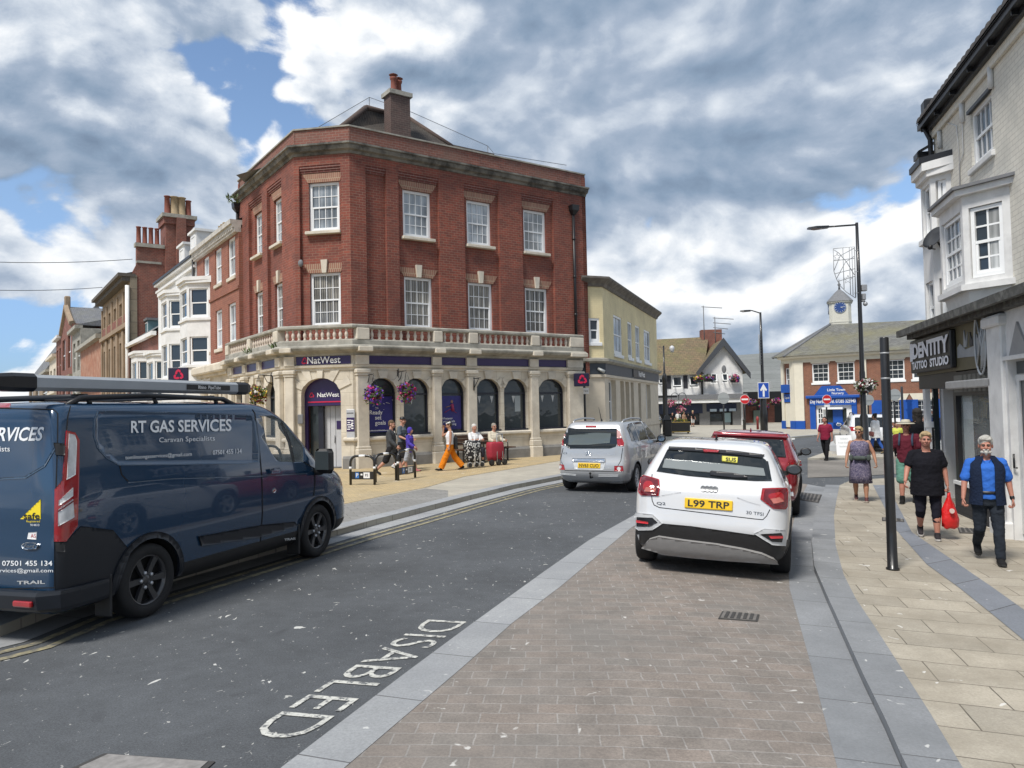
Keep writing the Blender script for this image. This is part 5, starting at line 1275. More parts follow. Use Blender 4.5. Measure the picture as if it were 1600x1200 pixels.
# ================================================================ buildings on the right
LSF=Line(G(1560,830,.07),(-.253,-.967));LF=LSF.shifted(-.5)
M_WBRICK=brick('white painted brick',(.76,.725,.64),(.72,.69,.61),(.56,.53,.47),.23,.085,.012,.08,.75,stain=(.47,.46,.42),stamt=.5,stscale=1.3,speck=(.2,.18,.15),spscale=3.5,sprange=(.76,.78))
M_PEEL=mat('weathered white woodwork',(.70,.70,.69),.55,.06,4,.06,dirt=(.42,.42,.42),dscale=3.5,damt=.5)
def build_right():
 u=LF.u;zz=LF.z;M=LF.mat()
 gz=hz(8,12)+.07
 t=thing('white_brick_building',(LF.a.x,LF.a.y,gz),'three-storey white painted brick building with canted bay above the tattoo studio','building')
 u0=u(1462,300);ze=zz(1540,95);z_sf=LSF.z(1560,484)
 uN=9.0
 w1=pxrect(LF,((1517,160),(1551,250)));w1=(w1[0],w1[1],w1[2]-.02,w1[3]+.02)
 b=MB(M);b.wall(rect(u0,uN,2.6,ze),[rect(*w1)],.16);b.box(u0,u0+.02,.2,8,2.6,ze);b.box(u0,uN,-.06,0,ze-.28,ze-.02);b.build('upper_wall',M_WBRICK,t)
 win(t,LF,*w1,y=.04,cols=4,rows=1,fw=.07,pane=glass('sky-lit pane',(.12,.14,.16),.03),sill=.10,sillm=M_PEEL)
 b=MB(M);b.prism([(w1[0]-.05,w1[3]),(w1[1]+.05,w1[3]),(w1[1]+.05,w1[3]+.06),(w1[0]-.05,w1[3]+.06)],-.05,.02);b.build('lintel',BLACK,t)
 # eaves, gutter, pantiles
 b=MB(M);b.box(u0-.15,uN,-.27,-.13,ze-.03,ze+.09,0);b.box(u0-.1,uN,-.14,.1,ze-.12,ze-.02,0)
 x=u0
 while x<uN:b.box(x,x+.03,-.24,0,ze-.10,ze-.03,0);x+=1.0
 b.build('gutter',BLACK,t)
 b=MB(M);n=int((uN-u0)/.24)
 for i in range(n):
  x=u0+(uN-u0)*(i+.5)/n;b.loft([[(x+.13*math.cos(a),yy+0*a,z0+.09*math.sin(a))for a in[k*math.pi/5 for k in range(6)]]for yy,z0 in((-.32,ze+.08),(-.05,ze+.26),(4.0,ze+2.9))],True,False,smooth=True,closed=False)
 b.add([(u0-.1,-.30,ze+.08),(uN,-.30,ze+.08),(uN,4,ze+2.85),(u0-.1,4,ze+2.85)],[(0,1,2,3)])
 b.build('roof',mat('dark pantile',(.05,.045,.042),.8,.25,5),t)
 b=MB(M);b.bbox(u0-.12,u0+.2,-.2,.3,ze+.1,ze+.55,.04);b.build('verge_cap',BLACK,t)
 b=MB(M);x=u0+.06;b.tube([(x,-.2,ze),(x,-.08,ze-.3),(x,-.08,2.7)],.05,8);b.build('drainpipe',BLACK,t)
 # surface cables and vent stubs
 b=MB(M);p=[LF.uz(*q)for q in((1500,150),(1505,172),(1507,240),(1501,255),(1502,290))];b.tube([(a,-.02,z_)for a,z_ in p],.012,5);p=[LF.uz(*q)for q in((1478,190),(1496,197),(1501,255))];b.tube([(a,-.015,z_)for a,z_ in p],.010,5);b.build('wall_cable',M_PEEL,t)
 for q in((1551,105),(1506,162),(1471,205)):
  b=MB(M);a,z_=LF.uz(*q);b.tube([(a,-.04,z_),(a,-.04,z_-.35)],.045,8);b.build('vent_stub',M_PEEL,t)
 # canted bay
 ue=u(1583,430);p=.5
 for k in range(40):
  p=.2+k*.03
  if LF.shifted(p).u(1508,430)>=ue-p:break
 uc=ue-p;uf=max(LF.shifted(p).u(1471,430),uc-2.6)
 def face(xa,ya,xb,yb):
  d=V((xb-xa,yb-ya));ln=d.length;d.normalize()
  return M@Matrix(((d.x,-d.y,0,xa),(d.y,d.x,0,ya),(0,0,1,0),(0,0,0,1))),ln
 Lp=LF.shifted(p);zt,zb=Lp.z(1508,303),Lp.z(1508,450);F1,l1=face(uf,-p,uc,-p);F2,l2=face(uc,-p,ue,0);F0,l0=face(uf-p,0,uf,-p)
 wz0,wz1=Lp.z(1503,445),Lp.z(1503,330)
 b=MB()
 for F,ln in((F0,l0),(F1,l1),(F2,l2)):b.at(F);b.wall(rect(0,ln,zb,zt),[rect(.10,ln-.12,zb+.14,zt-.22)],.10)
 b.at(M)
 for za,zh,o in((zt,.10,.12),(zb-.05,.10,.07)):b.slab([(uf-p-o*1.3,0),(uf-o*.4,-p-o),(uc+o*.4,-p-o),(ue+o*1.3,0)],za,za+zh,0)
 q=[(uf-p,.05),(uf,-p+.03),(uc,-p+.03),(ue-.02,.05)]
 b.loft([[(x,y,zb)for x,y in q],[(x*.86+(uf+uc)/2*.14,y*.75,zb-.62)for x,y in q]],True,True,0,False)
 bo=b.build('bay_window',M_PEEL,t)
 for F,ln,pn,cl in((F0,l0,P_DARK,2),(F1,l1,glass('sky-lit pane'),4),(F2,l2,P_DARK,2)):
  w_=win(t,LF,.11,ln-.13,zb+.15,zt-.23,y=.04,cols=cl,rows=2,fw=.06,pane=pn,M=F,bars=.03);w_.parent=bo
 b=MB(F2);
 xs=[ln_*.5 for ln_ in(l2,)]
 b.box(l2*.52,l2-.2,.075,.088,zb+.25,zt-.32);c_=b.build('curtain',curtain_mat('pale curtain',(.38,.39,.38),(.60,.61,.60),3.0),t);c_.parent=bo
 b=MB(M);b.slab([(uf-p-.25,0),(uf-.08,-p-.17),(uc+.1,-p-.17),(ue+.25,0)],zt+.10,zt+.15,0);b.build('bay_roof',M_LEAD,t)
 # ---------- tattoo shopfront: fascia, stall riser, window, sign
 S=LSF.mat();us=LSF.u;zs_=LSF.z
 t2=thing('tattoo_shopfront',(LSF.a.x,LSF.a.y,gz),'black tattoo studio shopfront with olive fascia panel and large display window','shopfront')
 xa,xb=us(1432,540),us(1556,540);zc=zs_(1500,500);zf=zs_(1530,575);zw1=zs_(1530,600);zw0=zs_(1515,757)
 b=MB(S);b.box(xa-.1,9,-.30,.5,zc,zc+.07,0);b.box(xa-.1,9,-.36,-.28,zc-.04,zc+.09,0);b.box(xa,9,-.18,.5,zc-.10,zc,0);b.build('fascia_cornice',mat('mossy lead cornice',(.06,.06,.055),.8,.3,8,.2,dirt=(.28,.28,.26),dscale=6,damt=.5),t2)
 b=MB(S);b.box(xa,xb,-.02,.3,zf,zc-.1,0)
 x2=us(1497,545)
 # graphics on the olive panel: pale scroll, dark shapes, oval emblem
 b.prism([(x2+.05,zf+.22),(xb-.08,zf+.18),(xb-.1,zf+.42),(x2+.5,zf+.34),(x2+.2,zf+.46),(x2+.05,zf+.40)],-.03,-.015,1)
 for i,f in enumerate((.28,.45,.62,.8)):
  xx=x2+(xb-x2)*f;b.prism([(xx-.10,zf+.38),(xx+.06,zf+.38),(xx+.12,zc-.25-.05*(i%2)),(xx+.02,zc-.4),(xx-.06,zc-.2-.06*(i%3))],-.035,-.02,2 if i%2 else 1)
 ox,oz=us(1537,545),(zf+zc)/2-.03;oval=[(ox+.26*math.cos(a),-.045,oz+.52*math.sin(a))for a in[k*math.pi/12 for k in range(25)]]
 b.tube(oval,.018,5,3);b.tube([(ox-.17,-.045,oz-.36),(ox+.15,-.045,oz+.4)],.014,5,3);b.tube([(ox+.17,-.045,oz-.36),(ox-.15,-.045,oz+.4)],.014,5,3)
 for k in range(5):b.tube([(ox+.05*k,-.045,oz-.45+.03*k),(ox+.06+.05*k,-.045,oz-.1+.09*k),(ox+.02+.05*k,-.045,oz+.1+.05*k)],.012,4,3)
 b.build('fascia_panel',[mat('olive panel',(.12,.105,.06),.5,.12),mat('silver grey graphic',(.30,.32,.34),.5,.12),mat('dark graphic',(.02,.025,.035),.5,.1),mat('pale line graphic',(.45,.47,.48),.5,.08)],t2)
 zg=zs_(1530,588)
 b=MB(S);b.box(us(1490,590),xb,.0,.1,zg-.30,zf-.02,0)
 n=9
 for i in range(n):x=us(1492,590)+(xb-us(1492,590))*i/n;b.box(x,x+(xb-xa)/n*.62,-.02,.02,zg-.24,zf-.08,1);
 b.bbox(us(1486,600),xb,-.1,.12,zw1-.06,zw1+.08,.02,2)
 b.build('transom_lights',[BLACK,mat('leaded light',(.10,.105,.10),.3,.3,20),mat('worn grey timber',(.36,.36,.35),.7,.15)],t2)
 x3=us(1492,700)
 b=MB(S);b.box(x3-.05,x3+.09,.02,.2,gz,zw1,0);b.box(x3-.1,xb,-.02,.14,zw0-.06,zw0,1);b.box(x3-.1,xb,.0,.2,gz-.1,zw0-.06,2)
 b.box(xa-.0,x3-.05,.9,1.0,gz,zw1+.5,0);b.box(xa,us(1492,580),.02,.5,zs_(1470,606),zf,0)
 b.build('shop_frame',[BLACK,UPVC,brick('dark tile stall riser',(.035,.036,.04),(.03,.03,.034),(.015,.015,.015),.3,.1,.012,.1,.4)],t2)
 g=glass('clear shop glass',(.55,.6,.6),.02,.18)
 b=MB(S);b.box(x3+.09,xb,.10,.112,zw0,zw1);b.build('shop_window',g,t2)
 b=MB(S);b.box(x3,xb,.62,.7,zw0-.2,zw1+.3,0);b.box(x3-.04,x3+.02,.2,.7,zw0-.2,zw1+.2,0);b.box(x3,xb,.15,.62,zw0-.08,zw0-.02,0);b.box(xb-.04,xb+.02,.2,.62,zw0,zw1,0)
 LI=LSF.shifted(-.5);ui=lambda px:LI.u(px,650);zi=lambda px,py:LI.z(px,py)
 b.box(us(1494,680),us(1508,680),.125,.135,zw0+.05,zw1-.1,1);b.box(us(1495,650),us(1508,650),.116,.124,zs_(1500,655),zs_(1500,628),2)
 b.box(ui(1536),ui(1556),.50,.61,zi(1546,655),zi(1546,597),3);b.box(ui(1540),ui(1554),.48,.50,zi(1546,648),zi(1546,618),4);b.box(ui(1540),ui(1554),.48,.50,zi(1546,613),zi(1546,602),5)
 b.build('window_interior',[mat('interior wall',(.30,.31,.27),.8,.25,2),mat('white blind',(.50,.54,.53),.7,.06),mat('white notice',(.62,.66,.68),.6,.05),mat('grey inner frame',(.16,.17,.15),.6,.1),M_PURPLE,PANE],t2)
 # hanging bamboo and shell chime in the window
 LC2=LSF.shifted(-.3);cp=lambda px,py:(LC2.u(px,py),.3,LC2.z(px,py))
 b=MB(S)
 for k in range(10):
  p0,p1=cp(1519+k*2.6,632-6*math.sin(k/3)),cp(1518+k*2.6,654-(k%3));b.tube([p0,p1],.010,5,0)
 b.tube([cp(1514,640),cp(1522,629),cp(1534,623),cp(1543,627)],.03,6,0)
 for k in range(12):a_=k*math.pi/6;b.tube([cp(1530,663),cp(1530+12*math.cos(a_),663+9*math.sin(a_))],.012,5,1)
 for k in range(60):
  f=random.random();p_=V(cp(1508+20*f+random.uniform(-3,5),655+42*f+random.uniform(-6,6)));b.tube([p_,p_+V((random.uniform(-.04,.04),random.uniform(-.05,.05),-.08))],.014,4,random.choice((0,2,2)))
 ch=b.build('wind_chime',[mat('bamboo',(.34,.26,.12),.6,.2),mat('woven cane',(.30,.27,.2),.7,.3),mat('dark shell',(.09,.05,.03),.6,.3)]);ch['label']='hanging bamboo and shell wind chime in the tattoo studio window';ch['category']='wind chime'
 t2k=t2
 # projecting box sign
 zs0,zs1=zs_(1465,579),zs_(1465,523);xs0,xs1=us(1432,550),us(1496.5,545)
 t3=thing('tattoo_sign',(LSF.a.x+LSF.d.x*xs0,LSF.a.y+LSF.d.y*xs0,zs0),'black box sign with white tattoo studio lettering over the shop entrance','sign')
 b=MB(S);b.bbox(xs0,xs1,-.12,-.02,zs0,zs1,.02);b.build('sign_box',BLACK,t3)
 b=MB(S);w_=xs1-xs0;h_=zs1-zs0
 def fit(txt,x0,x1,z0,z1,bold):
  vs,fs=text_mesh(txt,1.0,'LEFT',bold);a0,a1=min(p[0]for p in vs),max(p[0]for p in vs);c0,c1=min(p[1]for p in vs),max(p[1]for p in vs)
  P=[(x0+(p[0]-a0)/(a1-a0)*(x1-x0),z0+(p[1]-c0)/(c1-c0)*(z1-z0))for p in vs];n=len(P)
  b.add([(p[0],-.14,p[1])for p in P],fs,None,False)
 fit('I',xs0+w_*.02,xs0+w_*.10,zs0+h_*.36,zs1-h_*.10,.05);fit('DENTITY',xs0+w_*.10,xs1-w_*.01,zs0+h_*.42,zs1-h_*.12,.05);fit('TATTOO',xs0+w_*.07,xs0+w_*.48,zs0+h_*.10,zs0+h_*.34,.04);fit('STUDIO',xs0+w_*.55,xs1-w_*.02,zs0+h_*.10,zs0+h_*.34,.04)
 b.build('sign_lettering',mat('white sign face',(.80,.82,.86),.5,.02),t3)
 # white pilaster and door surround at the right edge
 t4=thing('white_shopfront',(LSF.a.x,LSF.a.y+-1,gz),'white painted shop doorway and pilasters at the right edge of the photo','shopfront')
 xp0,xp1=us(1557,650),us(1580,650)
 b=MB(S);b.bbox(xp0,xp1,-.10,.3,gz-.05,zc-.12,.02);b.bbox(xp0-.04,xp1+.04,-.15,.3,gz-.05,gz+.25,.02);b.bbox(xp0-.05,xp1+.06,-.16,.3,zc-.3,zc-.14,.03);b.build('pilaster',M_PEEL,t4)
 zd=zs_(1585,595)
 b=MB(S);b.box(xp1,9,-.03,.3,zs_(1590,555),zc-.1,0);b.box(xp1,xp1+.09,-.05,.3,gz,zs_(1590,555),0);b.box(xp1,9,-.09,.1,zs_(1590,555)-.06,zs_(1590,555),0)
 b.box(xp1+.09,xp1+1.1,.04,.1,zd,zd+.08,0);b.box(xp1+.09,xp1+.2,.05,.1,gz+.1,zd,0);b.box(xp1+.2,xp1+1.0,.07,.09,gz+.5,zd,1);b.box(xp1+.2,xp1+1.0,.05,.1,gz+.1,gz+.5,0);b.box(xp1+.1,xp1+1.05,.06,.08,zd+.1,zs_(1590,555)-.08,1);b.box(xp1+1.05,9,0,.3,gz,zd+.6,0)
 b.prism([(xp1+.16,zc-.8),(xp1+.9,zc-.8),(xp1+.5,zc-.3)],-.06,-.03,2)
 b.tube([(xp1+.15,.0,gz+1.05),(xp1+.15,-.04,gz+1.05),(xp1+.15,-.04,gz+1.25)],.014,6,3)
 b.build('door_frame',[M_PEEL,P_SHOP,mat('grey triangle',(.3,.3,.3),.6,.1),BLACK],t4)
 # ---------- white building with stacked bays beyond
 t5=thing('stacked_bay_building',(LF.a.x+LF.d.x*(u0-2),LF.a.y+LF.d.y*(u0-2),gz),'white building with two stacked canted bays and a dark dish beyond the drainpipe','building')
 zt5=zz(1450,245)-.1;pj=.30;L5=LF.shifted(pj);cc=pj*.9;un=L5.u(1458,400);um=un-.36;uw=um-.36-cc-.1
 b=MB(M);b.wall(rect(uw,u0-.05,-.3,zt5),[],.2);b.box(uw,uw+.1,.2,8,-.3,zt5);b.build('wall',M_WHITEW,t5)
 def zp(py):return L5.z(1458,py)
 bay(t5,LF,um,.72,pj,2.2,zp(262),[(zp(520),zp(437)),(zp(362),zp(280))],M_WHITEW,cols=2)
 b=MB(M);b.box(uw-.1,u0-.1,-.3,.1,zt5,zt5+.12,0);b.slab([(um-.8,0),(um-.4,-pj-.2),(um+.4,-pj-.2),(um+.8,0)],zp(262)+.16,zp(262)+.28,0);b.build('gutter',BLACK,t5)
 b=MB(M);b.add([(uw-.1,-.3,zt5+.12),(u0,-.3,zt5+.12),(u0,4,zt5+2.4),(uw-.1,4,zt5+2.4)],[(0,1,2,3)]);b.build('roof',M_SLATE,t5)
 b=MB(M);
 for k in range(3):x=u0-.3-k*(u0-uw-.4)/2;b.box(x-.1,x+.0,-.30,-.2,gz,2.5)
 b.box(uw,u0-.2,-.32,-.16,1.3,1.42);b.box(uw,u0-.2,-.32,-.1,gz,gz+.4);b.build('shop_frame',UPVC,t5)
 b=MB(M);b.box(uw,u0-.2,-.15,-.05,gz+.4,2.4);b.build('shop_window',P_SHOP,t5)
 c=LF.shifted(.75);q=AT(1463,374,(L5.a.y+L5.d.y*(un+.25)))
 t6=thing('satellite_dish',q,'dark grey satellite dish fixed beside the white bay window','satellite dish')
 b=MB(Matrix.Translation(q)@Matrix.Rotation(rad(-75),4,'Z')@Matrix.Rotation(rad(62),4,'X'))
 b.lathe([(.02,.0),(.13,.02),(.23,.08),(.235,.09),(.13,.035),(.02,.015)],20);b.build('dish',mat('dark dish',(.04,.042,.046),.5,.15),t6)
 b=MB();b.tube([q+V((-.05,-.03,-.2)),q+V((-.2,-.12,-.2))],.015,5);b.tube([q,q+V((.15,.1,-.15)),q+V((.35,.2,-.15))],.02,5);b.ball(tuple(q+V((-.2,-.13,-.18))),.05);b.build('dish_arm',BLACK,t6)
build_right()
# ================================================================ vehicles
def paint(name,col,rough=.3,metal=0.0,coat=1.0):
 m=mat(name,col,rough,.03,2,metal=metal,coat=coat);return m
M_TRIM=mat('black plastic trim',(.018,.018,.019),.5,.15,30)
M_CARGLASS=glass('tinted car glass',(.012,.015,.017),.03)
M_ARCH=mat('wheel well',(.006,.006,.006),.9,0)
M_LAMPR=mat('red lamp lens',(.33,.008,.012),.12,.15,14,coat=1)
M_LAMPD=mat('dark red lamp lens',(.12,.004,.008),.12,.15,14,coat=1)
M_LAMPW=mat('clear lamp lens',(.60,.60,.60),.12,.25,12,coat=1)
M_PLATE=mat('yellow number plate',(.78,.50,.015),.45,.03)
M_INK=mat('plate lettering',(.012,.012,.012),.6,0)
M_ALLOY=mat('alloy wheel',(.50,.51,.53),.3,.05,metal=.7)
M_BLKALLOY=mat('black alloy wheel',(.028,.028,.031),.28,.05,coat=.8)
M_SEAM=mat('panel gap',(.004,.004,.005),.8,0)
class Car:
 def __init__(s,name,label,cat,rows,ox,oy,head,paintm,axles,rad_w,track,group=None,sub=4,arch=1.13,cladz=None,clad=None,side_k=.05):
  h=rad(head);f=V((math.sin(h),math.cos(h),0));r=V((math.cos(h),-math.sin(h),0))
  o=V((ox,oy,0));pts=[]
  for ya in axles:
   for sx in(-1,1):p=o+f*ya+r*sx*track;pts.append(V((p.x,p.y,hz(p.x,p.y)+.007)))
  up=(pts[1]-pts[0]+pts[3]-pts[2]).cross(pts[2]-pts[0]+pts[3]-pts[1]).normalized()
  if up.z<0:up=-up
  c=sum(pts,V((0,0,0)))/4;f2=(f-up*f.dot(up)).normalized();r2=f2.cross(up)
  base=c-f2*(sum(axles)/2)
  s.M=Matrix(((r2.x,f2.x,up.x,base.x),(r2.y,f2.y,up.y,base.y),(r2.z,f2.z,up.z,base.z),(0,0,0,1)));s.Mi=s.M.inverted()
  s.root=bpy.data.objects.new(name,None);COL.objects.link(s.root);s.root.matrix_world=s.M;tag(s.root,label,cat,group)
  s.rows=rows;s.axles=axles;s.rw=rad_w;s.track=track
  # ---- body rings
  R=[];n=len(rows)
  for i in range(n-1):
   for k in range(sub):
    t=k/sub;p0,p1,p2,p3=rows[max(i-1,0)],rows[i],rows[i+1],rows[min(i+2,n-1)]
    R.append([.5*(2*b+(c_-a)*t+(2*a-5*b+4*c_-d)*t*t+(3*b-a-3*c_+d)*t**3)for a,b,c_,d in zip(p0,p1,p2,p3)])
  R.append(list(rows[-1]))
  rings=[]
  for z,yr,yf,W,rr,rf in R:
   ring=[];nc=7
   def sw(y):t=(y-yr)/(yf-yr);return W*(1-side_k*abs(2*t-1)**3)
   for i in range(nc):a=-math.pi/2+math.pi/2*i/(nc-1);ring.append((W*(1-side_k)-min(rr*.8,W*.8)*(1-math.cos(a)),yr+rr*(1+math.sin(a))))
   for i in range(1,20):y=yr+rr+(yf-rf-yr-rr)*i/20;ring.append((sw(y),y))
   for i in range(nc):a=math.pi/2*i/(nc-1);ring.append((W*(1-side_k)-min(rf,W*.75)*(1-math.cos(a)),yf-rf*(1-math.sin(a))))
   x0=ring[-1][0]
   for i in range(1,4):ring.append((x0*(1-i/4),yf+.04*rf*math.sin(math.pi/2*i/4)))
   ring.append((0,yf+.04*rf))
   left=[(-x,y)for x,y in ring[:-1]][::-1]
   ring=ring+left
   x1=ring[0][0];ins=[(-x1*(1-i/4),yr-.05*min(rr,.3)*math.sin(math.pi/2*i/4))for i in range(1,4)]+[(0,yr-.05*min(rr,.3))]+[(x1*(i/4),yr-.05*min(rr,.3)*math.sin(math.pi/2*(4-i)/4))for i in range(1,4)]
   rings.append([(x,y,z)for x,y in ring+ins])
  b=MB();b.loft(rings,True,True,0,True)
  if cladz:
   nn=len(rings[0])
   for i in range(len(b.f)):
    zc=sum(b.v[j].z for j in b.f[i])/len(b.f[i]);yc=sum(b.v[j].y for j in b.f[i])/len(b.f[i])
    if zc<cladz(yc):b.mi[i]=1
  s.body=b.build('body',[paintm,clad or M_TRIM,M_ARCH],s.root,origin=(0,0,0))
  me=s.body.data
  s.bvh=BVHTree.FromPolygons([v.co for v in me.vertices],[tuple(p.vertices)for p in me.polygons])
  # ---- wheel wells
  for ya in axles:
   for sx in(-1,1):
    cb=MB();prof=[(rad_w*arch,0),(rad_w*arch,.42)]
    cb.lathe([(r_,x_-.20)for r_,x_ in prof],32,(0,0,0),2,False,'x')
    s.cut(cb,Matrix.Translation((sx*(track+.06),ya,rad_w)),2)
  for p in s.body.data.polygons:pass
 def cut(s,mb,M,mi):
  mb.v=[M@p for p in mb.v]
  c=mb.build('cutter',[s.body.data.materials[0],s.body.data.materials[1],M_ARCH])
  bm=bmesh.new();bm.from_mesh(c.data);bmesh.ops.recalc_face_normals(bm,faces=bm.faces);bm.to_mesh(c.data);bm.free()
  md=s.body.modifiers.new('b','BOOLEAN');md.operation='DIFFERENCE';md.object=c;md.solver='EXACT'
  dg=bpy.context.evaluated_depsgraph_get();dg.update()
  c.matrix_world=s.M;dg.update()
  me=bpy.data.meshes.new_from_object(s.body.evaluated_get(dg))
  s.body.modifiers.clear();old=s.body.data;s.body.data=me;me.name='body'
  bpy.data.objects.remove(c)
 def cast(s,px,py):
  o=s.Mi@V((0,0,CAMH));d=(s.Mi.to_3x3()@ray(px,py)).normalized()
  h=s.bvh.ray_cast(o,d)
  return(h[0],h[1])if h[0]is not None else None
 def castl(s,o,d):
  h=s.bvh.ray_cast(V(o),V(d).normalized());return(h[0],h[1])if h[0]is not None else None
 def patch(s,name,poly,mt,eps=.004,step=4.0,parent=None,mirror=False,fn=None,skirt=.012,smooth=True):
  """a skin piece outlined in picture or side coordinates, laid on the body and raised by eps"""
  fn=fn or s.cast;pts=[]
  for a,b in zip(poly,poly[1:]+poly[:1]):
   n=max(1,int(math.hypot(b[0]-a[0],b[1]-a[1])/step));pts+=[V(a).to_2d().lerp(V(b).to_2d(),i/n)if True else 0 for i in range(n)]
  nb=len(pts);xs=[p.x for p in pts];ys=[p.y for p in pts];inn=[]
  def inside(q):
   c=False
   for a,b in zip(pts,pts[1:]+pts[:1]):
    if(a.y>q.y)!=(b.y>q.y)and q.x<(b.x-a.x)*(q.y-a.y)/(b.y-a.y)+a.x:c=not c
   return c
  y=min(ys)+step*.5
  while y<max(ys):
   x=min(xs)+step*.5
   while x<max(xs):
    if inside(V((x,y))):inn.append(V((x,y)))
    x+=step
   y+=step
  vs,_,fs,_,_,_=delaunay_2d_cdt(pts+inn,[(i,(i+1)%nb)for i in range(nb)],[],1,1e-6)
  P=[];N=[]
  for v in vs:
   h=fn(v.x,v.y);P.append(h[0]if h else None);N.append(h[1]if h else None)
  b=MB();vv=[(p+n*eps)if p is not None else V((0,0,0))for p,n in zip(P,N)];ff=[]
  for f in fs:
   if any(P[i]is None for i in f):continue
   a,c,d=[vv[i]for i in f[:3]];nn=(c-a).cross(d-a)
   if nn.length<1e-12:continue
   if max((a-c).length,(c-d).length,(d-a).length)>.9:continue
   ff.append(tuple(f)if nn.dot(N[f[0]])>0 else tuple(reversed(f)))
  k=len(vv);low=[(p-n*skirt)if p is not None else V((0,0,0))for p,n in zip(P,N)]
  eh={}
  for f in ff:
   for i in range(len(f)):e=(f[i],f[(i+1)%len(f)]);eh[e]=eh.get(e,0)+1
  sk=[(a,k+a,k+c,c)for(a,c)in eh if(c,a)not in eh]
  b.add(vv+low,ff+[tuple(reversed(q))for q in sk],0,smooth)
  for i in range(len(ff),len(b.sm)):b.sm[i]=False
  if not ff:return None
  o=b.build(name,mt,s.root,origin=(0,0,0))
  if parent:o.parent=parent
  if mirror:
   b.v=[V((-p.x,p.y,p.z))for p in b.v];b.f=[f[::-1]for f in b.f];b.uv=[q[::-1]for q in b.uv]
   o2=b.build(name,mt,s.root,origin=(0,0,0))
   if parent:o2.parent=parent
  return o
 def line(s,name,pts,wd,mt,parent=None,eps=.003,fn=None,step=4.0,mirror=False):
  """a ribbon along a picture path"""
  P=[V(p)for p in pts];A=[];B_=[]
  for i,p in enumerate(P):
   t=(P[min(i+1,len(P)-1)]-P[max(i-1,0)]).normalized();n=V((-t.y,t.x))*wd/2;A.append(tuple(p+n));B_.append(tuple(p-n))
  return s.patch(name,A+B_[::-1],mt,eps,step,parent,mirror,fn)
 def words(s,txt,quad,mt,parent=None,bold=.0,eps=.004,name='lettering',fn=None,shear=0.0):
  """lettering stretched over a four-cornered picture area (bottom left, bottom right, top right, top left)"""
  fn=fn or s.cast
  vs,fs=text_mesh(txt,1.0,'LEFT',bold,1.0,shear);x0,x1=min(p[0]for p in vs),max(p[0]for p in vs);y0,y1=min(p[1]for p in vs),max(p[1]for p in vs)
  P=[]
  for p in vs:
   u,v=(p[0]-x0)/(x1-x0),(p[1]-y0)/(y1-y0)
   q=(V(quad[0])*(1-u)+V(quad[1])*u)*(1-v)+(V(quad[3])*(1-u)+V(quad[2])*u)*v
   h=fn(q.x,q.y);P.append(None if h is None else h[0]+h[1]*eps)
  b=MB();ff=[]
  for f in fs:
   if any(P[i]is None for i in f):continue
   ff.append(f)
  b.add([p if p is not None else V((0,0,0))for p in P],ff,0,False)
  if ff:
   o=b.build(name,mt,s.root,origin=(0,0,0));o.parent=parent or s.root;return o
 def sidefn(s,sgn=1):
  return lambda y,z:s.castl((sgn*3,y,z),(-sgn,0,0))
 def wheels(s,rim,style,wdt=.21,turn=0.0,hubm=None):
  for ya in s.axles:
   for sx in(-1,1):
    M=Matrix.Translation((sx*s.track,ya,s.rw))@(Matrix.Rotation(-rad(turn),4,'Z')if ya==s.axles[1]else Matrix.Identity(4))@(Matrix.Identity(4)if sx>0 else Matrix.Rotation(math.pi,4,'Z'))
    r=s.rw;k=r*.68;h=wdt/2
    w_=MB(M);w_.lathe([(k,-h),(r*.93,-h),(r*.985,-h*.8),(r,-h*.4),(r,h*.4),(r*.985,h*.8),(r*.93,h),(k*1.06,h*1.02),(k,h*.85)],36,(0,0,0),0,True,'x',False)
    for i in range(0):pass
    wl=w_.build('wheel',RUBBER,s.root,origin=(0,0,0))
    b=MB(M);b.lathe([(k*1.01,h*.2),(k*1.01,h*.86),(k*.95,h*.88),(k*.92,h*.35),(k*.9,h*.1)],36,(0,0,0),0,True,'x',False)
    b.lathe([(k*.92,h*.12),(.02,h*.08)],24,(0,0,0),1,True,'x',False)
    n,w0,w1,tw=style
    for i in range(n):
     for d_ in((-tw,tw)if tw else(0,)):
      a=2*math.pi*i/n;c0,s0=math.cos(a+d_*.3),math.sin(a+d_*.3);c1,s1=math.cos(a+d_),math.sin(a+d_)
      q=lambda rr,o,cs,sn,xx:(xx,rr*cs-o*sn,rr*sn+o*cs)
      ring=lambda rr,wd,cs,sn,xo:[q(rr,-wd,cs,sn,xo-.03),q(rr,wd,cs,sn,xo-.03),q(rr,wd*.8,cs,sn,xo),q(rr,-wd*.8,cs,sn,xo)]
      b.loft([ring(k*.12,w0*k,c0,s0,h*.72),ring(k*.55,(w0+w1)/2*k,math.cos(a+d_*.7),math.sin(a+d_*.7),h*.70),ring(k*.97,w1*k,c1,s1,h*.80)],True,True,0,False)
    b.lathe([(.0001,h*.80),(k*.17,h*.78),(k*.22,h*.66),(k*.22,h*.4)],16,(0,0,0),0,True,'x')
    for i in range(5):a=2*math.pi*(i+.5)/5;b.ball((h*.74,k*.30*math.cos(a),k*.30*math.sin(a)),.02,n=6,k=4,m=2)
    ri=b.build('rim',[rim,M_ARCH,hubm or M_ALLOY],s.root,origin=(0,0,0));ri.parent=wl
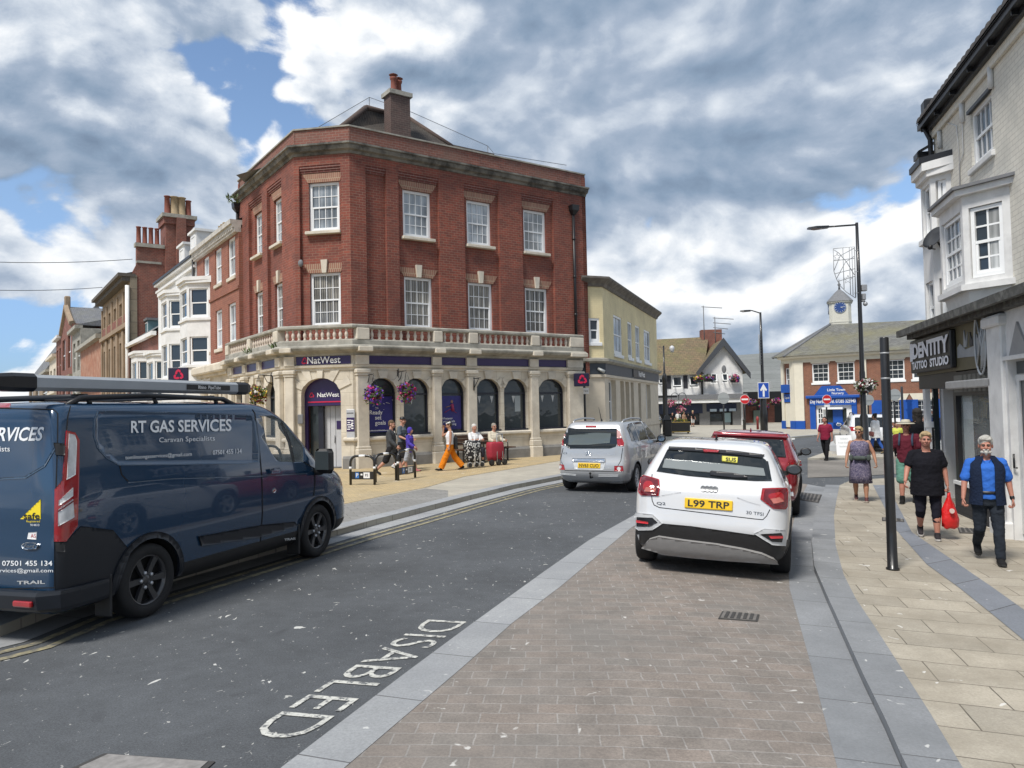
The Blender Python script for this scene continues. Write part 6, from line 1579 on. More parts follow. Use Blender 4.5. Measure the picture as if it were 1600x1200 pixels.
 def mirror_part(s,x,y,z,mt,sgn=1,w=.22,h=.15):
  b=MB()
  rg=lambda yy,k,kz:[(sgn*(x+.06+w/2+w/2*k*math.cos(a)),yy,z+h/2*kz*math.sin(a))for a in[i*math.pi/6 for i in range(12)]]
  R=[rg(y-.005,.88,.88),rg(y+.01,1,1),rg(y+.10,.85,.9),rg(y+.16,.4,.45)]
  if sgn<0:R=[r[::-1]for r in R]
  b.loft(R,True,True,0,True);b.tube([(sgn*(x-.10),y+.06,z-.09),(sgn*(x+.10),y+.05,z-.05)],[.045,.03],8,1)
  m_=b.build('door_mirror',[mt,M_TRIM],s.root,origin=(0,0,0))
  g=MB();R=[rg(y-.0065,.74,.72),rg(y-.008,.72,.70)]
  if sgn<0:R=[r[::-1]for r in R]
  g.loft(R[::-1],True,True,0,False);q=g.build('mirror_glass',mat('mirror glass',(.30,.32,.34),.06,0,metal=1),s.root,origin=(0,0,0));q.parent=m_
  return m_
 def plate(s,txt,px,py,w,h,roll=None,mt=None,bold=.02):
  hit=s.cast(px,py);c,n=hit;n=n.normalized();n.x=0;n.normalize()
  x=V((1,0,0));up=n.cross(x).normalized()*1.0
  if up.z<0:up=-up
  F=Matrix(((x.x,-n.x,up.x,c.x),(x.y,-n.y,up.y,c.y),(x.z,-n.z,up.z,c.z),(0,0,0,1)))
  b=MB(F);b.bbox(-w/2,w/2,-.016,.02,-h/2,h/2,.008,0)
  p=b.build('number_plate',mt or M_PLATE,s.root,origin=(0,0,0))
  vs,fs=text_mesh(txt,1.0,'LEFT',bold);x0,x1=min(q[0]for q in vs),max(q[0]for q in vs);y0,y1=min(q[1]for q in vs),max(q[1]for q in vs)
  t=MB(F);t.add([((q[0]-x0)/(x1-x0)*w*.86-w*.43,-.019,(q[1]-y0)/(y1-y0)*h*.68-h*.34)for q in vs],fs,0,False);q=t.build('plate_lettering',M_INK,s.root,origin=(0,0,0));q.parent=p
  return p
# ---------------------------------------------------------------- blue van
def build_van():
 hd=17.6;h=rad(hd);f=V((math.sin(h),math.cos(h)));r=V((math.cos(h),-math.sin(h)))
 cw=V((-3.48,7.23));TR=.86;o=cw-r*(TR+.10)-f*1.0
 rows=[(.24,.12,4.75,.84,.12,.35),(.30,.05,4.86,.93,.12,.40),(.42,.0,4.95,.972,.12,.45),(.70,.0,4.96,.985,.10,.50),(.92,.015,4.90,.985,.10,.50),(1.05,.022,4.76,.983,.10,.48),(1.14,.028,4.52,.98,.10,.45),(1.22,.034,4.26,.975,.10,.40),
   (1.32,.042,4.10,.965,.10,.35),(1.56,.065,3.82,.93,.10,.32),(1.80,.09,3.52,.89,.10,.30),(1.93,.115,3.28,.855,.11,.28),(1.995,.15,3.08,.81,.12,.25),(2.025,.22,2.90,.73,.15,.22),(2.04,.36,2.66,.58,.2,.2)]
 navy=paint('navy metallic paint',(.011,.044,.098),.2,.2)
 c=Car('panel_van','dark blue panel van with white trade lettering and a grey roof tube','van',rows,o.x,o.y,hd,navy,(1.0,3.93),.345,TR,arch=1.16,cladz=lambda y:.44 if y>.9 else .0,side_k=.02)
 S=c.sidefn(1)
 def sd(px,py): # picture point on the side -> side coordinates (y, z)
  hh=c.cast(px,py)
  if hh:return(hh[0].y,hh[0].z)
  o_=c.Mi@V((0,0,CAMH));d_=c.Mi.to_3x3()@ray(px,py);t_=(.94-o_.x)/d_.x;return(o_.y+d_.y*t_,o_.z+d_.z*t_)
 # cab window opening through both doors
 cabw=[(409,651),(424,650),(442,658),(455,669),(466,684),(473,697),(474,722),(452,722),(436,721),(424,708),(416,690)]
 cy=[sd(*p)for p in cabw]
 cb=MB();n=len(cy);cb.loft([[(x,p[0],p[1])for p in cy]for x in(-1.3,1.3)],True,True,2,False)
 c.cut(cb,Matrix.Identity(4),2)
 cb=MB();pz=[(2.95,1.30),(3.45,1.30),(4.5,1.36),(4.5,1.86),(2.95,1.86)];cb.loft([[(x,p[0],p[1])for p in pz]for x in(-.76,.76)],True,True,2,False)
 c.cut(cb,Matrix.Identity(4),2)
 gl=glass('pale cab glass',(.5,.56,.56),.02,.22)
 for sg in(1,-1):c.patch('cab_window',cy,gl,.001,.10,fn=c.sidefn(sg),skirt=.004)
 dv=[sd(448,660),sd(462,722)]
 c.line('window_divider',[sd(446,660),sd(452,690),sd(459,722)],.045,M_TRIM,fn=S,step=.06,eps=.006)
 # seats, wheel and dash seen through it
 b=MB()
 for x in(.42,-.42):b.bbox(x-.22,x+.22,2.95,3.12,1.0,1.52,.05);b.bbox(x-.12,x+.12,2.96,3.06,1.54,1.74,.04)
 b.build('seats',mat('seat cloth',(.03,.03,.034),.9,.1),c.root,origin=(0,0,0))
 b=MB();ring=[(.42+.19*math.cos(a),3.62+.08*math.sin(a),1.30+.17*math.sin(a))for a in[k*math.pi/8 for k in range(17)]];b.tube(ring,.018,6);b.build('steering_wheel',M_TRIM,c.root,origin=(0,0,0))
 # windscreen, rear glass, panel gaps
 c.patch('windscreen',[(-.80,1.29),(.80,1.29),(.78,1.88),(-.78,1.88)],gl,.002,.10,fn=lambda x,z:c.castl((x,9,z),(0,-1,0)))
 gap=1.6
 c.line('door_gap',[(394,640),(398,646),(404,690),(409,745),(410,800),(407,846)],gap,M_SEAM)
 c.line('door_gap',[(474,722),(491,732),(492,752),(490,775)],gap,M_SEAM)
 c.line('rear_pillar_gap',[(111,631),(106,650),(104,672)],gap,M_SEAM)
 pnl=[(152,643),(180,643),(300,646),(394,649),(399,660),(405,700),(405,722),(380,724),(270,726),(185,727),(166,716),(152,700),(146,680),(147,655)]
 c.line('pressed_panel_edge',pnl+[pnl[0]],1.8,mat('panel edge',(.035,.075,.13),.25,.05,coat=1,metal=.3),eps=.004)
 c.patch('pressed_panel',[(p[0]*.985+4,p[1]*.985+10.3)for p in pnl],paint('navy panel paint',(.012,.047,.102),.18,.2),.006,10)
 c.line('swage_line',[(200,752),(190,742),(187,728)],2.0,M_SEAM);c.line('swage_line',[(200,754),(270,748),(400,744),(480,740)],1.5,mat('swage highlight',(.03,.06,.10),.25,0,coat=1,metal=.3))
 # lettering
 def q(x0,x1,yb0,yb1,yt0,yt1,sl=0):return[(x0,yb0),(x1,yb1),(x1+sl,yt1),(x0+sl,yt0)]
 Ls=mat('silver white lettering',(.80,.82,.84),.5,.03)
 W_=lambda*a,**k:c.words(*a,eps=.014,**k)
 W_('RT GAS SERVICES',q(203,360,677,674,658,655),Ls,bold=.022);W_('Caravan Specialists',q(247,334,694,691,684,681),Ls);W_('tomlinsongasservices@gmail.com',q(194,298,720,714,712,706.5),Ls);W_('07501 455 134',q(331,376,711,708.5,704,701),Ls,bold=.01)
 # rear doors
 c.line('rear_door_gap',[(0,638),(84,640),(90,646),(90,680),(88,752),(86,800),(85,918),(0,920)],1.6,M_SEAM)
 c.line('rear_door_edge',[(0,748),(40,746),(70,728),(86,700)],3.0,mat('panel edge'),eps=.006)
 c.words('RT GAS SERVICES',q(-110,66,690,689,669,667,4),Ls,bold=.02,shear=.1);c.words('Caravan Specialists',q(-80,16,709,708,698,697),Ls)
 c.words('07501 455 134',q(4,82,884,884,876,876),Ls,bold=.01);c.words('tomlinsongasservices@gmail.com',q(-70,83,896,896,888,888),Ls)
 c.words('TRAIL',q(27,71,913,912,907.5,906.5),mat('badge silver',(.6,.62,.64),.3,0,metal=.5),bold=.03)
 c.patch('warning_sticker',[(32,811),(64,811),(64,780)],mat('yellow sticker',(.80,.62,.02),.5,0),.004);c.words('safe',q(38,63,811,811,801,801),M_INK,bold=.02,eps=.007);c.words('Registered',q(42,63,817,817,813,813),mat('yellow sticker'));c.words('914413',q(48,62,822,822,818.5,818.5),Ls)
 c.patch('white_sticker',[(43,842),(45,832),(58,831),(57,843)],mat('white sticker',(.75,.75,.75),.5,0),.004);c.words('AS',q(49,57,840,840,834,834),mat('pale red ink',(.5,.12,.12),.6,0),eps=.007)
 bd=c.patch('oval_badge',[(49+14*math.cos(a),853+6.3*math.sin(a))for a in[k*math.pi/10 for k in range(20)]],CHROME,.012,3);b2=c.patch('badge_centre',[(49+12*math.cos(a),853+5*math.sin(a))for a in[k*math.pi/10 for k in range(20)]],navy,.015,3,parent=bd);c.words('Ford',q(41,57,855.5,855.5,850.5,850.5),CHROME,eps=.019,shear=.2)
 # tail lamp
 lamp=[(103,673),(116,676),(123,688),(122,760),(120,822),(102,846),(85,846),(86,765),(97,750)]
 tl=c.patch('tail_lamp',lamp,M_LAMPR,.012,3,mirror=True)
 c.patch('lamp_lens',[(106,678),(115,680),(118,690),(116,742),(103,750)],M_LAMPW,.018,3,parent=tl);c.patch('lamp_lens',[(92,782),(112,762),(112,775),(92,790)],M_LAMPW,.018,3,parent=tl);c.patch('lamp_lens',[(91,796),(112,780),(114,808),(91,822)],M_LAMPW,.018,3,parent=tl)
 c.line('lamp_bar',[(91,799),(112,783)],2,M_LAMPD,parent=tl,eps=.022)
 for y0,y1 in((694,712),(848,862)):
  c.patch('door_hinge',[(86,y0-2),(99,y0),(99,y1),(87,y1-1)],M_TRIM,.03,4)
 c.patch('high_brake_lamp',[(-40,631),(17,632),(17,638),(-40,638)],M_LAMPR,.012,4)
 # bumper, mouldings, flaps, arches
 b=MB();R=[]
 for z,e in((.30,.02),(.33,.06),(.44,.075),(.47,.06),(.475,.0)):
  R.append([(.985+e*.3,.50,z),(.985+e*.3,.2,z),(.96+e*.3,.06-e*.5,z),(.85,-.02-e,z),(0,-.05-e,z),(-.85,-.02-e,z),(-.96-e*.3,.06-e*.5,z),(-.985-e*.3,.2,z),(-.985-e*.3,.50,z)])
 b.loft(R,False,False,0,False,closed=False);bm=b.build('rear_bumper',mat('grey bumper plastic',(.009,.012,.018),.42,.1,20),c.root,origin=(0,0,0))
 c.patch('lower_corner',[(85,846),(102,846),(126,822),(176,828),(204,862),(190,900),(176,945),(120,935),(86,930)],mat('grey bumper plastic'),.006,6)
 b=MB();b.bbox(.62,.82,-.115,-.08,.355,.405,.01);q_=b.build('bumper_reflector',M_LAMPR,c.root,origin=(0,0,0));q_.parent=bm
 c.patch('side_moulding',[(309,838),(408,820),(458,815),(464,821),(408,838),(313,853)],mat('grey bumper plastic'),.022,5)
 c.words('TRAIL',q(444,463,845,842.5,841.5,839),Ls,bold=.03)
 c.patch('door_handle',[(418,733),(434,731),(436,735),(434,739),(420,740)],navy,.03,3);c.patch('door_lock',[(425,766),(429,762),(431,766),(429,770),(426,770)],CHROME,.006,2)
 for ya in c.axles:
  P=[]
  for k in range(25):a=math.pi*(k/24)*1.06-.1;P.append((ya+.42*math.cos(a),.345+.42*math.sin(a)))
  c.line('arch_trim',P,.06,mat('grey bumper plastic'),fn=S,step=.05,eps=.018,mirror=True)
  for sx in(1,-1):
   b=MB();b.bbox(sx*.80,sx*.985,ya-.47,ya-.44,.12,.5,.01);b.build('mud_flap',M_TRIM,c.root,origin=(0,0,0))
 c.patch('headlamp',[(4.62,.86),(4.80,.80),(4.82,.62),(4.70,.62),(4.55,.74)],M_LAMPW,.006,.04,fn=S,mirror=True)
 c.wheels(M_BLKALLOY,(6,.12,.16,0),.22)
 for sg in(1,-1):
  b=MB();x0=sg*1.0
  b.bbox(sg*1.0,sg*1.26,3.78,3.90,1.10,1.42,.05,0);b.tube([(sg*.93,3.9,1.12),(sg*1.08,3.84,1.13)],.05,8);m_=b.build('door_mirror',M_TRIM,c.root,origin=(0,0,0))
  g=MB();g.bbox(sg*1.03,sg*1.23,3.768,3.778,1.15,1.39,.004);g_=g.build('mirror_glass',mat('dark mirror glass',(.04,.05,.055),.08,0),c.root,origin=(0,0,0));g_.parent=m_
 # roof bars and the long tube
 b=MB()
 for y in(.55,1.35,2.25):b.tube([(-.72,y,2.02),(-.70,y,2.09),(.70,y,2.09),(.74,y,2.02)],.022,6)
 for sg in(-1,1):b.tube([(sg*.74,.3,2.0),(sg*.74,.45,2.07),(sg*.74,1.2,2.10),(sg*.74,2.35,2.07),(sg*.74,2.55,2.0)],.028,6)
 b.build('roof_rack',BLACK,c.root,origin=(0,0,0))
 # tube lies along the right edge of the rack
 b=MB()
 def sec(y,k=1.0,zc=2.20):return[(.60+.08*k*x,y,zc+.068*k*z)for x,z in((-1,-.6),(-.6,-1),(.6,-1),(1,-.6),(1,.6),(.6,1),(-.6,1),(-1,.6))]
 b.loft([sec(.05),sec(2.72)],True,True,0,False)
 tb=b.build('roof_tube',mat('grey tube shell',(.36,.385,.41),.45,.06,4),c.root,origin=(0,0,0))
 b=MB();b.loft([sec(-.34,.55),sec(-.28,.95),sec(-.14,1.14),sec(.06,1.14)],True,True,0,False);e_=b.build('tube_cap',BLACK,c.root,origin=(0,0,0));e_.parent=tb
 b=MB();b.loft([sec(2.71,1.1),sec(2.88,1.1),sec(2.95,.9)],True,True,0,False);e_=b.build('tube_cap',BLACK,c.root,origin=(0,0,0));e_.parent=tb
 b=MB(Matrix(((0,0,1,0),(1,0,0,0),(0,1,0,0),(0,0,0,1))));b=MB()
 b.box(.685,.689,1.85,2.55,2.17,2.225);p_=b.build('tube_label',BLACK,c.root,origin=(0,0,0));p_.parent=tb
 F=Matrix(((0,-1,0,.69),(1,0,0,2.20),(0,0,1,2.197),(0,0,0,1)));b=MB(F);b.text('Rhino  PipeTube',0,0,.055,0,.002,'CENTER',.01);p2=b.build('tube_lettering',M_LETTER,c.root,origin=(0,0,0));p2.parent=p_
 return c
VAN=build_van()
# ---------------------------------------------------------------- white crossover in front
def build_crossover():
 rows=[(.15,.40,3.90,.70,.25,.4),(.23,.14,4.06,.82,.28,.5),(.36,.05,4.15,.875,.28,.6),(.55,.0,4.19,.893,.28,.6),(.70,.012,4.18,.897,.28,.6),(.84,.03,4.12,.895,.27,.6),(.95,.05,3.95,.883,.24,.55),(1.02,.10,3.50,.86,.2,.5),(1.07,.16,3.10,.825,.18,.45),
   (1.16,.27,2.88,.785,.16,.4),(1.28,.42,2.62,.73,.15,.4),(1.38,.54,2.38,.675,.14,.4),(1.44,.60,2.22,.635,.14,.35),(1.475,.66,2.08,.585,.18,.3),(1.497,.80,1.88,.49,.25,.3),(1.506,1.0,1.7,.34,.25,.25)]
 white=paint('white car paint',(.64,.65,.665),.28)
 c=Car('white_crossover','white compact crossover parked in the block-paved bay nearest the camera','car',rows,2.12,8.5,18.5,white,(.78,3.38),.335,.775,arch=1.12,cladz=lambda y:.30)
 T=M_TRIM
 # rear glass, spoiler shade, wiper
 gls=[(1043,703),(1090,705),(1140,709),(1189,714),(1200,722),(1206,752),(1180,752),(1130,749),(1075,744),(1026,737)]
 g=c.patch('rear_window',gls,M_CARGLASS,.008,2.5)
 c.patch('glass_glint',[(1039,718),(1090,722),(1150,728),(1193,733),(1196,745),(1150,743),(1090,738),(1035,732)],glass('painted glint glass',(.20,.22,.22),.05),.016,2.5,parent=g)  # paler patch paints a glint into the rear window
 c.patch('rear_wiper',[(1109,739),(1112,737),(1148,741),(1168,746),(1168,748),(1146,748),(1110,744)],BLACK,.02,3)
 c.patch('window_sticker',[(1128,714),(1153,716),(1152,725),(1128,722)],mat('acid yellow sticker',(.62,.58,.10),.5,0),.020,4,parent=g);c.words('SUS',[(1134,722.5),(1150,724),(1150,718),(1134,717)],M_INK,parent=g,bold=.02,eps=.025)
 c.patch('spoiler_strip',[(1046,699),(1090,701),(1150,706),(1194,712),(1190,717),(1140,711),(1090,707),(1044,704)],BLACK,.02,4)  # black strip painted in for the shade under the spoiler lip
 c.patch('high_brake_lamp',[(1098,704),(1124,705.5),(1122,709),(1100,708)],M_LAMPR,.026,3)
 b=MB();b.box(-.02,.02,.98,1.10,1.50,1.515);b.loft([[(-.012,1.02,1.51),(.012,1.02,1.51),(.012,1.10,1.51),(-.012,1.10,1.51)],[(-.004,1.0,1.57),(.004,1.0,1.57),(.004,1.02,1.57),(-.004,1.02,1.57)]]);b.build('roof_aerial',BLACK,c.root,origin=(0,0,0))
 # lamps
 for P,L2 in(([(1003,742),(1030,750),(1031,764),(1029,775),(1003,774),(998,768)],[(1011,762),(1026,764),(1024,769),(1009,768)]),([(1191,764),(1228,763),(1230,768),(1229,792),(1226,796),(1208,795),(1188,780)],[(1203,780),(1216,777),(1222,783),(1208,787)])):
  l=c.patch('tail_lamp',P,M_LAMPR,.014,3);c.patch('lamp_lens',L2,mat('pale lamp segment',(.48,.14,.11),.15,.2,20,coat=1),.03,2,parent=l)
  cx=sum(p[0]for p in P)/len(P);cy=sum(p[1]for p in P)/len(P)
  c.line('lamp_shadow_line',[(cx+(p[0]-cx)*.8,cy+(p[1]-cy)*.8)for p in P]+[(cx+(P[0][0]-cx)*.8,cy+(P[0][1]-cy)*.8)],1.6,M_LAMPD,parent=l,eps=.024,step=2)
 # tailgate gap, crease, badges
 c.line('tailgate_gap',[(1019,741),(1017,760),(1019,782),(1022,789),(1030,793),(1080,799),(1130,805),(1180,811),(1192,812),(1198,806),(1203,796)],1.3,M_SEAM,eps=.0015)
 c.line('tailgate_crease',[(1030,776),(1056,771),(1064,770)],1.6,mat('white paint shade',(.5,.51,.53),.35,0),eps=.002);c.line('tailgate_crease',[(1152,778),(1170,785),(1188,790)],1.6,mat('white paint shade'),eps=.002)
 for k in range(4):
  cx,cy=1099+6.2*k,764+.35*k;pts=[(cx+4.0*math.cos(a),cy+4.1*math.sin(a))for a in[i*math.pi/10 for i in range(21)]]
  c.line('badge_ring',pts,1.0,mat('dark chrome',(.16,.165,.17),.25,0,metal=.7),eps=.010,step=1.0)
 c.plate('L99 TRP',1107,788,.52,.112)
 c.words('Q2',[(1026,789),(1040,790),(1040,785),(1026,784)],mat('dark chrome'),bold=.01);c.words('30 TFSI',[(1166,803),(1193,806),(1193,801),(1166,798)],mat('dark chrome'),bold=.005)
 # black lower bumper, silver diffuser, corner surrounds
 lb=c.patch('lower_bumper',[(990,817),(1010,822),(1036,818),(1080,822),(1130,829),(1180,836),(1210,842),(1236,843),(1237,872),(1215,876),(1150,874),(1060,868),(992,845)],T,.012,4)
 c.patch('diffuser',[(1010,848),(1016,840),(1030,836),(1070,842),(1120,848),(1160,855),(1190,862),(1208,870),(1214,876),(1190,874),(1140,871),(1080,866),(1036,861),(1006,852)],mat('silver diffuser',(.27,.265,.26),.5,.08,10),.05,3)
 for P,I,R_ in(([(993,806),(996,801),(1020,804),(1035,818),(1020,827),(1000,828),(992,822)],[(998,808),(1020,809),(1028,816),(1016,822),(998,822)],[(998,812),(1014,815),(1014,818),(998,816)]),([(1178,833),(1194,826),(1224,828),(1227,836),(1225,852),(1206,850)],[(1188,834),(1218,832),(1221,838),(1219,846),(1206,845)],[(1200,836),(1220,836),(1220,839.5),(1204,840)])):
  o=c.patch('bumper_surround',P,mat('silver trim',(.50,.51,.52),.4,.05),.024,3);c.patch('grille_insert',I,BLACK,.028,3,parent=o);c.patch('reflector',R_,mat('bright red reflector',(.65,.03,.04),.2,0,coat=1),.032,2,parent=o)
 # sides
 S=c.sidefn(1)
 c.patch('side_window',[(.50,1.08),(.78,1.08),(2.95,1.06),(2.50,1.30),(2.15,1.41),(1.0,1.42),(.72,1.34)],M_CARGLASS,.004,.08,fn=S,mirror=True)
 c.line('pillar',[(1.95,1.05),(1.90,1.42)],.06,BLACK,fn=S,step=.08,eps=.008,mirror=True);c.line('door_gap',[(1.05,1.06),(.98,.8),(1.2,.62),(1.9,.42),(1.95,1.05)],.008,M_SEAM,fn=S,step=.06,eps=.0015,mirror=True)
 c.patch('windscreen',[(-.74,1.10),(.74,1.10),(.62,1.43),(-.62,1.43)],M_CARGLASS,.004,.1,fn=lambda x,z:c.castl((x,9,z),(0,-1,0)))
 for ya in c.axles:c.line('arch_trim',[(ya+.40*math.cos(a),.335+.40*math.sin(a))for a in[math.pi*k/20*1.1-.15 for k in range(21)]],.06,T,fn=S,step=.05,eps=.012,mirror=True)
 for sg in(1,-1):
  c.mirror_part(.80,2.62,1.07,T,sg,.22,.15)
 c.patch('headlamp',[(3.75,.78),(3.95,.76),(3.95,.66),(3.7,.68)],M_LAMPW,.006,.05,fn=S,mirror=True)
 for y in(1.12,2.05):c.patch('door_handle',[(y,.86),(y+.2,.86),(y+.2,.89),(y,.89)],white,.03,.04,fn=S,mirror=True)
 c.wheels(M_ALLOY,(5,.16,.12,.12),.22)
 return c
build_crossover()
# ---------------------------------------------------------------- silver compact people carrier
def build_mpv():
 rows=[(.19,.26,3.80,.72,.2,.4),(.27,.10,3.96,.82,.22,.5),(.42,.0,4.06,.855,.24,.55),(.60,.0,4.08,.865,.24,.55),(.78,.05,4.02,.862,.22,.5),(.95,.07,3.80,.85,.2,.5),(1.02,.08,3.45,.84,.18,.45),(1.09,.095,3.22,.82,.16,.4),(1.27,.14,2.92,.765,.15,.4),(1.42,.20,2.62,.71,.14,.35),(1.50,.25,2.42,.67,.14,.3),(1.545,.32,2.25,.62,.18,.3),(1.565,.48,2.0,.50,.25,.3),(1.572,.7,1.8,.34,.2,.2)]
 silver=paint('silver car paint',(.47,.48,.49),.28,.4)
 c=Car('silver_people_carrier','silver compact people carrier with tinted rear window driving away up the street','car',rows,1.71,16.75,24,silver,(.68,3.22),.31,.745,arch=1.15,cladz=lambda y:.2)
 c.patch('rear_window',[(886,668),(900,670),(932,670),(964,669),(966,690),(962,698),(953,701),(890,701),(880,694),(882,680)],M_CARGLASS,.004,3)
 c.patch('glass_reflection',[(889,680),(930,676),(955,677),(953,692),(920,695),(888,695)],glass('painted reflection glass',(.10,.12,.12),.05),.013,3)  # lighter patch, a reflection put into the glass colour
 c.patch('high_brake_lamp',[(915,665.5),(932,665.5),(932,668),(915,668)],M_LAMPR,.014,2)
 for P,m_ in(([(964,671),(968,673),(972,684),(964,685)],mat('pink lamp lens',(.55,.30,.28),.2,.1,coat=1)),([(964,686),(972,685),(975,692),(974,697),(965,697)],M_LAMPR),([(881,682),(882,675),(884,670),(884,682)],mat('pink lamp lens')),([(876,696),(879,683),(881,684),(881,696)],M_LAMPR)):c.patch('tail_lamp',P,m_,.012,2)
 for P,ctr in(([(870,725),(881,726),(883,734),(871,733)],(875.5,729.5)),([(960,728),(973,728),(974,736),(960,736)],(967,732))):
  o=c.patch('bumper_lamp',P,M_LAMPR,.014,2);c.patch('lamp_lens',[(ctr[0]+3*math.cos(a),ctr[1]+3*math.sin(a))for a in[k*math.pi/5 for k in range(10)]],M_LAMPW,.018,1.5,parent=o)
 c.patch('tailgate_bar',[(895,716),(946,716.5),(946,722),(895,721)],CHROME,.02,3);c.patch('plate_recess',[(895,722),(946,723),(943,734),(898,733)],mat('pale recess',(.55,.57,.58),.4,0),.006,3)
 c.plate('NV63 CUO',920.5,727.5,.52,.112)
 c.line('tailgate_gap',[(880,700),(876,718),(883,735),(960,737),(970,720),(973,700)],1.0,M_SEAM,eps=.002)
 for k in(0,3):c.line('badge_chevron',[(915.5,709+k),(919.5,705.5+k),(923.5,709+k)],1.3,CHROME,eps=.008,step=1.5)
 c.words('C3',[(880,709.5),(886,709.5),(886,707),(880,707)],mat('dark chrome'),bold=.01);c.words('Picasso',[(949,711),(961,710.5),(961,707.5),(949,708)],mat('badge silver',(.6,.62,.64),.3,0,metal=.5))
 c.patch('bumper_crease',[(872,750),(895,750),(905,754),(950,756),(960,752),(975,751),(970,762),(940,763),(880,758)],paint('silver bumper paint',(.38,.39,.40),.3,.4),.01,3)
 for P in([(874,739),(900,741.5),(900,743),(874,740.5)],[(935,742),(966,742),(966,744),(935,744)]):c.patch('bumper_strip',P,mat('pale recess'),.012,2)
 S=c.sidefn(1)
 for P in([(.42,1.12),(.40,1.42),(.62,1.50),(.95,1.52),(.98,1.10)],[(1.04,1.10),(1.02,1.52),(1.80,1.53),(1.85,1.08)],[(1.91,1.08),(1.87,1.52),(2.25,1.48),(2.75,1.24),(2.95,1.06)]):c.patch('side_window',P,M_CARGLASS,.004,.07,fn=S,mirror=True)
 c.patch('windscreen',[(-.72,1.14),(.72,1.14),(.60,1.54),(-.60,1.54)],M_CARGLASS,.004,.1,fn=lambda x,z:c.castl((x,9,z),(0,-1,0)))
 for P in([(1.0,1.06),(.98,.62),(1.0,.34)],[(1.88,1.06),(1.9,.34)],[(2.98,1.05),(2.92,.34)]):c.line('door_gap',P,.010,M_SEAM,fn=S,step=.06,eps=.0015,mirror=True)
 for y in(1.12,2.05):c.patch('door_handle',[(y,.90),(y+.18,.90),(y+.18,.935),(y,.935)],silver,.03,.04,fn=S,mirror=True)
 for sg in(1,-1):
  b=MB();b.tube([(sg*.57,.42,1.52),(sg*.58,.55,1.59),(sg*.58,1.2,1.625),(sg*.58,1.95,1.60),(sg*.57,2.1,1.53)],.022,6);b.build('roof_rail',mat('satin rail',(.4,.41,.42),.3,0,metal=.6),c.root,origin=(0,0,0))
  c.mirror_part(.80,2.52,1.10,M_TRIM,sg,.22,.2)
 b=MB();b.tube([(.05,.60,1.565),(.03,.45,1.88)],[.012,.004],5);b.lathe([(.03,1.56),(.015,1.61)],8,(.05,.6,0));b.build('roof_aerial',BLACK,c.root,origin=(0,0,0))
 b=MB();b.tube([(0,.05,.34),(0,-.10,.34),(0,-.12,.42)],.02,6);b.ball((0,-.12,.44),.028);b.build('tow_ball',BLACK,c.root,origin=(0,0,0))
 c.patch('headlamp',[(3.55,.90),(3.85,.80),(3.88,.68),(3.65,.74)],M_LAMPW,.006,.05,fn=S,mirror=True)
 c.wheels(M_ALLOY,(5,.14,.16,.1),.20)
build_mpv()
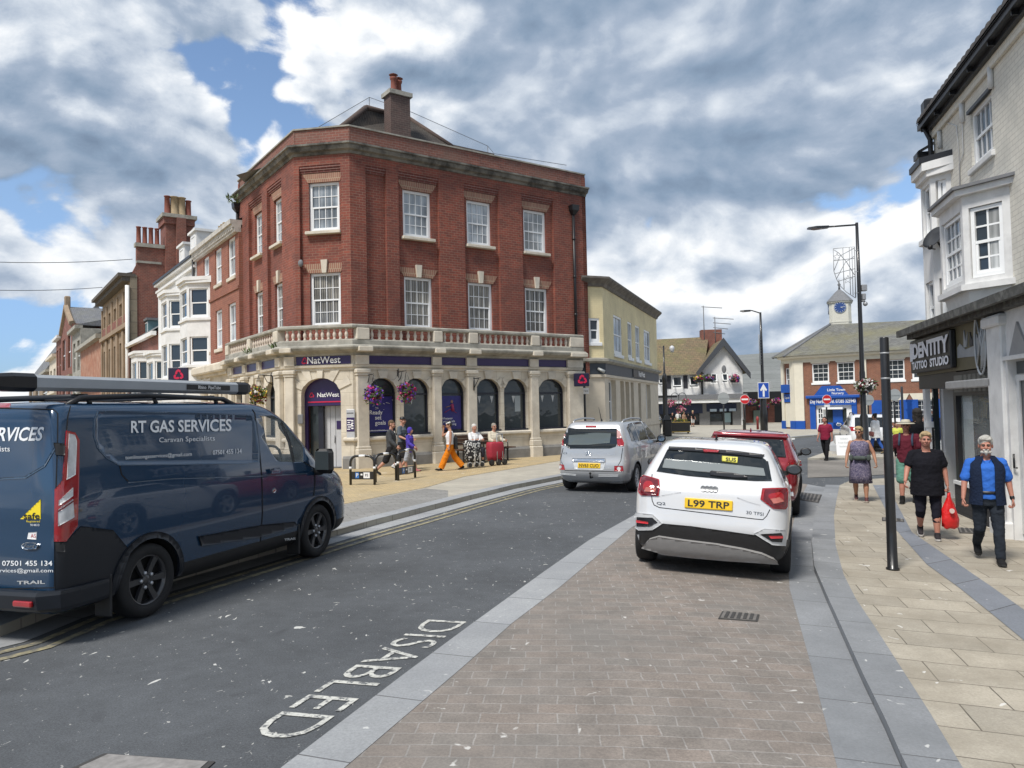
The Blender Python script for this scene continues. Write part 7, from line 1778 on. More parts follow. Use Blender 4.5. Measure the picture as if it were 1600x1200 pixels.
# ---------------------------------------------------------------- red hatchback ahead of the crossover
def build_red():
 rows=[(.20,.30,3.95,.73,.25,.4),(.28,.14,4.12,.83,.28,.5),(.42,.03,4.22,.88,.3,.6),(.58,.0,4.25,.895,.3,.6),(.74,.02,4.22,.895,.3,.6),(.90,.05,4.05,.885,.28,.55),(.98,.09,3.65,.87,.26,.5),(1.04,.15,3.25,.85,.25,.45),(1.14,.28,2.98,.81,.24,.4),(1.26,.44,2.68,.76,.22,.4),(1.36,.56,2.42,.715,.2,.4),(1.43,.62,2.2,.67,.22,.35),(1.465,.72,2.02,.60,.28,.3),(1.48,.9,1.85,.48,.3,.3),(1.487,1.1,1.65,.3,.2,.2)]
 red=paint('dark red car paint',(.26,.014,.022),.25,.25)
 c=Car('red_hatchback','dark red hatchback parked ahead of the white crossover with wheels turned out','car',rows,4.08,13.45,20,red,(.78,3.36),.33,.775,arch=1.12,cladz=lambda y:.30)
 c.patch('rear_window',[(-.64,1.06),(.64,1.06),(.58,1.36),(-.58,1.36)],M_CARGLASS,.004,.06,fn=lambda x,z:c.castl((x,-5,z),(0,1,0)))
 c.patch('spoiler_strip',[(-.64,1.37),(.64,1.37),(.62,1.42),(-.62,1.42)],red,.05,.06,fn=lambda x,z:c.castl((x,-5,z),(0,1,0)))
 S=c.sidefn(1)
 for P in([(.62,1.08),(.70,1.26),(.95,1.37),(1.15,1.38),(1.18,1.06)],[(1.24,1.06),(1.22,1.39),(1.80,1.40),(1.86,1.04)],[(1.93,1.04),(1.88,1.40),(2.2,1.36),(2.75,1.13),(2.95,1.02)]):c.patch('side_window',P,M_CARGLASS,.004,.07,fn=S,mirror=True)
 c.patch('windscreen',[(-.74,1.06),(.74,1.06),(.62,1.42),(-.62,1.42)],M_CARGLASS,.004,.1,fn=lambda x,z:c.castl((x,9,z),(0,-1,0)))
 c.patch('tail_lamp',[(.02,.80),(.42,.86),(.45,.96),(.1,.98)],M_LAMPR,.012,.05,fn=S,mirror=True)
 for P in([(1.2,1.04),(1.05,.72),(1.2,.5),(1.22,.36)],[(1.9,1.03),(1.95,.36)],[(2.98,1.0),(2.95,.36)]):c.line('door_gap',P,.010,M_SEAM,fn=S,step=.06,eps=.0015,mirror=True)
 for y in(1.2,2.1):c.patch('door_handle',[(y,.86),(y+.18,.86),(y+.18,.895),(y,.895)],red,.03,.04,fn=S,mirror=True)
 for sg in(1,-1):c.mirror_part(.84,2.62,1.06,M_TRIM,sg,.22,.16)
 b=MB();b.loft([[(-.02,.95,1.475),(.02,.95,1.475),(.02,1.12,1.475),(-.02,1.12,1.475)],[(-.005,.93,1.54),(.005,.93,1.54),(.005,.98,1.54),(-.005,.98,1.54)]]);b.build('roof_aerial',red,c.root,origin=(0,0,0))
 for ya in c.axles:c.line('arch_trim',[(ya+.40*math.cos(a),.33+.40*math.sin(a))for a in[math.pi*k/20*1.1-.15 for k in range(21)]],.05,M_TRIM,fn=S,step=.05,eps=.01,mirror=True)
 c.wheels(mat('two tone alloy',(.22,.225,.23),.3,0,metal=.6),(5,.10,.14,.16),.22,turn=18)
build_red()
# ---------------------------------------------------------------- distant cars
def build_far(name,label,x,y,hd,col,H=1.62,plate=True):
 k=H/1.62
 rows=[(.25,.3,4.5,.74,.2,.4),(.45,.05,4.76,.87,.24,.55),(.70,.0,4.8,.90,.24,.55),(.95,.05,4.5,.895,.22,.5),(1.05*k,.10,3.75,.875,.2,.45),(1.14*k,.2,3.4,.84,.2,.4),(1.38*k,.50,2.8,.76,.18,.4),(1.53*k,.62,2.4,.71,.2,.3),(1.59*k,.75,2.15,.62,.25,.3),(1.61*k,1.0,1.9,.42,.2,.2)]
 p_=paint(name.replace('_',' ')+' paint',col,.3)
 c=Car(name,label,'car',rows,x,y,hd,p_,(.98,3.72),.35,.78,cladz=lambda y:.34,sub=3)
 R=lambda x,z:c.castl((x,-5,z),(0,1,0))
 c.patch('rear_window',[(-.66,1.08*k),(.66,1.08*k),(.60,1.48*k),(-.60,1.48*k)],M_CARGLASS,.004,.08,fn=R)
 for sg in(-1,1):c.patch('tail_lamp',[(sg*.55,.95),(sg*.80,.92),(sg*.84,1.10),(sg*.60,1.08)],M_LAMPR,.012,.05,fn=R)
 c.patch('rear_bumper',[(-.8,.36),(.8,.36),(.82,.55),(-.82,.55)],M_TRIM,.012,.1,fn=R)
 if plate:
  pt=c.patch('number_plate',[(-.26,.80),(.26,.80),(.26,.91),(-.26,.91)],M_PLATE if name!='white_estate' else mat('pale plate',(.6,.6,.58),.5,0),.014,.08,fn=R)
 S=c.sidefn(1)
 c.patch('side_window',[(.62,1.10*k),(.85,1.45*k),(2.3,1.50*k),(3.3,1.12*k)],M_CARGLASS,.004,.08,fn=S,mirror=True)
 c.patch('windscreen',[(-.72,1.16*k),(.72,1.16*k),(.62,1.52*k),(-.62,1.52*k)],M_CARGLASS,.004,.1,fn=lambda x,z:c.castl((x,9,z),(0,-1,0)))
 for sg in(1,-1):
  c.mirror_part(.84,2.95,1.12,p_,sg);b=MB();b.tube([(sg*.62,.8,1.58*k),(sg*.62,1.0,1.66*k),(sg*.62,2.2,1.66*k),(sg*.62,2.4,1.58*k)],.022,5);b.build('roof_rail',M_TRIM,c.root,origin=(0,0,0))
 c.wheels(M_ALLOY,(5,.14,.14,.1),.22)
build_far('white_estate','white estate car seen from behind on the far road beside the tall lamp post',14.75,31.2,18,(.74,.75,.76))
build_far('dark_parked_car','dark car with pale bonnet half hidden behind the cream building corner',9.0,50.0,205,(.10,.105,.11),1.7)
# ================================================================ street furniture
def P0(px,py,o=.07):p=G(px,py,o);return p
def top_z(p,px,py):return AT(px,py,p.y).z
def post(name,label,cat,base,h,parts,group=None):
 t=thing(name,base,label,cat,group);parts(t,Matrix.Translation(base));return t
def grid(p):return V((p.x,p.y,hz(p.x,p.y)))
M_POLE=mat('black enamel',(.010,.010,.011),.35,.15,12,coat=.3)
M_GALV=mat('galvanised steel',(.33,.34,.35),.5,.12,8,metal=.4)
M_SIGNW=mat('sign white',(.78,.78,.78),.4,.03);M_SIGNR=mat('sign red',(.55,.015,.02),.4,.03);M_SIGNB=mat('sign blue',(.012,.07,.40),.4,.03)
M_SIGNBACK=mat('sign back grey',(.36,.38,.38),.5,.06,metal=.2)
def build_furniture():
 # near black post with an edge-on plate
 b0=P0(1395,890);h=top_z(b0,1380,527)-b0.z
 def f(t,M):
  b=MB(M);b.lathe([(.075,0),(.075,.02),(.058,.03),(.055,.5),(.054,.9),(.050,h-.01),(.046,h)],18);b.build('pole',M_POLE,t)
  b=MB(M);
  for z in(h-.20,h-.50):b.lathe([(.0515,z),(.053,z),(.053,z+.02),(.0515,z+.02)],18)
  b.build('steel_bands',M_GALV,t)
  b=MB(M@Matrix.Rotation(rad(62),4,'Z'));b.box(.09,.50,-.012,.012,h-.48,h-.06,0);b.box(.05,.10,-.03,.03,h-.2,h-.18,1);b.box(.05,.10,-.03,.03,h-.42,h-.40,1);b.build('sign_plate',[M_SIGNW,M_GALV],t)
 post('signpost','slim black post standing on the near right pavement with a plate seen edge-on','post',b0,h,f)
 # tall lamp post with star lattice and hanging basket
 q=AT(1352,712,29.5);b0=grid(q);b0.z+=.06;h=top_z(b0,1338,348)-b0.z
 def pxo(px,py,base):p=AT(px,py,base.y);return p.x-base.x,p.z-base.z
 tx=pxo(1338,348,b0)[0]
 def f(t,M):
  b=MB(M);b.lathe([(.20,0),(.20,.25),(.16,.3),(.15,1.5),(.11,1.6),(.105,3.2),(.09,3.3),(.075,h*.7),(.055,h)],14);b.build('column',M_POLE,t)
  ax=pxo(1262,352,b0)[0];b=MB(M);b.tube([(0,0,h-.08),(ax+.75,0,h-.14)],.035,8);b.build('arm',M_POLE,t)
  b=MB(M);b.loft([[(ax+.8,-.09,h-.19),(ax+.8,.09,h-.19),(ax+.8,.09,h-.10),(ax+.8,-.09,h-.10)],[(ax+.3,-.17,h-.23),(ax+.3,.17,h-.23),(ax+.3,.14,h-.12),(ax+.3,-.14,h-.12)],[(ax,-.1,h-.21),(ax,.1,h-.21),(ax,.08,h-.15),(ax,-.08,h-.15)]]);b.build('lamp_head',M_POLE,t)
  # festive frame: pixels to the pole plane
  g=lambda px,py:(pxo(px,py,b0)[0],-.05,pxo(px,py,b0)[1])
  b=MB(M)
  def ln(*pts,r=.014):b.tube([g(*p)for p in pts],r,5)
  ln((1301,389),(1334,386),(1336,464));ln((1301,389),(1302,424),(1306,436),(1312,447),(1322,457),(1336,466));ln((1301,408),(1334,404));ln((1304,428),(1335,420));ln((1308,440),(1335,432));ln((1316,388),(1318,452));ln((1326,387),(1328,460))
  ln((1302,424),(1312,400),(1334,388));ln((1306,436),(1320,410),(1335,400));ln((1334,386),(1336,465),r=.02);ln((1330,387),(1332,462));ln((1301,390),(1310,396),(1322,410),(1334,430))
  for cx,cy,rr in((1307,402,6.5),(1324,437,7)):
   S=[(cx+(rr if k%2==0 else rr*.42)*math.sin(k*math.pi/5),cy-(rr if k%2==0 else rr*.42)*math.cos(k*math.pi/5))for k in range(11)];ln(*S,r=.012)
  for z in(392,425,458):b.tube([g(1334,z),g(1341,z)],.015,5)
  b.build('festive_frame',mat('pale tube frame',(.30,.31,.32),.5,.05),t)
  b=MB(M);zz=pxo(1345,455,b0)[1];b.bbox(.08,.28,-.1,.1,zz,zz+.25,.02);b.bbox(.1,.22,-.1,.1,zz-.35,zz-.1,.02);b.ball((.22,0,zz-.5),.09);b.bbox(.1,.2,-.08,.08,zz-.42,zz-.36,.02);b.build('sensor_boxes',M_GALV,t)
  b=MB(M);zz=pxo(1345,594,b0)[1];b.tube([(0,0,zz-.2),(.2,-.25,zz-.1)],.02,5);b.build('bracket',M_POLE,t)
 lp=post('lamp_post','tall black lamp post with star lattice frame and flower basket at right of centre','lamp post',b0,h,f,'street lamp posts')
 zz=top_z(b0,1346,602)
 t=thing('hanging_basket',V((b0.x+.05,b0.y-.2,zz-.35)),'white and dark red flower basket fixed round the tall lamp post','flower basket','hanging flower baskets');b=MB();flowers(b,(b0.x+.05,b0.y-.15,zz+.02),.46,.42,.26,420,[3,3,5],size=.055,trail=.15);b.build('flowers',FLM,t)
 b=MB(Matrix.Translation((b0.x+.05,b0.y-.15,zz-.32)));b.lathe([(.05,0),(.26,.12),(.34,.28)],12);b.build('basket',BLACK,t)
 # second lamp post carrying the blue arrow sign
 Y2=45.0;q=AT(1193,640,Y2);b1=grid(q);b1.z+=.07;h2=top_z(b1,1191,488)-b1.z
 def f(t,M):
  b=MB(M);b.lathe([(.22,0),(.22,1.6),(.2,1.7),(.17,3.0),(.09,3.3),(.085,h2*.7),(.06,h2)],12);b.build('column',M_POLE,t)
  b=MB(M);b.tube([(0,0,h2-.05),(-.5,0,h2+.12),(-.75,0,h2+.12)],.035,6);b.loft([[(-.6,-.08,h2+.06),(-.6,.08,h2+.06),(-.6,.08,h2+.16),(-.6,-.08,h2+.16)],[(-1.0,-.14,h2+.04),(-1.0,.14,h2+.04),(-1.0,.1,h2+.15),(-1.0,-.1,h2+.15)],[(-1.2,-.06,h2+.08),(-1.2,.06,h2+.08),(-1.2,.05,h2+.13),(-1.2,-.05,h2+.13)]]);b.build('lamp_head',M_POLE,t)
  b=MB(M)
  for k in range(9):z=h2*.6+k*.17;b.tube([(-.05,-.1,z),(-.22-.03*(k%2),-.3,z+.02)],.015,4)
  b.tube([(-.10,-.15,h2*.58),(-.22,-.3,h2*.82)],.02,4);b.tube([(-.22,-.3,h2*.58),(-.26,-.35,h2*.82)],.02,4);b.build('festive_frame',mat('pale tube frame'),t)
 post('lamp_post','black lamp post carrying the blue one-way arrow sign','lamp post',b1,h2,f,'street lamp posts')
 def sign_board(b,kind,w=.3,h=.3):
  """local frame facing -y"""
  if kind=='arrow':
   b.prism([(-w,-h),(w,-h),(w,h),(-w,h)],-.02,0,0);b.prism([(-w*.92,-h*.92),(w*.92,-h*.92),(w*.92,h*.92),(-w*.92,h*.92)],-.024,-.02,1)
   b.prism([(-w*.17,-h*.8),(w*.17,-h*.8),(w*.17,h*.10),(w*.45,-h*.12),(w*.62,h*.05),(0,h*.82),(-w*.62,h*.05),(-w*.45,-h*.12),(-w*.17,h*.10)],-.03,-.024,0)
  elif kind=='noentry':
   b.disc((0,0),w,-.02,0,28,0);b.disc((0,0),w*.94,-.024,-.02,28,1);b.prism([(-w*.7,-w*.17),(w*.7,-w*.17),(w*.7,w*.17),(-w*.7,w*.17)],-.03,-.024,0)
  else:b.disc((0,0),w,-.02,0,24,0);b.prism([(-w*.8,-.04),(w*.8,-.04),(w*.8,.04),(-w*.8,.04)],-.04,-.02,0)
 zs=top_z(b1,1191,610)
 t=thing('arrow_sign',V((b1.x-.02,b1.y-.22,zs)),'blue rectangular sign with a white upward arrow fixed on the lamp post','sign');b=MB(Matrix.Translation((b1.x-.04,b1.y-.22,zs)));sign_board(b,'arrow',.33,.47);b.build('sign_face',[M_SIGNW,M_SIGNB],t)
 def pole_sign(kind,px,py,Y,r,label,plate=False,hook=False,cat='sign',group=None):
  q=AT(px,py,Y);b0=grid(q);b0.z+=.05
  t=thing({'noentry':'no_entry_sign','back':'round_sign'}[kind],b0,label,cat,group)
  b=MB(Matrix.Translation(b0));b.tube([(0,0,0),(0,0,q.z-b0.z+r*(1.9 if hook else .9))],.055,8)
  if hook:z=q.z-b0.z;b.tube([(0,0,z+r*1.4),(.02,0,z+r*2.3),(.25,0,z+r*2.8),(.48,0,z+r*2.2)],.03,6)
  b.build('pole',M_POLE,t)
  b=MB(Matrix.Translation((q.x,q.y-.08,q.z)));sign_board(b,kind,r);b.build('sign_face',[M_SIGNW,M_SIGNR]if kind=='noentry' else M_SIGNBACK,t)
  if plate:b=MB(Matrix.Translation((q.x,q.y-.08,q.z)));b.box(-r*.6,r*.6,-.02,0,-r*1.7,-r*1.15);b.build('sub_plate',M_SIGNW,t)
 pole_sign('noentry',1163,624,52,.32,'red no entry disc between the white gabled shop and the arrow sign')
 pole_sign('noentry',1291,624,50,.30,'red no entry disc in front of the blue shopfront',True)
 pole_sign('back',1130,622,50,.38,'back of a round grey sign in front of the gabled shop')
 pole_sign('back',1356,625,48,.34,'back of a round grey sign with hooked post just right of the tall lamp post',hook=True)
 pole_sign('back',1397,617,46,.36,'back of a round grey sign beyond the slim black post')
 for px,lab in((1409,'plain dark post standing before the blue shutters'),):
  q=AT(px,610,48);b0=grid(q);t=thing('plain_post',b0,lab,'post');b=MB(Matrix.Translation(b0));b.lathe([(.09,0),(.075,.1),(.07,q.z-b0.z+.2),(.02,q.z-b0.z+.28)],10);b.build('pole',M_POLE,t)
 # hooked camera/lantern post, bin, planter with flower tree
 q=AT(1041,690,47);b0=grid(q);b0.z+=.1;h=top_z(b0,1041,540)-b0.z
 def f(t,M):
  b=MB(M);b.lathe([(.2,0),(.2,.5),(.16,.6),(.15,h*.62),(.17,h*.64),(.10,h*.68),(.055,h*.70),(.05,h)],12)
  b.tube([(0,0,h)]+[(.26-.26*math.cos(a),0,h+.28*math.sin(a))for a in[k*math.pi/8 for k in range(9)]]+[(.52,0,h-.05)],.045,6);b.build('column',M_POLE,t)
  b=MB(M);b.lathe([(.02,h+.0),(.14,h-.08),(.16,h-.2),(.12,h-.28),(.11,h-.40),(.02,h-.44)],12,(.52,0,0));b.build('camera_dome',mat('pale camera dome',(.55,.56,.58),.4,.04),t)
  b=MB(M);b.box(-.75,-.15,-.03,.0,h*.42,h*.44);b.box(.15,.75,-.03,0,h*.42,h*.44);b.build('finger_boards',M_POLE,t)
 post('hooked_lamp_post','black swan-neck post with a white camera dome beside the cream building','lamp post',b0,h,f)
 q=AT(1043,690,46.0);b0=grid(q);b0.z+=.1
 t=thing('litter_bin',b0,'square black litter bin beside the planter near the cream building','bin');b=MB(Matrix.Translation(b0));b.bbox(-.24,.24,-.24,.24,0,.95,.04);b.bbox(-.26,.26,-.26,.26,.95,1.0,.02);b.loft([[(-.22,-.22,1.0),(.22,-.22,1.0),(.22,.22,1.0),(-.22,.22,1.0)],[(-.1,-.1,1.28),(.1,-.1,1.28),(.1,.1,1.28),(-.1,.1,1.28)]]);b.build('bin_body',M_POLE,t)
 q=AT(1062,676,51);b0=grid(q);b0.z+=.1;M=Matrix.Translation(b0)
 t=thing('planter',b0,'black gold-trimmed planter with flower baskets on twin hooks','planter')
 b=MB(M);b.bbox(-.62,.62,-.4,.4,.10,.82,.03,0);b.box(-.64,.64,-.42,.42,.76,.80,1);b.box(-.64,.64,-.42,.42,.12,.16,1)
 for sx in(-.5,.5):b.ball((sx,-.3,.06),.07)
 b.build('trough',[M_POLE,mat('gold trim',(.40,.28,.07),.4,.05)],t)
 b=MB(M);flowers(b,(0,0,.9),.6,.35,.14,220,[0,0,4],size=.05);b.build('plants',FLM,t)
 b=MB(M);b.tube([(0,0,.8),(0,0,2.5)],.03,6)
 for s_ in(-1,1):b.tube([(0,0,2.4)]+[(s_*(.25-.25*math.cos(a)),0,2.5+.25*math.sin(a))for a in[k*math.pi/6 for k in range(7)]]+[(s_*.5,0,2.35)],.022,5)
 b.build('hooks',M_POLE,t)
 for i,(dx,z)in enumerate(((-.5,2.05),(.5,2.1),(.1,1.6))):
  b=MB(M);flowers(b,(dx,-.1,z),.34,.3,.26,160,[6,1,6],size=.06);b.build('flower_basket',FLM,t)
 # small bollard, red post
 q=AT(1163,668,53);b0=grid(q);t=thing('bollard',b0,'short black bollard under the no entry disc','bollard');b=MB(Matrix.Translation(b0));b.lathe([(.12,0),(.1,.1),(.09,.9),(.11,.95),(.09,1.05),(.02,1.1)],10);b.build('bollard_body',M_POLE,t)
 q=AT(1184,668,60);b0=grid(q);t=thing('hydrant_post',b0,'short red marker post before the market hall','marker post');b=MB(Matrix.Translation(b0));b.lathe([(.1,0),(.09,.8),(.13,.85),(.1,1.05),(.02,1.15)],10);b.build('post_body',mat('dull red',(.25,.03,.03),.6,.1),t)
 # cycle hoops
 hoops=[((548,758),(585.5,758),712.5,True,'nearest the van, blue badge on its lower panel'),((587,754),(619,751),709,False,'in the middle of the row, without a panel'),((618.5,752),(652,746),704,True,'rightmost of the row, in front of the walking family')]
 for(l,r,yt,pn,d)in hoops:
  a,c=G(*l,.1),G(*r,.1);ln=(c-a).to_2d().length;mid=(a+c)/2
  t=thing('cycle_hoop',mid,'black cycle parking hoop '+d,'cycle rack','cycle hoops outside the bank')
  ang=math.atan2((c-a).y,(c-a).x);M=Matrix.Translation(mid)@Matrix.Rotation(ang,4,'Z');w=max(.30,min(.42,ln/2));hh=AT((l[0]+r[0])/2,yt,mid.y).z-mid.z;rr=.17
  path=[(-w,0,0),(-w,0,hh-rr)]+[(-w+rr-rr*math.cos(k*math.pi/12),0,hh-rr+rr*math.sin(k*math.pi/12))for k in range(1,7)]+[(w-rr+rr*math.sin(k*math.pi/12),0,hh-rr+rr*math.cos(k*math.pi/12))for k in range(0,7)]+[(w,0,0)]
  b=MB(M);b.tube(path,.032,10);b.build('hoop',M_POLE,t)
  b=MB(M)
  for s_ in(-w,w):b.lathe([(.033,hh-.32),(.035,hh-.32),(.035,hh-.26),(.033,hh-.26)],10,(s_,0,0))
  b.tube([(-.08,0,hh+.001),(.08,0,hh+.001)],.0345,10);b.build('reflective_bands',M_SIGNW,t)
  if pn:
   b=MB(M);b.box(-w,w,-.012,.012,.14,.33,0);b.box(-w*.58,-w*.28,-.016,-.012,.17,.31,1);b.box(w*.1,w*.62,-.016,-.012,.17,.31,2);b.box(-w*.14,w*.02,-.016,-.012,.24,.28,2)
   b.text('P',-w*.43,.24,.13,-.016,.003,'CENTER',.01,2);b.text('FS',w*.36,.24,.09,-.016,.003,'CENTER',.01,0)
   b.build('sign_panel',[M_POLE,mat('parking blue',(.04,.16,.45),.4,0),M_SIGNW],t)
 # bench before the bank
 La=LR.shifted(.75);u0,u1=La.u(713,700),La.u(797,700);p=La.a+La.d*((u0+u1)/2)
 t=thing('bench',(p.x,p.y,.1),'long dark wooden bench with black metal legs along the bank wall','bench');M=La.mat(.106)
 wd=mat('stained bench timber',(.075,.038,.024),.6,.3,6)
 b=MB(M)
 for i in range(4):b.bbox(u0,u1-.35,-.2+i*.115,-.2+i*.115+.095,.43,.47,.01)
 b.bbox(u1-.33,u1+.12,-.2,.25,.43,.47,.01);b.build('seat',wd,t)
 b=MB(M)
 for i in range(3):b.bbox(u0,u1-.35,.27+.03*i,.30+.03*i,.58+.12*i,.68+.12*i,.008)
 b.bbox(u1-.30,u1,.30,.33,.64,.78,.008);b.build('backrest',wd,t)
 for x in(u0+.2,(u0+u1)/2-.1,u1-.2):
  b=MB(M);b.bbox(x-.03,x+.03,-.16,-.10,0,.44,.01);b.bbox(x-.03,x+.03,.2,.26,0,.44,.01);b.bbox(x-.025,x+.025,-.2,.28,.40,.435,.01);b.tube([(x,.24,.42),(x,.36,.95)],.022,6);b.tube([(x,-.15,.44),(x,-.15,.66),(x,.28,.66)],.02,6);b.build('leg',M_POLE,t)
 # shopping trolleys
 def trolley(px,py,label,mt,w,h,handle,metal):
  p=G(px,py,.106);t=thing('shopping_trolley',p,label,'shopping trolley');M=Matrix.Translation(p)@Matrix.Rotation(math.atan2(_d.y,_d.x),4,'Z')
  b=MB(M);R=lambda z,k:[(x*w/2*k,y*.15*k-(h-.15)*0,z)for x,y in((-1,-.8),(-.8,-1),(.8,-1),(1,-.8),(1,.8),(.8,1),(-.8,1),(-1,.8))]
  b.loft([R(.16,.88),R(.3,1),R(h*.75,1.04),R(h-.05,1.0),R(h,.9)],True,True,0,True);b.build('bag',mt,t)
  b=MB(M)
  for s_ in(-.7,.7):b.tube([(w*.1+s_*w*.3,-.20,.12),(w*.3+s_*w*.3,-.05,handle)],.014,6)
  b.tube([(w*.3-w*.21,-.05,handle),(w*.3+w*.21,-.05,handle)],.018,6);b.tube([(-w*.45,-.1,.14),(w*.45,-.1,.14)],.014,6);b.build('frame',metal,t)
  for x in(-w*.48,0.02,w*.5):
   b=MB(M);b.lathe([(.05,-.02),(.095,-.018),(.10,0),(.095,.018),(.05,.02)],16,(0,0,0),0,True,'y');b.v=[v+V((0,0,0))for v in b.v]
   off=M.to_3x3()@V((x,-.16,.10));b.v=[v+off for v in b.v];b.lathe([(.07,-.026),(.07,.026)],12,(x,-.16,.10),1,False,'y');b.build('wheel',[mat('pale tyre',(.35,.34,.32),.7,.1)if metal is M_SIGNW else RUBBER,M_POLE],t)
 m,nt,bs=_nt('floral bag cloth');tc=nt.nodes.new('ShaderNodeTexCoord');vo=nt.nodes.new('ShaderNodeTexVoronoi');vo.inputs['Scale'].default_value=15;nt.links.new(tc.outputs['Object'],vo.inputs['Vector']);cr=nt.nodes.new('ShaderNodeValToRGB');cr.color_ramp.interpolation='CONSTANT';cr.color_ramp.elements[0].color=(.6,.6,.58,1);cr.color_ramp.elements[1].position=.42;cr.color_ramp.elements[1].color=(.015,.015,.018,1);nt.links.new(vo.outputs['Distance'],cr.inputs[0]);nt.links.new(cr.outputs[0],bs.inputs['Base Color'])
 trolley(739,731,'black and white patterned shopping trolley before the left seated woman',m,.44,.84,1.02,M_SIGNW)
 trolley(774,727,'red shopping trolley before the right seated woman',mat('red bag cloth',(.33,.02,.04),.7,.15,8),.50,.74,.98,M_GALV)
 # A-board
 q=AT(1318,712,29.6);b0=grid(q);b0.z+=.07;t=thing('advertising_board',b0,'white A-board with faint lettering standing on the paving behind the red-shirted man','sign');M=Matrix.Translation(b0)@Matrix.Rotation(rad(-4),4,'Z')
 b=MB(M);
 for s_ in(-1,1):b.loft([[(-.34,s_*.28,0),(.34,s_*.28,0),(.34,s_*.28+.03,0),(-.34,s_*.28+.03,0)],[(-.30,s_*.03,.76),(.30,s_*.03,.76),(.30,s_*.03+.03,.76),(-.30,s_*.03+.03,.76)]])
 b.build('board',M_SIGNW,t);F=M@Matrix.Translation((0,-.29,0))@Matrix.Rotation(rad(-18.2),4,'X');b=MB(F)
 for i,s_ in enumerate(('TODAY','Fresh Coffee','Sandwiches','- - -')):b.text(s_,0,.66-i*.15,.09,-.004,.004,'CENTER',0)
 b.build('board_lettering',mat('faint grey print',(.42,.46,.46),.6,0),t)
 # projecting bank signs and small plate
 for(x0,y0,x1,y1,L,lab,nm)in((263,574,296,598,LL,'dark navy projecting box sign with crimson emblem on the left street front of the bank',0),(897,583,920,604,LR,'dark navy projecting box sign with crimson emblem at the right end of the bank',1)):
  if nm:c=LR.a+LR.d*(UR-.2)+LR.n*.62
  else:c=LL.a+LL.d*(UL-5.4)+LL.n*.75
  a0,a1=AT(x0,y1,c.y),AT(x1,y0,c.y);w=(a1.x-a0.x);zc=(a0.z+a1.z)/2;hh=a1.z-a0.z;xc=(a0.x+a1.x)/2
  t=thing('projecting_sign',(xc,c.y,zc),lab,'sign','projecting bank signs');M=Matrix.Translation((xc,c.y,zc))@Matrix.Rotation(rad(6 if nm else-6),4,'Z')
  b=MB(M);b.bbox(-w/2,w/2,-.07,.07,-hh/2,hh/2,.02,0);b.box(-w/2-.02,w*.0,.02,.05,-.02,.02,0);b.build('sign_box',mat('navy sign box',(.012,.010,.035),.4,.05),t)
  b=MB(M);chevron_logo(b,w*.03,0,hh*.40,-.075,0);b.build('emblem',M_PINK,t)
  wall=(L.a+L.d*(UR-.2 if nm else UL-5.4));b=MB();b.tube([(wall.x,wall.y,zc+.1),(xc,c.y,zc+.1)],.025,6);b.tube([(wall.x,wall.y,zc-.2),(xc,c.y,zc-.2)],.02,6);b.build('bracket',M_POLE,t)
 q=AT(913,611,30.2);b0=V((q.x,q.y,.1));t=thing('time_plate_post',b0,'thin black post with a small white plate under the right bank sign','sign');b=MB(Matrix.Translation(b0));b.tube([(0,0,0),(0,0,q.z-.1+.25)],.05,8);b.build('pole',M_POLE,t)
 b=MB(Matrix.Translation((q.x,q.y-.07,q.z)));b.bbox(-.17,.17,-.01,.01,-.12,.12,.008,0);b.text('24 hrs',0,0,.11,-.01,.003,'CENTER',.004,1);b.build('plate',[M_SIGNW,M_INK],t)
 # floodlight arm on the cream wall
 q=AT(928,577,30.6);b=MB();b.tube([q+V((-.35,.3,0)),q+V((-.1,0,.1)),q+V((.15,-.1,.02))],.03,6,0);b.tube([q+V((.15,-.1,.02)),q+V((.40,-.2,-.12))],[.06,.07],8,1)
 fl=b.build('floodlight',[M_POLE,M_SIGNBACK],None,origin=q);tag(fl,'pale floodlight on a bent arm above the right bank sign','floodlight')
 # hanging baskets on the bank
 for px,py,L,cols,lab,tr in((584,613,LR,[2,2,1],'purple and red flower basket hanging left of the first arched window',.25),(635,607,LR,[1,1,2],'magenta flower basket hanging between the first two arched windows',.35),(404,613,LL,[4,4,3,5],'yellow flower basket hanging on the left street front of the bank',.3)):
  Lb=L.shifted(.5);u,z=Lb.uz(px,py);c=Lb.a+Lb.d*u
  t=thing('hanging_basket',(c.x,c.y,z),lab,'flower basket','hanging flower baskets')
  b=MB();flowers(b,(c.x,c.y,z),.31,.29,.23,560,cols,size=.046,trail=tr);b.build('flowers',FLM,t)
  b=MB(Matrix.Translation((c.x,c.y,z-.25)));b.lathe([(.04,0),(.18,.08),(.24,.22)],12);b.build('basket',mat('moss basket',(.06,.055,.03),.9,.3,20),t)
  zb=z+.55;w_=L.a+L.d*(u-.05);b=MB();b.tube([(w_.x,w_.y,zb-.35),(w_.x+L.n.x*.03,w_.y+L.n.y*.03,zb+.12)],.025,5);b.tube([(w_.x,w_.y,zb),(c.x,c.y,zb+.03)],.016,5)
  b.tube([(w_.x,w_.y,zb-.3),(w_.x+L.n.x*.2,w_.y+L.n.y*.2,zb-.2),(w_.x+L.n.x*.3,w_.y+L.n.y*.3,zb)],.014,5)
  for k in range(3):a=k*2.1;b.tube([(c.x,c.y,zb),(c.x+.2*math.cos(a),c.y+.2*math.sin(a),z-.03)],.006,4)
  b.build('bracket',M_POLE,t)
 for i,px in enumerate((736,)):
  u=LR.u(px,596);b=MB(LR.mat());b.tube([(u,-.18,2.55),(u,-.2,3.0)],.025,5);b.tube([(u,-.2,2.95),(u,-.62,2.98)],.016,5);b.tube([(u,-.2,2.65),(u,-.5,2.96)],.014,5);b.build('basket_bracket',M_POLE,bank)
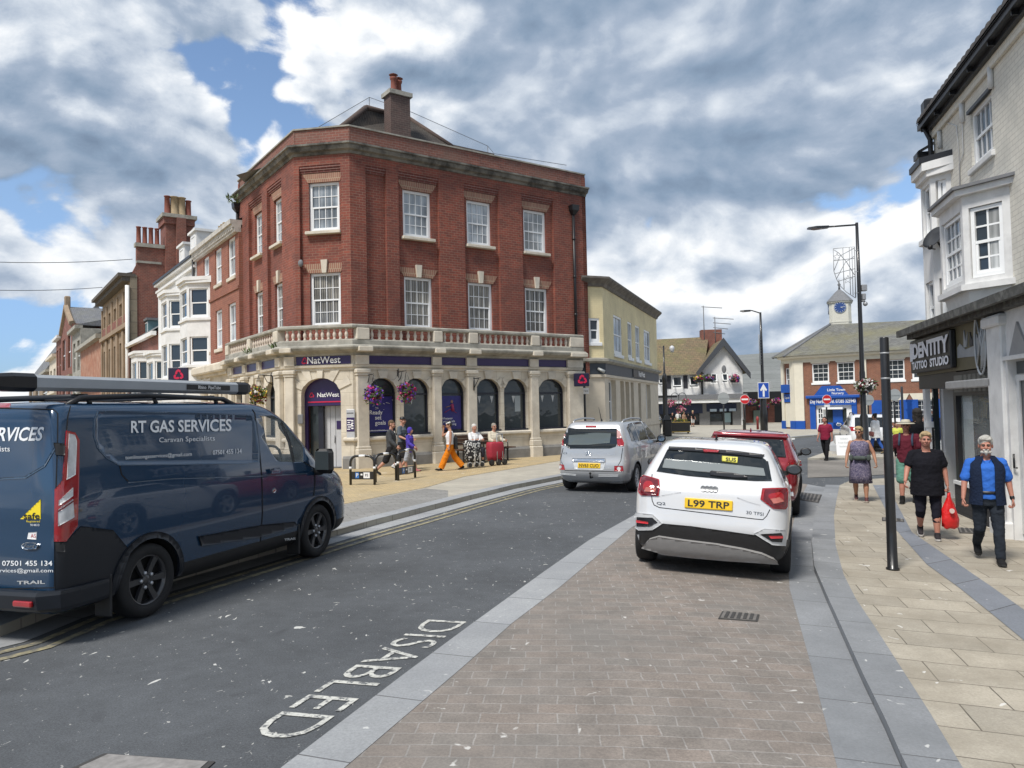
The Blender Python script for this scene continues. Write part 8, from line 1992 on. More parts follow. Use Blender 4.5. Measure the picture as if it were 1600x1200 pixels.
 # flower boxes far away
 for px,py,Y,lab in((1092,591,72.6,'pink and yellow flower box at the right end of the gabled shop side wing'),(1107,590,72.4,'magenta flower box under the left gable window'),(1148,591,72.4,'magenta flower box under the right gable window'),(1175,629,78,'magenta flower basket at the left end of the market hall eaves'),(1194,632,78,'magenta flower basket in the middle of the market hall eaves'),(1212,627,78,'magenta flower basket at the right end of the market hall eaves')):
  c=AT(px,py,Y);t=thing('flower_box',c,lab,'flower box','far flower boxes');b=MB();flowers(b,c,.55,.35,.38,130,[1,6,2]if px!=1092 else[6,4,1],size=.11);b.build('flowers',FLM,t);b=MB(Matrix.Translation(c));b.bbox(-.4,.4,-.15,.2,-.4,-.1,.04);b.build('box',BLACK,t)
build_furniture()
# ================================================================ people
from mathutils import noise as mnoise
SKIN=[mat('fair skin',(.46,.235,.165),.55,.06,20),mat('ruddy skin',(.42,.19,.135),.55,.08,20),mat('tanned skin',(.40,.205,.13),.55,.06,20)]
def cloth(name,c=None,var=.12,bs=16,b=.5):return mat('cloth '+name,c,.9,var,7,b,bscale=bs,spec=.2)
HAIRM=lambda n,c=None:mat('hair '+n,c,.7,.3,40,.8,bscale=90)
def rcone(b,a,c,ra,rc,n=12,sx=1.0,sy=1.0,side=None):
 """a tapered limb with round ends; sx, sy squash it across and along its side axis"""
 a,c=V(a),V(c);d=c-a;L=d.length;d=d/L if L>1e-6 else V((0,0,1))
 s=V(side)if side else V((1,0,0));s=(s-d*s.dot(d))
 if s.length<1e-3:s=d.cross(V((0,1,0)))
 s.normalize();t=d.cross(s);R=[]
 for k in range(5):q=-math.pi/2+.12+(math.pi/2-.12)*k/4;R.append((a+d*ra*math.sin(q),ra*math.cos(q)))
 for k in range(1,4):f=k/4;R.append((a.lerp(c,f),ra+(rc-ra)*f))
 for k in range(5):q=(math.pi/2-.12)*k/4;R.append((c+d*rc*math.sin(q),rc*math.cos(q)))
 b.loft([[p+(s*math.cos(w)*sx+t*math.sin(w)*sy)*r for w in[2*math.pi*i/n for i in range(n)]]for p,r in R],True,True,0,True)
def eloft(b,rings,n=20):
 """rings = (centre, half width x, half depth y)"""
 b.loft([[(c[0]+rx*math.cos(w)*(1-.0),c[1]+ry*math.sin(w),c[2])for w in[2*math.pi*i/n for i in range(n)]]for c,rx,ry in rings],True,True,0,True)
def remesh(mb,vox,it=3,wr=0.0):
 me=bpy.data.meshes.new('r');me.from_pydata(mb.v,[],mb.f);o=bpy.data.objects.new('r',me);COL.objects.link(o)
 m=o.modifiers.new('r','REMESH');m.mode='VOXEL';m.voxel_size=vox
 if it:k=o.modifiers.new('s','SMOOTH');k.iterations=it;k.factor=.5
 dg=bpy.context.evaluated_depsgraph_get();dg.update();r=bpy.data.meshes.new_from_object(o.evaluated_get(dg));bpy.data.objects.remove(o)
 if wr:
  nn=[v.normal.copy()for v in r.vertices]
  for v,n_ in zip(r.vertices,nn):
   c=v.co.copy();q=(mnoise.noise(V((c.x*9,c.y*9,c.z*16)))+.6*mnoise.noise(V((c.x*22,c.y*22,c.z*30))))*wr;v.co=c+n_*q
 out=MB();out.v=[v.co.copy()for v in r.vertices];out.f=[list(p.vertices)for p in r.polygons];out.mi=[0]*len(out.f);out.sm=[True]*len(out.f);out.uv=[[(out.v[i].x,out.v[i].z)for i in f]for f in out.f]
 return out
def merge(a,b):
 n=len(a.v);a.v+=b.v;a.f+=[[n+i for i in f]for f in b.f];a.mi+=b.mi;a.sm+=b.sm;a.uv+=b.uv
class Person:
 """local frame: x = the person's left, y = backward (so the face looks along -y), z up; all lengths for a 1.75 m body, scaled to h"""
 def __init__(s,label,base,yaw,h=1.7,skin=0,group=None,fat=0.0,pose=None,vox=.011,female=False,lean=0.0):
  s.k=h/1.75;s.M=Matrix.Translation(base)@Matrix.Rotation(yaw,4,'Z')@Matrix.Scale(s.k,4)
  s.root=bpy.data.objects.new('person',None);COL.objects.link(s.root);s.root.matrix_world=s.M;tag(s.root,label,'person',group)
  s.vox=vox;s.skin=SKIN[skin];s.fat=fat;s.fem=female
  p=dict(lh=0,rh=0,lk=5,rk=5,la=8,ra=8,le=18,re=18,lab=9,rab=9,drop=0,turn=0,nod=0,lsw=0,rsw=0,hip=.92);p.update(pose or{});s.p=p
  R=lambda a:rad(a);J={};hz_=p['hip'];ln=R(lean)
  J['pel']=V((0,0,hz_));up=V((0,-math.sin(ln),math.cos(ln)))
  J['waist']=J['pel']+up*.14;J['chest']=J['pel']+up*.36;J['neck']=J['pel']+up*.55;J['head']=J['neck']+V((0,-.032-.05*math.sin(ln),.128))
  sw=(.165 if female else .185)+fat*.04
  for sd,sg in(('l',1),('r',-1)):
   hip=J['pel']+V((sg*(.095+fat*.02),0,-.02));a=R(p[sd+'h']);kn=hip+V((sg*.012,-math.sin(a),-math.cos(a)))*.43
   a2=a-R(p[sd+'k']);an=kn+V((0,-math.sin(a2),-math.cos(a2)))*.41
   J[sd+'hip'],J[sd+'kn'],J[sd+'an'],J[sd+'fa']=hip,kn,an,a2
   sh=J['neck']+V((sg*sw,.01,-.055));b=R(p[sd+'a']);ab=R(p[sd+'ab'])
   d=V((sg*math.sin(ab),-math.sin(b)*math.cos(ab),-math.cos(b)*math.cos(ab)));el=sh+d*.29
   b2=b+R(p[sd+'e']);sw2=R(p[sd+'sw']);d2=V((sg*(math.sin(ab)*.5-math.sin(sw2)),-math.sin(b2),-math.cos(b2))).normalized();wr=el+d2*.25
   J[sd+'sh'],J[sd+'el'],J[sd+'wr'],J[sd+'hd']=sh,el,wr,d2
  s.J=J
  lo=min(J['lan'].z,J['ran'].z)-.075
  for k_,v in J.items():
   if isinstance(v,V)and k_[1:]!='hd':v.z-=lo
  s.body()
 def put(s,mb,name,mt,parent=None):
  o=mb.build(name,mt,s.root,origin=(0,0,0));
  if parent:o.parent=parent
  return o
 def body(s):
  J,f=s.J,s.fat;b=MB();fem=s.fem
  eloft(b,[(J['pel']+V((0,0,-.10)),.13+f*.04,.10+f*.05),(J['pel'],.16+f*.05,.115+f*.07),(J['waist'],.14+f*.08,.105+f*.10),(J['chest'],.165+f*.05,.12+f*.06),(J['neck']+V((0,.01,-.07)),.15+f*.03,.09+f*.02),(J['neck']+V((0,0,-.01)),.07,.06)])
  for sd in 'lr':
   rcone(b,J[sd+'hip'],J[sd+'kn'],.082+f*.025,.056+f*.012);rcone(b,J[sd+'kn'],J[sd+'kn'].lerp(J[sd+'an'],.4),.053+f*.01,.056+f*.012);rcone(b,J[sd+'kn'].lerp(J[sd+'an'],.35),J[sd+'an'],.056+f*.012,.036)
   a=J[sd+'fa']*.55;d=V((0,-math.cos(a),math.sin(a)));an=J[sd+'an'];rcone(b,an+V((0,.02,-.035)),an+d*.14+V((0,0,-.045)),.034,.028,sx=1.15,sy=.8)
   rcone(b,J[sd+'sh']+V((0,0,-.015)),J[sd+'el'],.046+f*.013,.040+f*.010);rcone(b,J[sd+'el'],J[sd+'wr'],.041+f*.008,.026+f*.003)
  rcone(b,J['neck']+V((0,.01,-.05)),J['head']+V((0,.015,-.03)),.062+f*.014,.056+f*.012)
  for sg in(1,-1):rcone(b,J['neck']+V((sg*.03,.015,.01)),J['neck']+V((sg*.12,.012,-.062)),.036,.038)
  out=remesh(b,s.vox,3);merge(out,s.head())
  for sd,sg in(('l',1),('r',-1)):merge(out,s.hand(sd,sg))
  s.b=s.put(out,'body',s.skin)
  # eyes and mouth
  F=s.F
  for sg in(1,-1):
   e=MB(F);e.ball((sg*.031,-.083,.012),.0125,.008,.008,8,5);s.put(e,'eye',mat('eye',(.05,.04,.035),.25,0))
   e=MB(F);rcone(e,(sg*.016,-.094,.031),(sg*.046,-.083,.031),.0055,.004,6);s.put(e,'eyebrow',s.browm if hasattr(s,'browm')else mat('brow',(.16,.12,.09),.8,.1))
  e=MB(F);rcone(e,(-.022,-.091,-.052),(.022,-.091,-.052),.006,.006,6,1,.6);s.put(e,'mouth',mat('lips',(.30,.11,.09),.5,.05))
 def head(s):
  J=s.J;h=J['head'];s.F=F=Matrix.Translation(h+V((0,0,.045)))@Matrix.Rotation(rad(s.p['turn']),4,'Z')@Matrix.Rotation(rad(s.p['nod']),4,'X')@Matrix.Scale(1.06,4)
  b=MB(F);f=s.fat*.008
  b.ball((0,.012,.035),.076,.094,.088,16,12);b.ball((0,-.022,-.028),.062+f,.068,.078,16,12);b.ball((0,-.045,-.072),.040+f,.040,.034,12,8)
  rcone(b,(0,-.088,.020),(0,-.108,-.018),.010,.0155,8);b.ball((0,-.098,-.022),.021,.014,.011,8,6)
  for sg in(1,-1):b.ball((sg*.038,-.066,-.022),.024,.022,.026,10,8);b.ball((sg*.032,-.078,.032),.024,.014,.010,8,6);b.ball((sg*.078,.012,-.005),.012,.022,.032,8,8)
  b.ball((0,-.084,-.058),.028,.014,.012,8,6)
  return remesh(b,.0075*s.k if s.vox<.012 else .011,2)
 def hand(s,sd,sg):
  J=s.J;w=J[sd+'wr'];d=V(J[sd+'hd']).normalized();n=V((sg,0,0));n=(n-d*n.dot(d)).normalized();t=d.cross(n)*sg # n = back of hand outward, t toward the thumb
  if t.y>0:t=-t
  b=MB();curl=s.p.get(sd+'c',35)
  rcone(b,w-d*.015,w+d*.075,.024,.034,10,1.15,.48,t)
  for i in range(4):
   o=t*(.030-.020*i);a0=w+d*(.082-abs(i-1.3)*.004)+o;L=(.038,.044,.041,.032)[i];cu=rad(curl*(1+.12*i));d1=(d*math.cos(cu*.5)-n*math.sin(cu*.5));d2=d*math.cos(cu*1.5)-n*math.sin(cu*1.5);d3=d*math.cos(cu*2.2)-n*math.sin(cu*2.2)
   p1=a0+d1*L;p2=p1+d2*L*.72;p3=p2+d3*L*.5;rcone(b,a0-d*.02,p1,.0098,.0088,7);rcone(b,p1,p2,.0088,.0078,7);rcone(b,p2,p3,.0078,.0066,7)
  a0=w+d*.022+t*.024;p1=a0+(d*.6+t*.75-n*.25).normalized()*.042;p2=p1+(d*.85+t*.15-n*.45).normalized()*.034;rcone(b,a0,p1,.0125,.0105,7);rcone(b,p1,p2,.0105,.008,7)
  return b
 # ---- clothes
 def top(s,mt,hem=-.06,sleeve=.55,g=.016,name='shirt',flare=0.0,neck=True,open_=None,round_=0):
  J,f=s.J,s.fat;b=MB();hm=J['pel']+V((0,0,hem))
  R=[(hm,.155+f*.075+g+flare,.115+f*.095+g+flare),(J['pel']+V((0,0,max(hem+.03,.03))),.158+f*.07+g+flare*.7,.112+f*.10+g+flare*.6),(J['waist'],.148+f*.082+g+flare*.3,.108+f*.105+g),(J['chest']+V((0,-.01 if s.fem else 0,-.03)),.170+f*.055+g,(.135 if s.fem else .122)+f*.07+g),(J['chest']+V((0,0,.07)),.175+f*.045+g,.115+f*.05+g),(J['neck']+V((0,.012,-.065)),.165+f*.035+g,.085+f*.02+g),(J['neck']+V((0,.008,-.025)),.085+g,.068+g)]
  eloft(b,R)
  for sg in(1,-1):
   if sleeve>0:rcone(b,J['neck']+V((sg*.05,.012,-.03)),J['neck']+V((sg*(.15+f*.03),.012,-.062)),.046+g*.6,.054+g*.6)
  if sleeve>0:
   for sd in 'lr':
    sh,el,wr=J[sd+'sh'],J[sd+'el'],J[sd+'wr']
    if sleeve<=1:e=sh.lerp(el,sleeve);rcone(b,sh+V((0,0,-.010)),e,.054+f*.014+g*.5,.055+f*.014+g*.9)
    else:rcone(b,sh+V((0,0,-.010)),el,.054+f*.014+g*.5,.046+f*.01+g);rcone(b,el,el.lerp(wr,sleeve-1),.046+f*.01+g,.034+g)
  o=s.put(remesh(b,s.vox,4,.008),name,mt);return o
 def legs(s,mt,ln=1.0,g=.014,name='trousers',wide=0.0):
  """ln counts from hip (0) through the knee (1) to the ankle (2)"""
  J,f=s.J,s.fat;b=MB()
  eloft(b,[(J['pel']+V((0,0,-.12)),.135+f*.04+g,.105+f*.05+g),(J['pel'],.158+f*.05+g,.115+f*.07+g),(J['pel']+V((0,0,.08)),.148+f*.07+g,.108+f*.085+g),(J['pel']+V((0,0,.11)),.14+f*.06+g,.10+f*.08+g)])
  for sd in 'lr':
   h,k,a=J[sd+'hip'],J[sd+'kn'],J[sd+'an']
   if ln<=1:rcone(b,h,h.lerp(k,ln),.088+f*.025+g,.066+f*.02+g+wide)
   else:
    e=k.lerp(a,ln-1)+V((0,0,.012));rcone(b,h,k,.088+f*.025+g,.060+f*.012+g+wide*.6)
    r1=.056+g+f*.01+wide*.8;r2=.045+g+wide
    d=(e-k).normalized();sx=V((1,0,0));t=d.cross(sx).normalized();N_=16
    b.loft([[c+(sx*math.cos(w)+t*math.sin(w))*r for w in[2*math.pi*i/N_ for i in range(N_)]]for c,r in((k-d*.03,r1),(k.lerp(e,.4),r1),(k.lerp(e,.8),(r1+r2*2)/3),(e+d*.012,r2))],True,True,0,True)
  return s.put(remesh(b,s.vox,2,.008),name,mt)
 def skirt(s,mt,hem,wid,dep,name='skirt'):
  J,f=s.J,s.fat;b=MB();z=J['pel'].z;n=28;R=[]
  yb=(J['lkn'].y+J['rkn'].y)/2
  for t,wx in((0.0,0),(.3,.35),(.65,.7),(1.0,1)):
   zz=z+.10+(hem-z-.10)*t;rx=.15+f*.08+.018+(wid-.17-f*.08)*wx;ry=.112+f*.10+.018+(dep-.13-f*.10)*wx
   R.append([(rx*(1+.035*wx*math.sin(7*a))*math.cos(a),yb*wx*.6+ry*(1+.05*wx*math.sin(7*a+1))*math.sin(a),zz)for a in[2*math.pi*i/n for i in range(n)]])
  b.loft(R,True,True,0,True);return s.put(b,name,mt)
 def shoes(s,mt,g=.012,sole=None,boot=0.0):
  J=s.J
  for sd in 'lr':
   b=MB();an=J[sd+'an'];a=J[sd+'fa']*.55;d=V((0,-math.cos(a),math.sin(a)));u=V((0,math.sin(a),math.cos(a)))
   rcone(b,an+d*-.03-u*.035,an+d*.155-u*.046,.038+g*.6,.032+g*.6,12,1.12,.82);rcone(b,an-u*.03,an+u*(.01+boot),.038+g,.040+g)
   o=s.put(remesh(b,max(.008,s.vox*.8),2),'shoe',mt)
   q=MB();c=an+d*.06-u*.066;P=[(-.040,-.105),(.040,-.105),(.050,.02),(.046,.10),(.02,.145),(-.02,.145),(-.046,.10),(-.050,.02)]
   q.loft([[c+V((1,0,0))*x+d*y+u*z_ for x,y in P]for z_ in(-.012,.014)],True,True,0,False);r=s.put(q,'sole',sole or mat('dark sole',(.02,.02,.02),.8,.1));r.parent=o
 def hair(s,mt,style='short',vol=1.0):
  b=MB(s.F)
  if style in('short','bob','long','bun','swept'):
   b.ball((0,.024,.058),.083*vol,.096*vol,.082*vol,16,12);b.ball((0,.055,.005),.074,.060,.078,14,10)
   if style!='short' or vol>1.04:
    for sg in(1,-1):b.ball((sg*.058,.01,.05),.032,.06,.045,10,8)
   if style=='swept':rcone(b,(-.05,-.062,.105),(.05,-.07,.092),.026,.024,10);b.ball((.0,-.03,.112),.068,.06,.034,12,8)
   if style=='bob' or style=='long':
    for sg in(1,-1):rcone(b,(sg*.072,.02,.04),(sg*.075,.03,-.06 if style=='bob' else-.13),.028,.024,10)
    rcone(b,(0,.07,.03),(0,.075,-.07 if style=='bob' else-.2),.065,.055,12,1,.5)
    rcone(b,(-.045,-.065,.098),(.05,-.062,.10),.02,.02,8)
   if style=='bun':b.ball((0,.09,.10),.05,.05,.05,12,8)
  return s.put(remesh(b,.007*s.k if s.vox<.012 else .012,1,.007),'hair',mt)
 def shades(s):
  b=MB(s.F)
  for sg in(1,-1):b.ball((sg*.033,-.092,.012),.026,.010,.020,10,6)
  b.tube([(-.078,.0,.016),(-.070,-.078,.017),(.070,-.078,.017),(.078,.0,.016)],.004,5);return s.put(b,'sunglasses',BLACK)
 def world(s,j):return s.M@s.J[j]
def held(name,label,cat,builder,mt,origin,group=None):
 t=thing(name,origin,label,cat,group);builder(t);return t
def face_cam(p,extra=0.0):return math.atan2(p.x,p.y)*-1+rad(extra) # face looks along -y, i.e. toward the camera
def build_people():
 N=cloth
 # --- near right: man in blue shirt and navy gilet
 p=G(1547,878,.07);h=(top_z(p,1550,679)-p.z)*.975
 a=Person('grey-bearded man in bright blue shirt and navy gilet striding toward the camera',p,face_cam(p,8),h,1,None,.25,dict(lh=14,lk=4,rh=-2,rk=50,la=-10,ra=6,le=22,re=14,lab=15,rab=16,lc=55,rc=60,turn=-6,nod=4),.0095)
 a.browm=mat('grey brow',(.35,.33,.3),.8,.1)
 sh=a.top(N('blue shirt',(.035,.14,.52)),-.02,.78,.018)
 a.legs(N('black jeans',(.018,.023,.032),.35),2,.014)
 J=a.J;b=MB() # open gilet: two front panels and a back
 g=.036;f=a.fat
 for R0,R1 in((math.pi*-.38,math.pi*1.38),):
  ring=lambda c,rx,ry:[(c[0]+rx*math.cos(w),c[1]+ry*math.sin(w),c[2])for w in[R0+(R1-R0)*i/24 for i in range(25)]]
  Rg=[ring(J['pel']+V((0,0,-.10)),.18+f*.06+g,.14+f*.09+g),ring(J['pel']+V((0,0,.05)),.165+f*.07+g,.125+f*.10+g),ring(J['waist'],.160+f*.08+g,.118+f*.105+g),ring(J['chest'],.185+f*.05+g,.132+f*.06+g),ring(J['neck']+V((0,.012,-.08)),.185+f*.03+g,.10+f*.02+g),ring(J['neck']+V((0,.01,-.02)),.12+g,.085+g),ring(J['neck']+V((0,.012,.03)),.075+g,.07+g)]
  inn=[[V(q)*1.0+(V((a.J['pel'].x,0,q[2]))-V(q))*.07 for q in r]for r in Rg]
  b.loft(Rg,False,False,0,True,closed=False);b.loft([r[::-1]for r in inn],False,False,0,True,closed=False)
  for i in(0,-1):b.loft([[r[i]for r in Rg],[r[i]for r in inn]],False,False,0,False,closed=False)
  b.loft([Rg[0],inn[0]],False,False,0,False,closed=False)
 a.put(b,'gilet',N('navy gilet',(.010,.018,.042),.2,30,.8))
 b=MB();eloft(b,[(J['pel']+V((0,0,.055)),.186+f*.07,.142+f*.105),(J['pel']+V((0,0,.095)),.184+f*.07,.140+f*.105)]);a.put(b,'belt',BLACK)
 b=MB()
 for sg in(1,-1):b.loft([[J['neck']+V((sg*.02,-.085,-.065)),J['neck']+V((sg*.075,-.06,-.05)),J['neck']+V((sg*.078,-.05,.012)),J['neck']+V((sg*.05,-.078,-.0))],[J['neck']+V((sg*.02,-.10,-.07)),J['neck']+V((sg*.085,-.075,-.055)),J['neck']+V((sg*.084,-.06,.012)),J['neck']+V((sg*.05,-.09,.0))]],True,True,0,False)
 a.put(b,'collar',N('blue shirt'));a.shoes(N('black boots',(.016,.016,.017)),.016,boot=.06)
 a.hair(HAIRM('silver',(.46,.45,.41)),'swept',1.06)
 b=MB(a.F);rcone(b,(-.03,-.094,-.043),(.03,-.094,-.043),.011,.011,8);rcone(b,(-.045,-.06,-.075),(.045,-.06,-.075),.022,.022,10);rcone(b,(0,-.09,-.078),(0,-.085,-.105),.026,.016,10);a.put(remesh(b,.008,2),'beard',HAIRM('white beard',(.55,.53,.49)))
 w=J['lwr'];b=MB();d=J['lhd'];rcone(b,w-d*.03,w-d*.012,.031,.031);a.put(b,'wristwatch',BLACK)
 # --- woman in black with red carrier bag
 p=G(1452,841,.07);h=(top_z(p,1452,674)-p.z)*.975
 a=Person('fair-haired woman in black top and cropped leggings carrying a red bag',p,face_cam(p,4),h,1,None,.75,dict(lh=8,lk=3,rh=4,rk=42,la=-4,ra=14,le=16,re=28,lab=14,rab=20,lc=70,rc=35,turn=3,nod=2),.0095,True)
 a.top(N('black top',(.008,.008,.012)),-.20,.62,.020,flare=.03);a.legs(N('black leggings',(.012,.012,.020)),1.52,.012,'leggings');a.shoes(N('dark slip-ons',(.03,.027,.03)),.010,mat('white sole',(.5,.48,.46),.7,.05));a.hair(HAIRM('fair',(.42,.31,.17)),'swept',1.02)
 w=a.world('lwr');d=a.M.to_3x3()@a.J['lhd'];top=w+d.normalized()*.10
 def bag(t):
  b=MB();o=V(top);k=(p.x,p.y);c=V((o.x,o.y,0));z0,z1=o.z-.52,o.z-.03
  def rg(z,rx,ry,tw=0):return[(c.x+rx*math.cos(q)*(1+.16*math.sin(5*q+z*19)),c.y+ry*math.sin(q)*(1+.18*math.sin(4*q+z*23)),z+.012*math.sin(3*q))for q in[2*math.pi*i/22 for i in range(22)]]
  b.loft([rg(z0,.07,.05),rg(z0+.02,.11,.065),rg(z0+.14,.115,.07),rg(z0+.26,.10,.055),rg(z0+.34,.07,.035),rg(z0+.42,.03,.03),rg(z1-.02,.022,.02),rg(z1+.02,.02,.02)],True,True,0,True);b.build('bag_body',mat('red carrier bag',(.62,.018,.018),.35,.12,9,.8,bscale=14),t)
  b=MB();b.disc((c.x-.02,z0+.26),.035,c.y-.105,c.y-.09,14);b.build('bag_print',mat('pale print',(.70,.55,.5),.5,0),t)
 held('carrier_bag','red plastic carrier bag hanging from the hand of the woman in black','bag',bag,None,top)
 # --- woman in patterned dress
 p=G(1346,783,.07);h=top_z(p,1341,669)-p.z
 a=Person('woman in sunglasses and purple patterned dress with a waist bag',p,face_cam(p,0),h,2,None,.62,dict(lh=10,lk=4,rh=-2,rk=30,la=2,ra=10,le=22,re=16,lab=22,rab=16,lc=50,rc=50,turn=-18),.0105,True)
 m,nt,bs=_nt('patterned dress');tc=nt.nodes.new('ShaderNodeTexCoord');no=nt.nodes.new('ShaderNodeTexNoise');no.inputs['Scale'].default_value=34;no.inputs['Detail'].default_value=3;no.inputs['Distortion'].default_value=2.5;nt.links.new(tc.outputs['Object'],no.inputs['Vector']);cr=nt.nodes.new('ShaderNodeValToRGB');e=cr.color_ramp.elements;e[0].position=.40;e[0].color=(.035,.032,.075,1);e[1].position=.62;e[1].color=(.34,.30,.36,1);q=e.new(.5);q.color=(.09,.08,.16,1);nt.links.new(no.outputs['Fac'],cr.inputs[0]);nt.links.new(cr.outputs[0],bs.inputs['Base Color']);bs.inputs['Roughness'].default_value=.9
 a.top(m,.0,0,.016,'dress_bodice');a.skirt(m,.44,.26,.20,'dress_skirt');a.hair(HAIRM('blonde',(.50,.38,.20)),'swept',1.03);a.shades();a.shoes(mat('sandal straps',(.10,.035,.035),.6,.1),.004,mat('pale sole',(.45,.40,.34),.8,.05))
 b=MB();J=a.J;z=J['pel'].z+.12;eloft(b,[(V((0,0,z-.02)),.235,.205),(V((0,0,z+.02)),.235,.205)]);rcone(b,(-.09,-.22,z),(.09,-.22,z),.055,.055,12,1,1)
 for x in(-.19,.19):rcone(b,(x,-.14,z-.03),(x,-.14,z+.03),.05,.05,10)
 a.put(remesh(b,.012,2),'waist_bag',N('grey green bag',(.075,.09,.085)))
 # --- man in brimmed hat, maroon shirt, green shorts
 p=G(1420,786,.07);h=top_z(p,1414,658)-p.z
 a=Person('man in wide-brimmed hat, maroon shirt and green shorts with backpack straps',p,face_cam(p,-6),h,1,None,.3,dict(lh=-6,lk=22,rh=10,rk=4,la=4,ra=2,le=30,re=44,lab=10,rab=18,turn=4),.0105)
 a.top(N('maroon shirt',(.105,.016,.028)),-.06,.75,.020);a.legs(N('sea green shorts',(.12,.26,.205)),.92,.022,'shorts',.02);a.shoes(N('black trainers',(.015,.015,.015)),.014,boot=.05)
 hm=N('pale straw hat',(.50,.47,.38));b=MB(a.F);b.lathe([(.088,.045),(.15,.052),(.175,.04),(.176,.046),(.15,.06),(.092,.062),(.088,.10),(.07,.128),(.001,.135)],24);a.put(b,'hat',hm);b=MB(a.F);b.lathe([(.091,.060),(.093,.066),(.091,.084)],24);a.put(b,'hat_band',N('grey band',(.25,.25,.22)))
 J=a.J
 for sg in(1,-1):b=MB();b.tube([J['neck']+V((sg*.12,.12,-.05)),J['neck']+V((sg*.125,.0,.012)),J['neck']+V((sg*.12,-.13,-.1)),J['chest']+V((sg*.13,-.165,-.05))],.022,6);a.put(b,'backpack_strap',N('slate strap',(.05,.07,.11)))
 b=MB();b.bbox(-.15,.15,.16,.32,J['waist'].z,J['neck'].z-.02,.05);a.put(b,'backpack',N('dark backpack',(.02,.025,.035)))
 # --- far walkers on the right
 p=G(1291,719,.02);h=top_z(p,1287,652)-p.z
 a=Person('man in maroon polo shirt and black trousers crossing by the advertising board',p,face_cam(p,-25),h,1,None,.35,dict(lh=16,lk=6,rh=-10,rk=18,la=-8,ra=8,le=12,re=14,lc=60),.014)
 a.top(N('crimson polo',(.22,.018,.045)),-.08,.7,.02);a.legs(N('black trousers',(.012,.012,.014)),2,.016);a.shoes(N('black shoes',(.015,.015,.015)),.012);a.hair(HAIRM('dark',(.02,.016,.013)),'short')
 top=a.world('lwr')+V((0,0,-.08))
 def cb(t):b=MB(Matrix.Translation(top));b.loft([[(-.02,-.02,0),(.02,-.02,0),(.02,.02,0),(-.02,.02,0)],[(-.12,-.05,-.16),(.12,-.05,-.16),(.12,.05,-.16),(-.12,.05,-.16)],[(-.12,-.05,-.36),(.12,-.05,-.36),(.12,.05,-.36),(-.12,.05,-.36)]]);b.build('bag_body',mat('clear bag',(.55,.56,.56),.4,.1),t)
 held('carrier_bag','pale carrier bag held by the man in maroon polo','bag',cb,None,top)
 def simple(label,px,py,yt,yaw,skin,fat,pose,clothes,female=False,off=.07,vox=.015,Y=None):
  p=G(px,py,off)if Y is None else None
  if p is None:q=AT(px,py,Y);p=grid(q);p.z+=off
  h=top_z(p,px,yt)-p.z;a=Person(label,p,yaw if yaw is not None else face_cam(p),h,skin,None,fat,pose,vox,female);clothes(a);return a
 W1=dict(lh=14,lk=5,rh=-14,rk=20,la=-12,ra=14)
 def c1(a):a.top(N('white tunic',(.80,.80,.80)),-.22,1.6,.025,flare=.04);a.legs(N('blue leggings',(.03,.09,.32)),1.75,.008);a.hair(HAIRM('dark'),'bun');a.shoes(N('tan shoes',(.3,.24,.12)),.006);b=MB();b.bbox(.20,.30,-.12,.10,a.J['pel'].z-.12,a.J['pel'].z+.08,.03);b.tube([(.22,0,a.J['pel'].z+.08),(.14,.05,a.J['neck'].z-.02)],.008,5);a.put(b,'shoulder_bag',N('dusky pink bag',(.30,.12,.11)))
 simple('dark-haired woman in long white tunic and blue leggings seen from behind with pink bag',1369,709,647,math.pi+.5,2,.3,W1,c1,True)
 def c2(a):a.top(N('black coat',(.007,.007,.009)),-.30,1.9,.03,flare=.03);a.legs(N('black trousers'),2,.014);a.hair(HAIRM('dark'),'long',1.08);a.shoes(N('black shoes'),.01)
 simple('person in long black coat seen from behind past the hatted man',1438,766,641,math.pi-.2,0,.4,dict(lh=8,rh=-8,rk=15),c2,True,vox=.013)
 def c3(a):a.top(N('black jacket',(.010,.010,.012)),-.10,1.9,.03);a.legs(N('black trousers'),2,.016);a.hair(HAIRM('brown',(.12,.075,.04)),'short');a.shoes(N('black shoes'),.01)
 simple('person in black jacket with short brown hair seen from behind',1452,748,650,math.pi+.2,0,.3,dict(lh=-6,rh=6),c3,vox=.015)
 def c4(a):a.top(N('navy tee',(.012,.02,.06)),-.10,.7,.022);a.legs(N('pale shorts',(.40,.42,.44)),.95,.02,'shorts',.02);a.hair(HAIRM('white',(.60,.59,.56)),'short');a.shoes(N('black shoes'),.01)
 simple('white-haired man in navy T-shirt and pale shorts near the shop window',1464,728,640,None,1,.5,dict(lh=4,rh=-4,le=70,re=60),c4)
 def c5(a):a.top(N('hi-vis top',(.52,.55,.10)),-.1,.6,.02);a.legs(N('black trousers'),2,.014);a.hair(HAIRM('dark'),'short');a.shoes(N('black shoes'),.01)
 simple('distant person in yellow-green top between the lamp post and the black post',1403,714,660,None,0,.2,W1,c5)
 # --- left group outside the bank
 def l1(a):a.top(N('charcoal hoodie',(.055,.058,.062)),-.16,1.9,.025);a.legs(N('black shorts',(.018,.018,.02)),.95,.02,'shorts',.02);a.hair(HAIRM('brown'),'short');a.shoes(N('black trainers'),.012,boot=.04);b=MB();J=a.J;b.tube([J['neck']+V((.03,-.09,-.03)),J['chest']+V((.03,-.16,0)),J['pel']+V((.03,-.16,-.05))],.012,5);a.put(b,'zip_edge',N('pale trim',(.6,.58,.52)))
 yw=lambda d:rad(d)
 a=simple('man in charcoal hoodie and black shorts striding past the cycle hoops',612,742,655,yw(82),0,.1,dict(lh=28,lk=8,rh=-22,rk=26,la=-6,ra=14,le=30,re=35,nod=8),l1,off=.1,vox=.012)
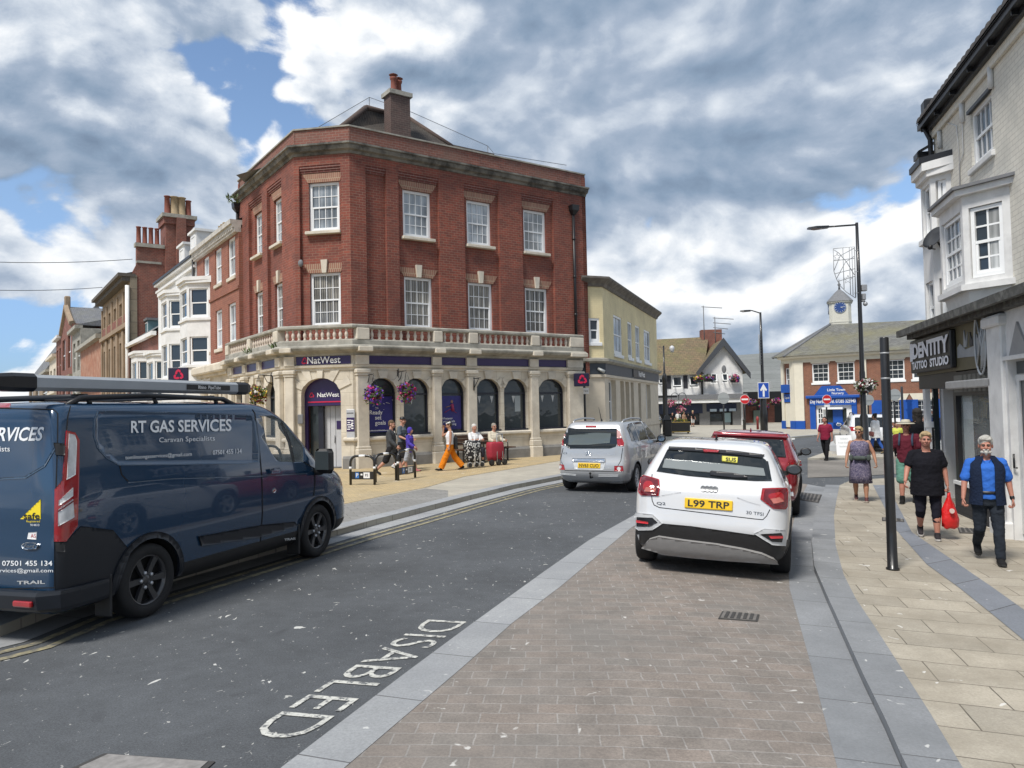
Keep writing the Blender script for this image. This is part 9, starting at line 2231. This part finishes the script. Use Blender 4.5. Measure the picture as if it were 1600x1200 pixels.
 def l2(a):a.top(N('slate tee',(.10,.12,.14)),-.10,.7,.02);a.legs(N('black shorts'),.95,.02,'shorts',.02);a.shoes(mat('white trainers',(.55,.55,.55),.7,.1),.012);b=MB(a.F);b.lathe([(.093,.04),(.092,.08),(.06,.125),(.001,.135)],16);b.bbox(-.06,.06,-.19,-.07,.045,.055,.01);a.put(b,'cap',BLACK);b=MB();b.bbox(-.2,.2,-.26,-.13,a.J['pel'].z-.02,a.J['waist'].z+.14,.05);a.put(b,'carried_jacket',BLACK)
 simple('person in black cap and grey T-shirt behind the man in the hoodie',629,735,652,yw(75),0,.15,dict(lh=-14,lk=24,rh=16,rk=5,le=60,re=60),l2,off=.1,vox=.012)
 def l3(a):a.top(N('purple hoodie',(.075,.05,.34)),-.14,1.9,.025);a.legs(N('pale grey shorts',(.36,.38,.42)),.95,.02,'shorts',.02);a.shoes(mat('pink trainers',(.55,.16,.18),.7,.1),.01);b=MB(a.F);b.ball((0,.02,.025),.098,.108,.115,16,12);b.ball((0,.03,-.06),.09,.085,.06,12,8);a.put(remesh(b,.012,2),'hood',N('purple hoodie'))
 simple('child in purple hooded top and pale shorts walking with the family',641,737,668,yw(70),0,.0,dict(lh=18,lk=6,rh=-16,rk=26,la=-8,ra=20,le=50,re=40),l3,off=.1,vox=.013)
 def l4(a):
  a.top(mat('cloth white vest',(.70,.70,.72),.9,.06),.04,0,.008);J=a.J;a.legs(N('orange trousers',(.66,.20,.012),.1),1.96,.012,'trousers',.05);a.shoes(N('black sandals',(.02,.02,.02)),.004);a.hair(HAIRM('dark'),'bun');b=MB(a.F);b.lathe([(.088,.05),(.09,.085),(.085,.10)],16,(0,.02,.0));a.put(b,'head_scarf',M_SIGNW)
  b=MB();b.bbox(-.13,.13,.12,.26,J['pel'].z-.12,J['waist'].z+.18,.05);a.put(b,'backpack',BLACK)
 simple('woman in wide orange trousers and white vest walking with a hand to her brow',704,735,657,yw(-80),2,.12,dict(lh=26,lk=4,rh=-24,rk=14,la=2,le=10,ra=58,re=128,rab=14,rsw=12,nod=22),l4,True,off=.1,vox=.012)
 # --- seated women on the bench
 Lq=LR.shifted(.80)
 def seat(px,label,clothes,skin=0,pose={}):
  u=Lq.u(px,700);c=Lq.a+Lq.d*u;yaw=math.atan2(_d.y,_d.x);pz=dict(lh=84,rh=84,lk=88,rk=84,la=24,ra=24,le=62,re=62,lab=12,rab=12,hip=.92);pz.update(pose)
  a=Person(label,V((c.x,c.y,.11)),yaw,1.60,skin,None,.45,pz,.012,True);clothes(a)
  a.root.location=V((c.x,c.y,.11))-V((LR.n.x,LR.n.y,0))*.0
 def s1(a):a.top(N('white blouse',(.66,.66,.66)),-.04,.9,.02);a.legs(N('dark skirt trousers',(.03,.03,.04)),1.7,.015);a.hair(HAIRM('white'),'short',1.03);a.shoes(N('black shoes'),.01)
 seat(741,'white-haired woman in white blouse seated on the bench behind the patterned trolley',s1,0,dict(la=40,ra=40,le=50,re=50,lsw=30,rsw=30))
 def s2(a):a.top(N('cream cardigan',(.55,.50,.40)),-.04,1.9,.025);a.legs(N('black trousers'),1.6,.015);a.hair(HAIRM('grey',(.30,.27,.23)),'short',1.03);a.shades();a.shoes(N('black shoes'),.01)
 seat(772,'woman in sunglasses and cream cardigan seated on the bench behind the red trolley',s2,0)
 # --- distant group at the gabled shop
 def far(i,px,yt,ct,cl,hr,lab,fem):
  def f(a):a.top(N('far '+ct[0],ct[1]),-.1,.7,.02);a.legs(N('far '+cl[0],cl[1]),cl[2],.016);a.hair(HAIRM(*hr),'bob' if fem else 'short');a.shoes(N('black shoes'),.01)
  simple(lab,px,667,yt,math.pi if i%2 else .4,0,.2,dict(lh=5*(i%3-1),rh=-4),f,fem,.1,.02,64+i)
 far(0,1051,645,('black',(.012,.012,.014)),('black',(.012,.012,.014),2),('dark',(.02,.016,.013)),'distant person in black at the left of the group by the planter',False)
 far(1,1060,643,('white',(.62,.62,.6)),('navy',(.02,.03,.06),2),('fair',(.42,.31,.17)),'distant person in white top just behind the planter',False)
 far(2,1069,644,('tan',(.28,.18,.12)),('black',(.012,.012,.014),1),('brown',(.12,.075,.04)),'distant person in tan top in the middle of the group',True)
 far(3,1076,645,('black',(.012,.012,.014)),('black',(.012,.012,.014),.9),('dark',(.02,.016,.013)),'distant person in black top and shorts beside the blonde woman',True)
 far(4,1083,642,('black',(.012,.012,.014)),('white',(.6,.6,.6),1),('blonde',(.50,.38,.20)),'distant blonde woman in black top and white shorts',True)
build_people()
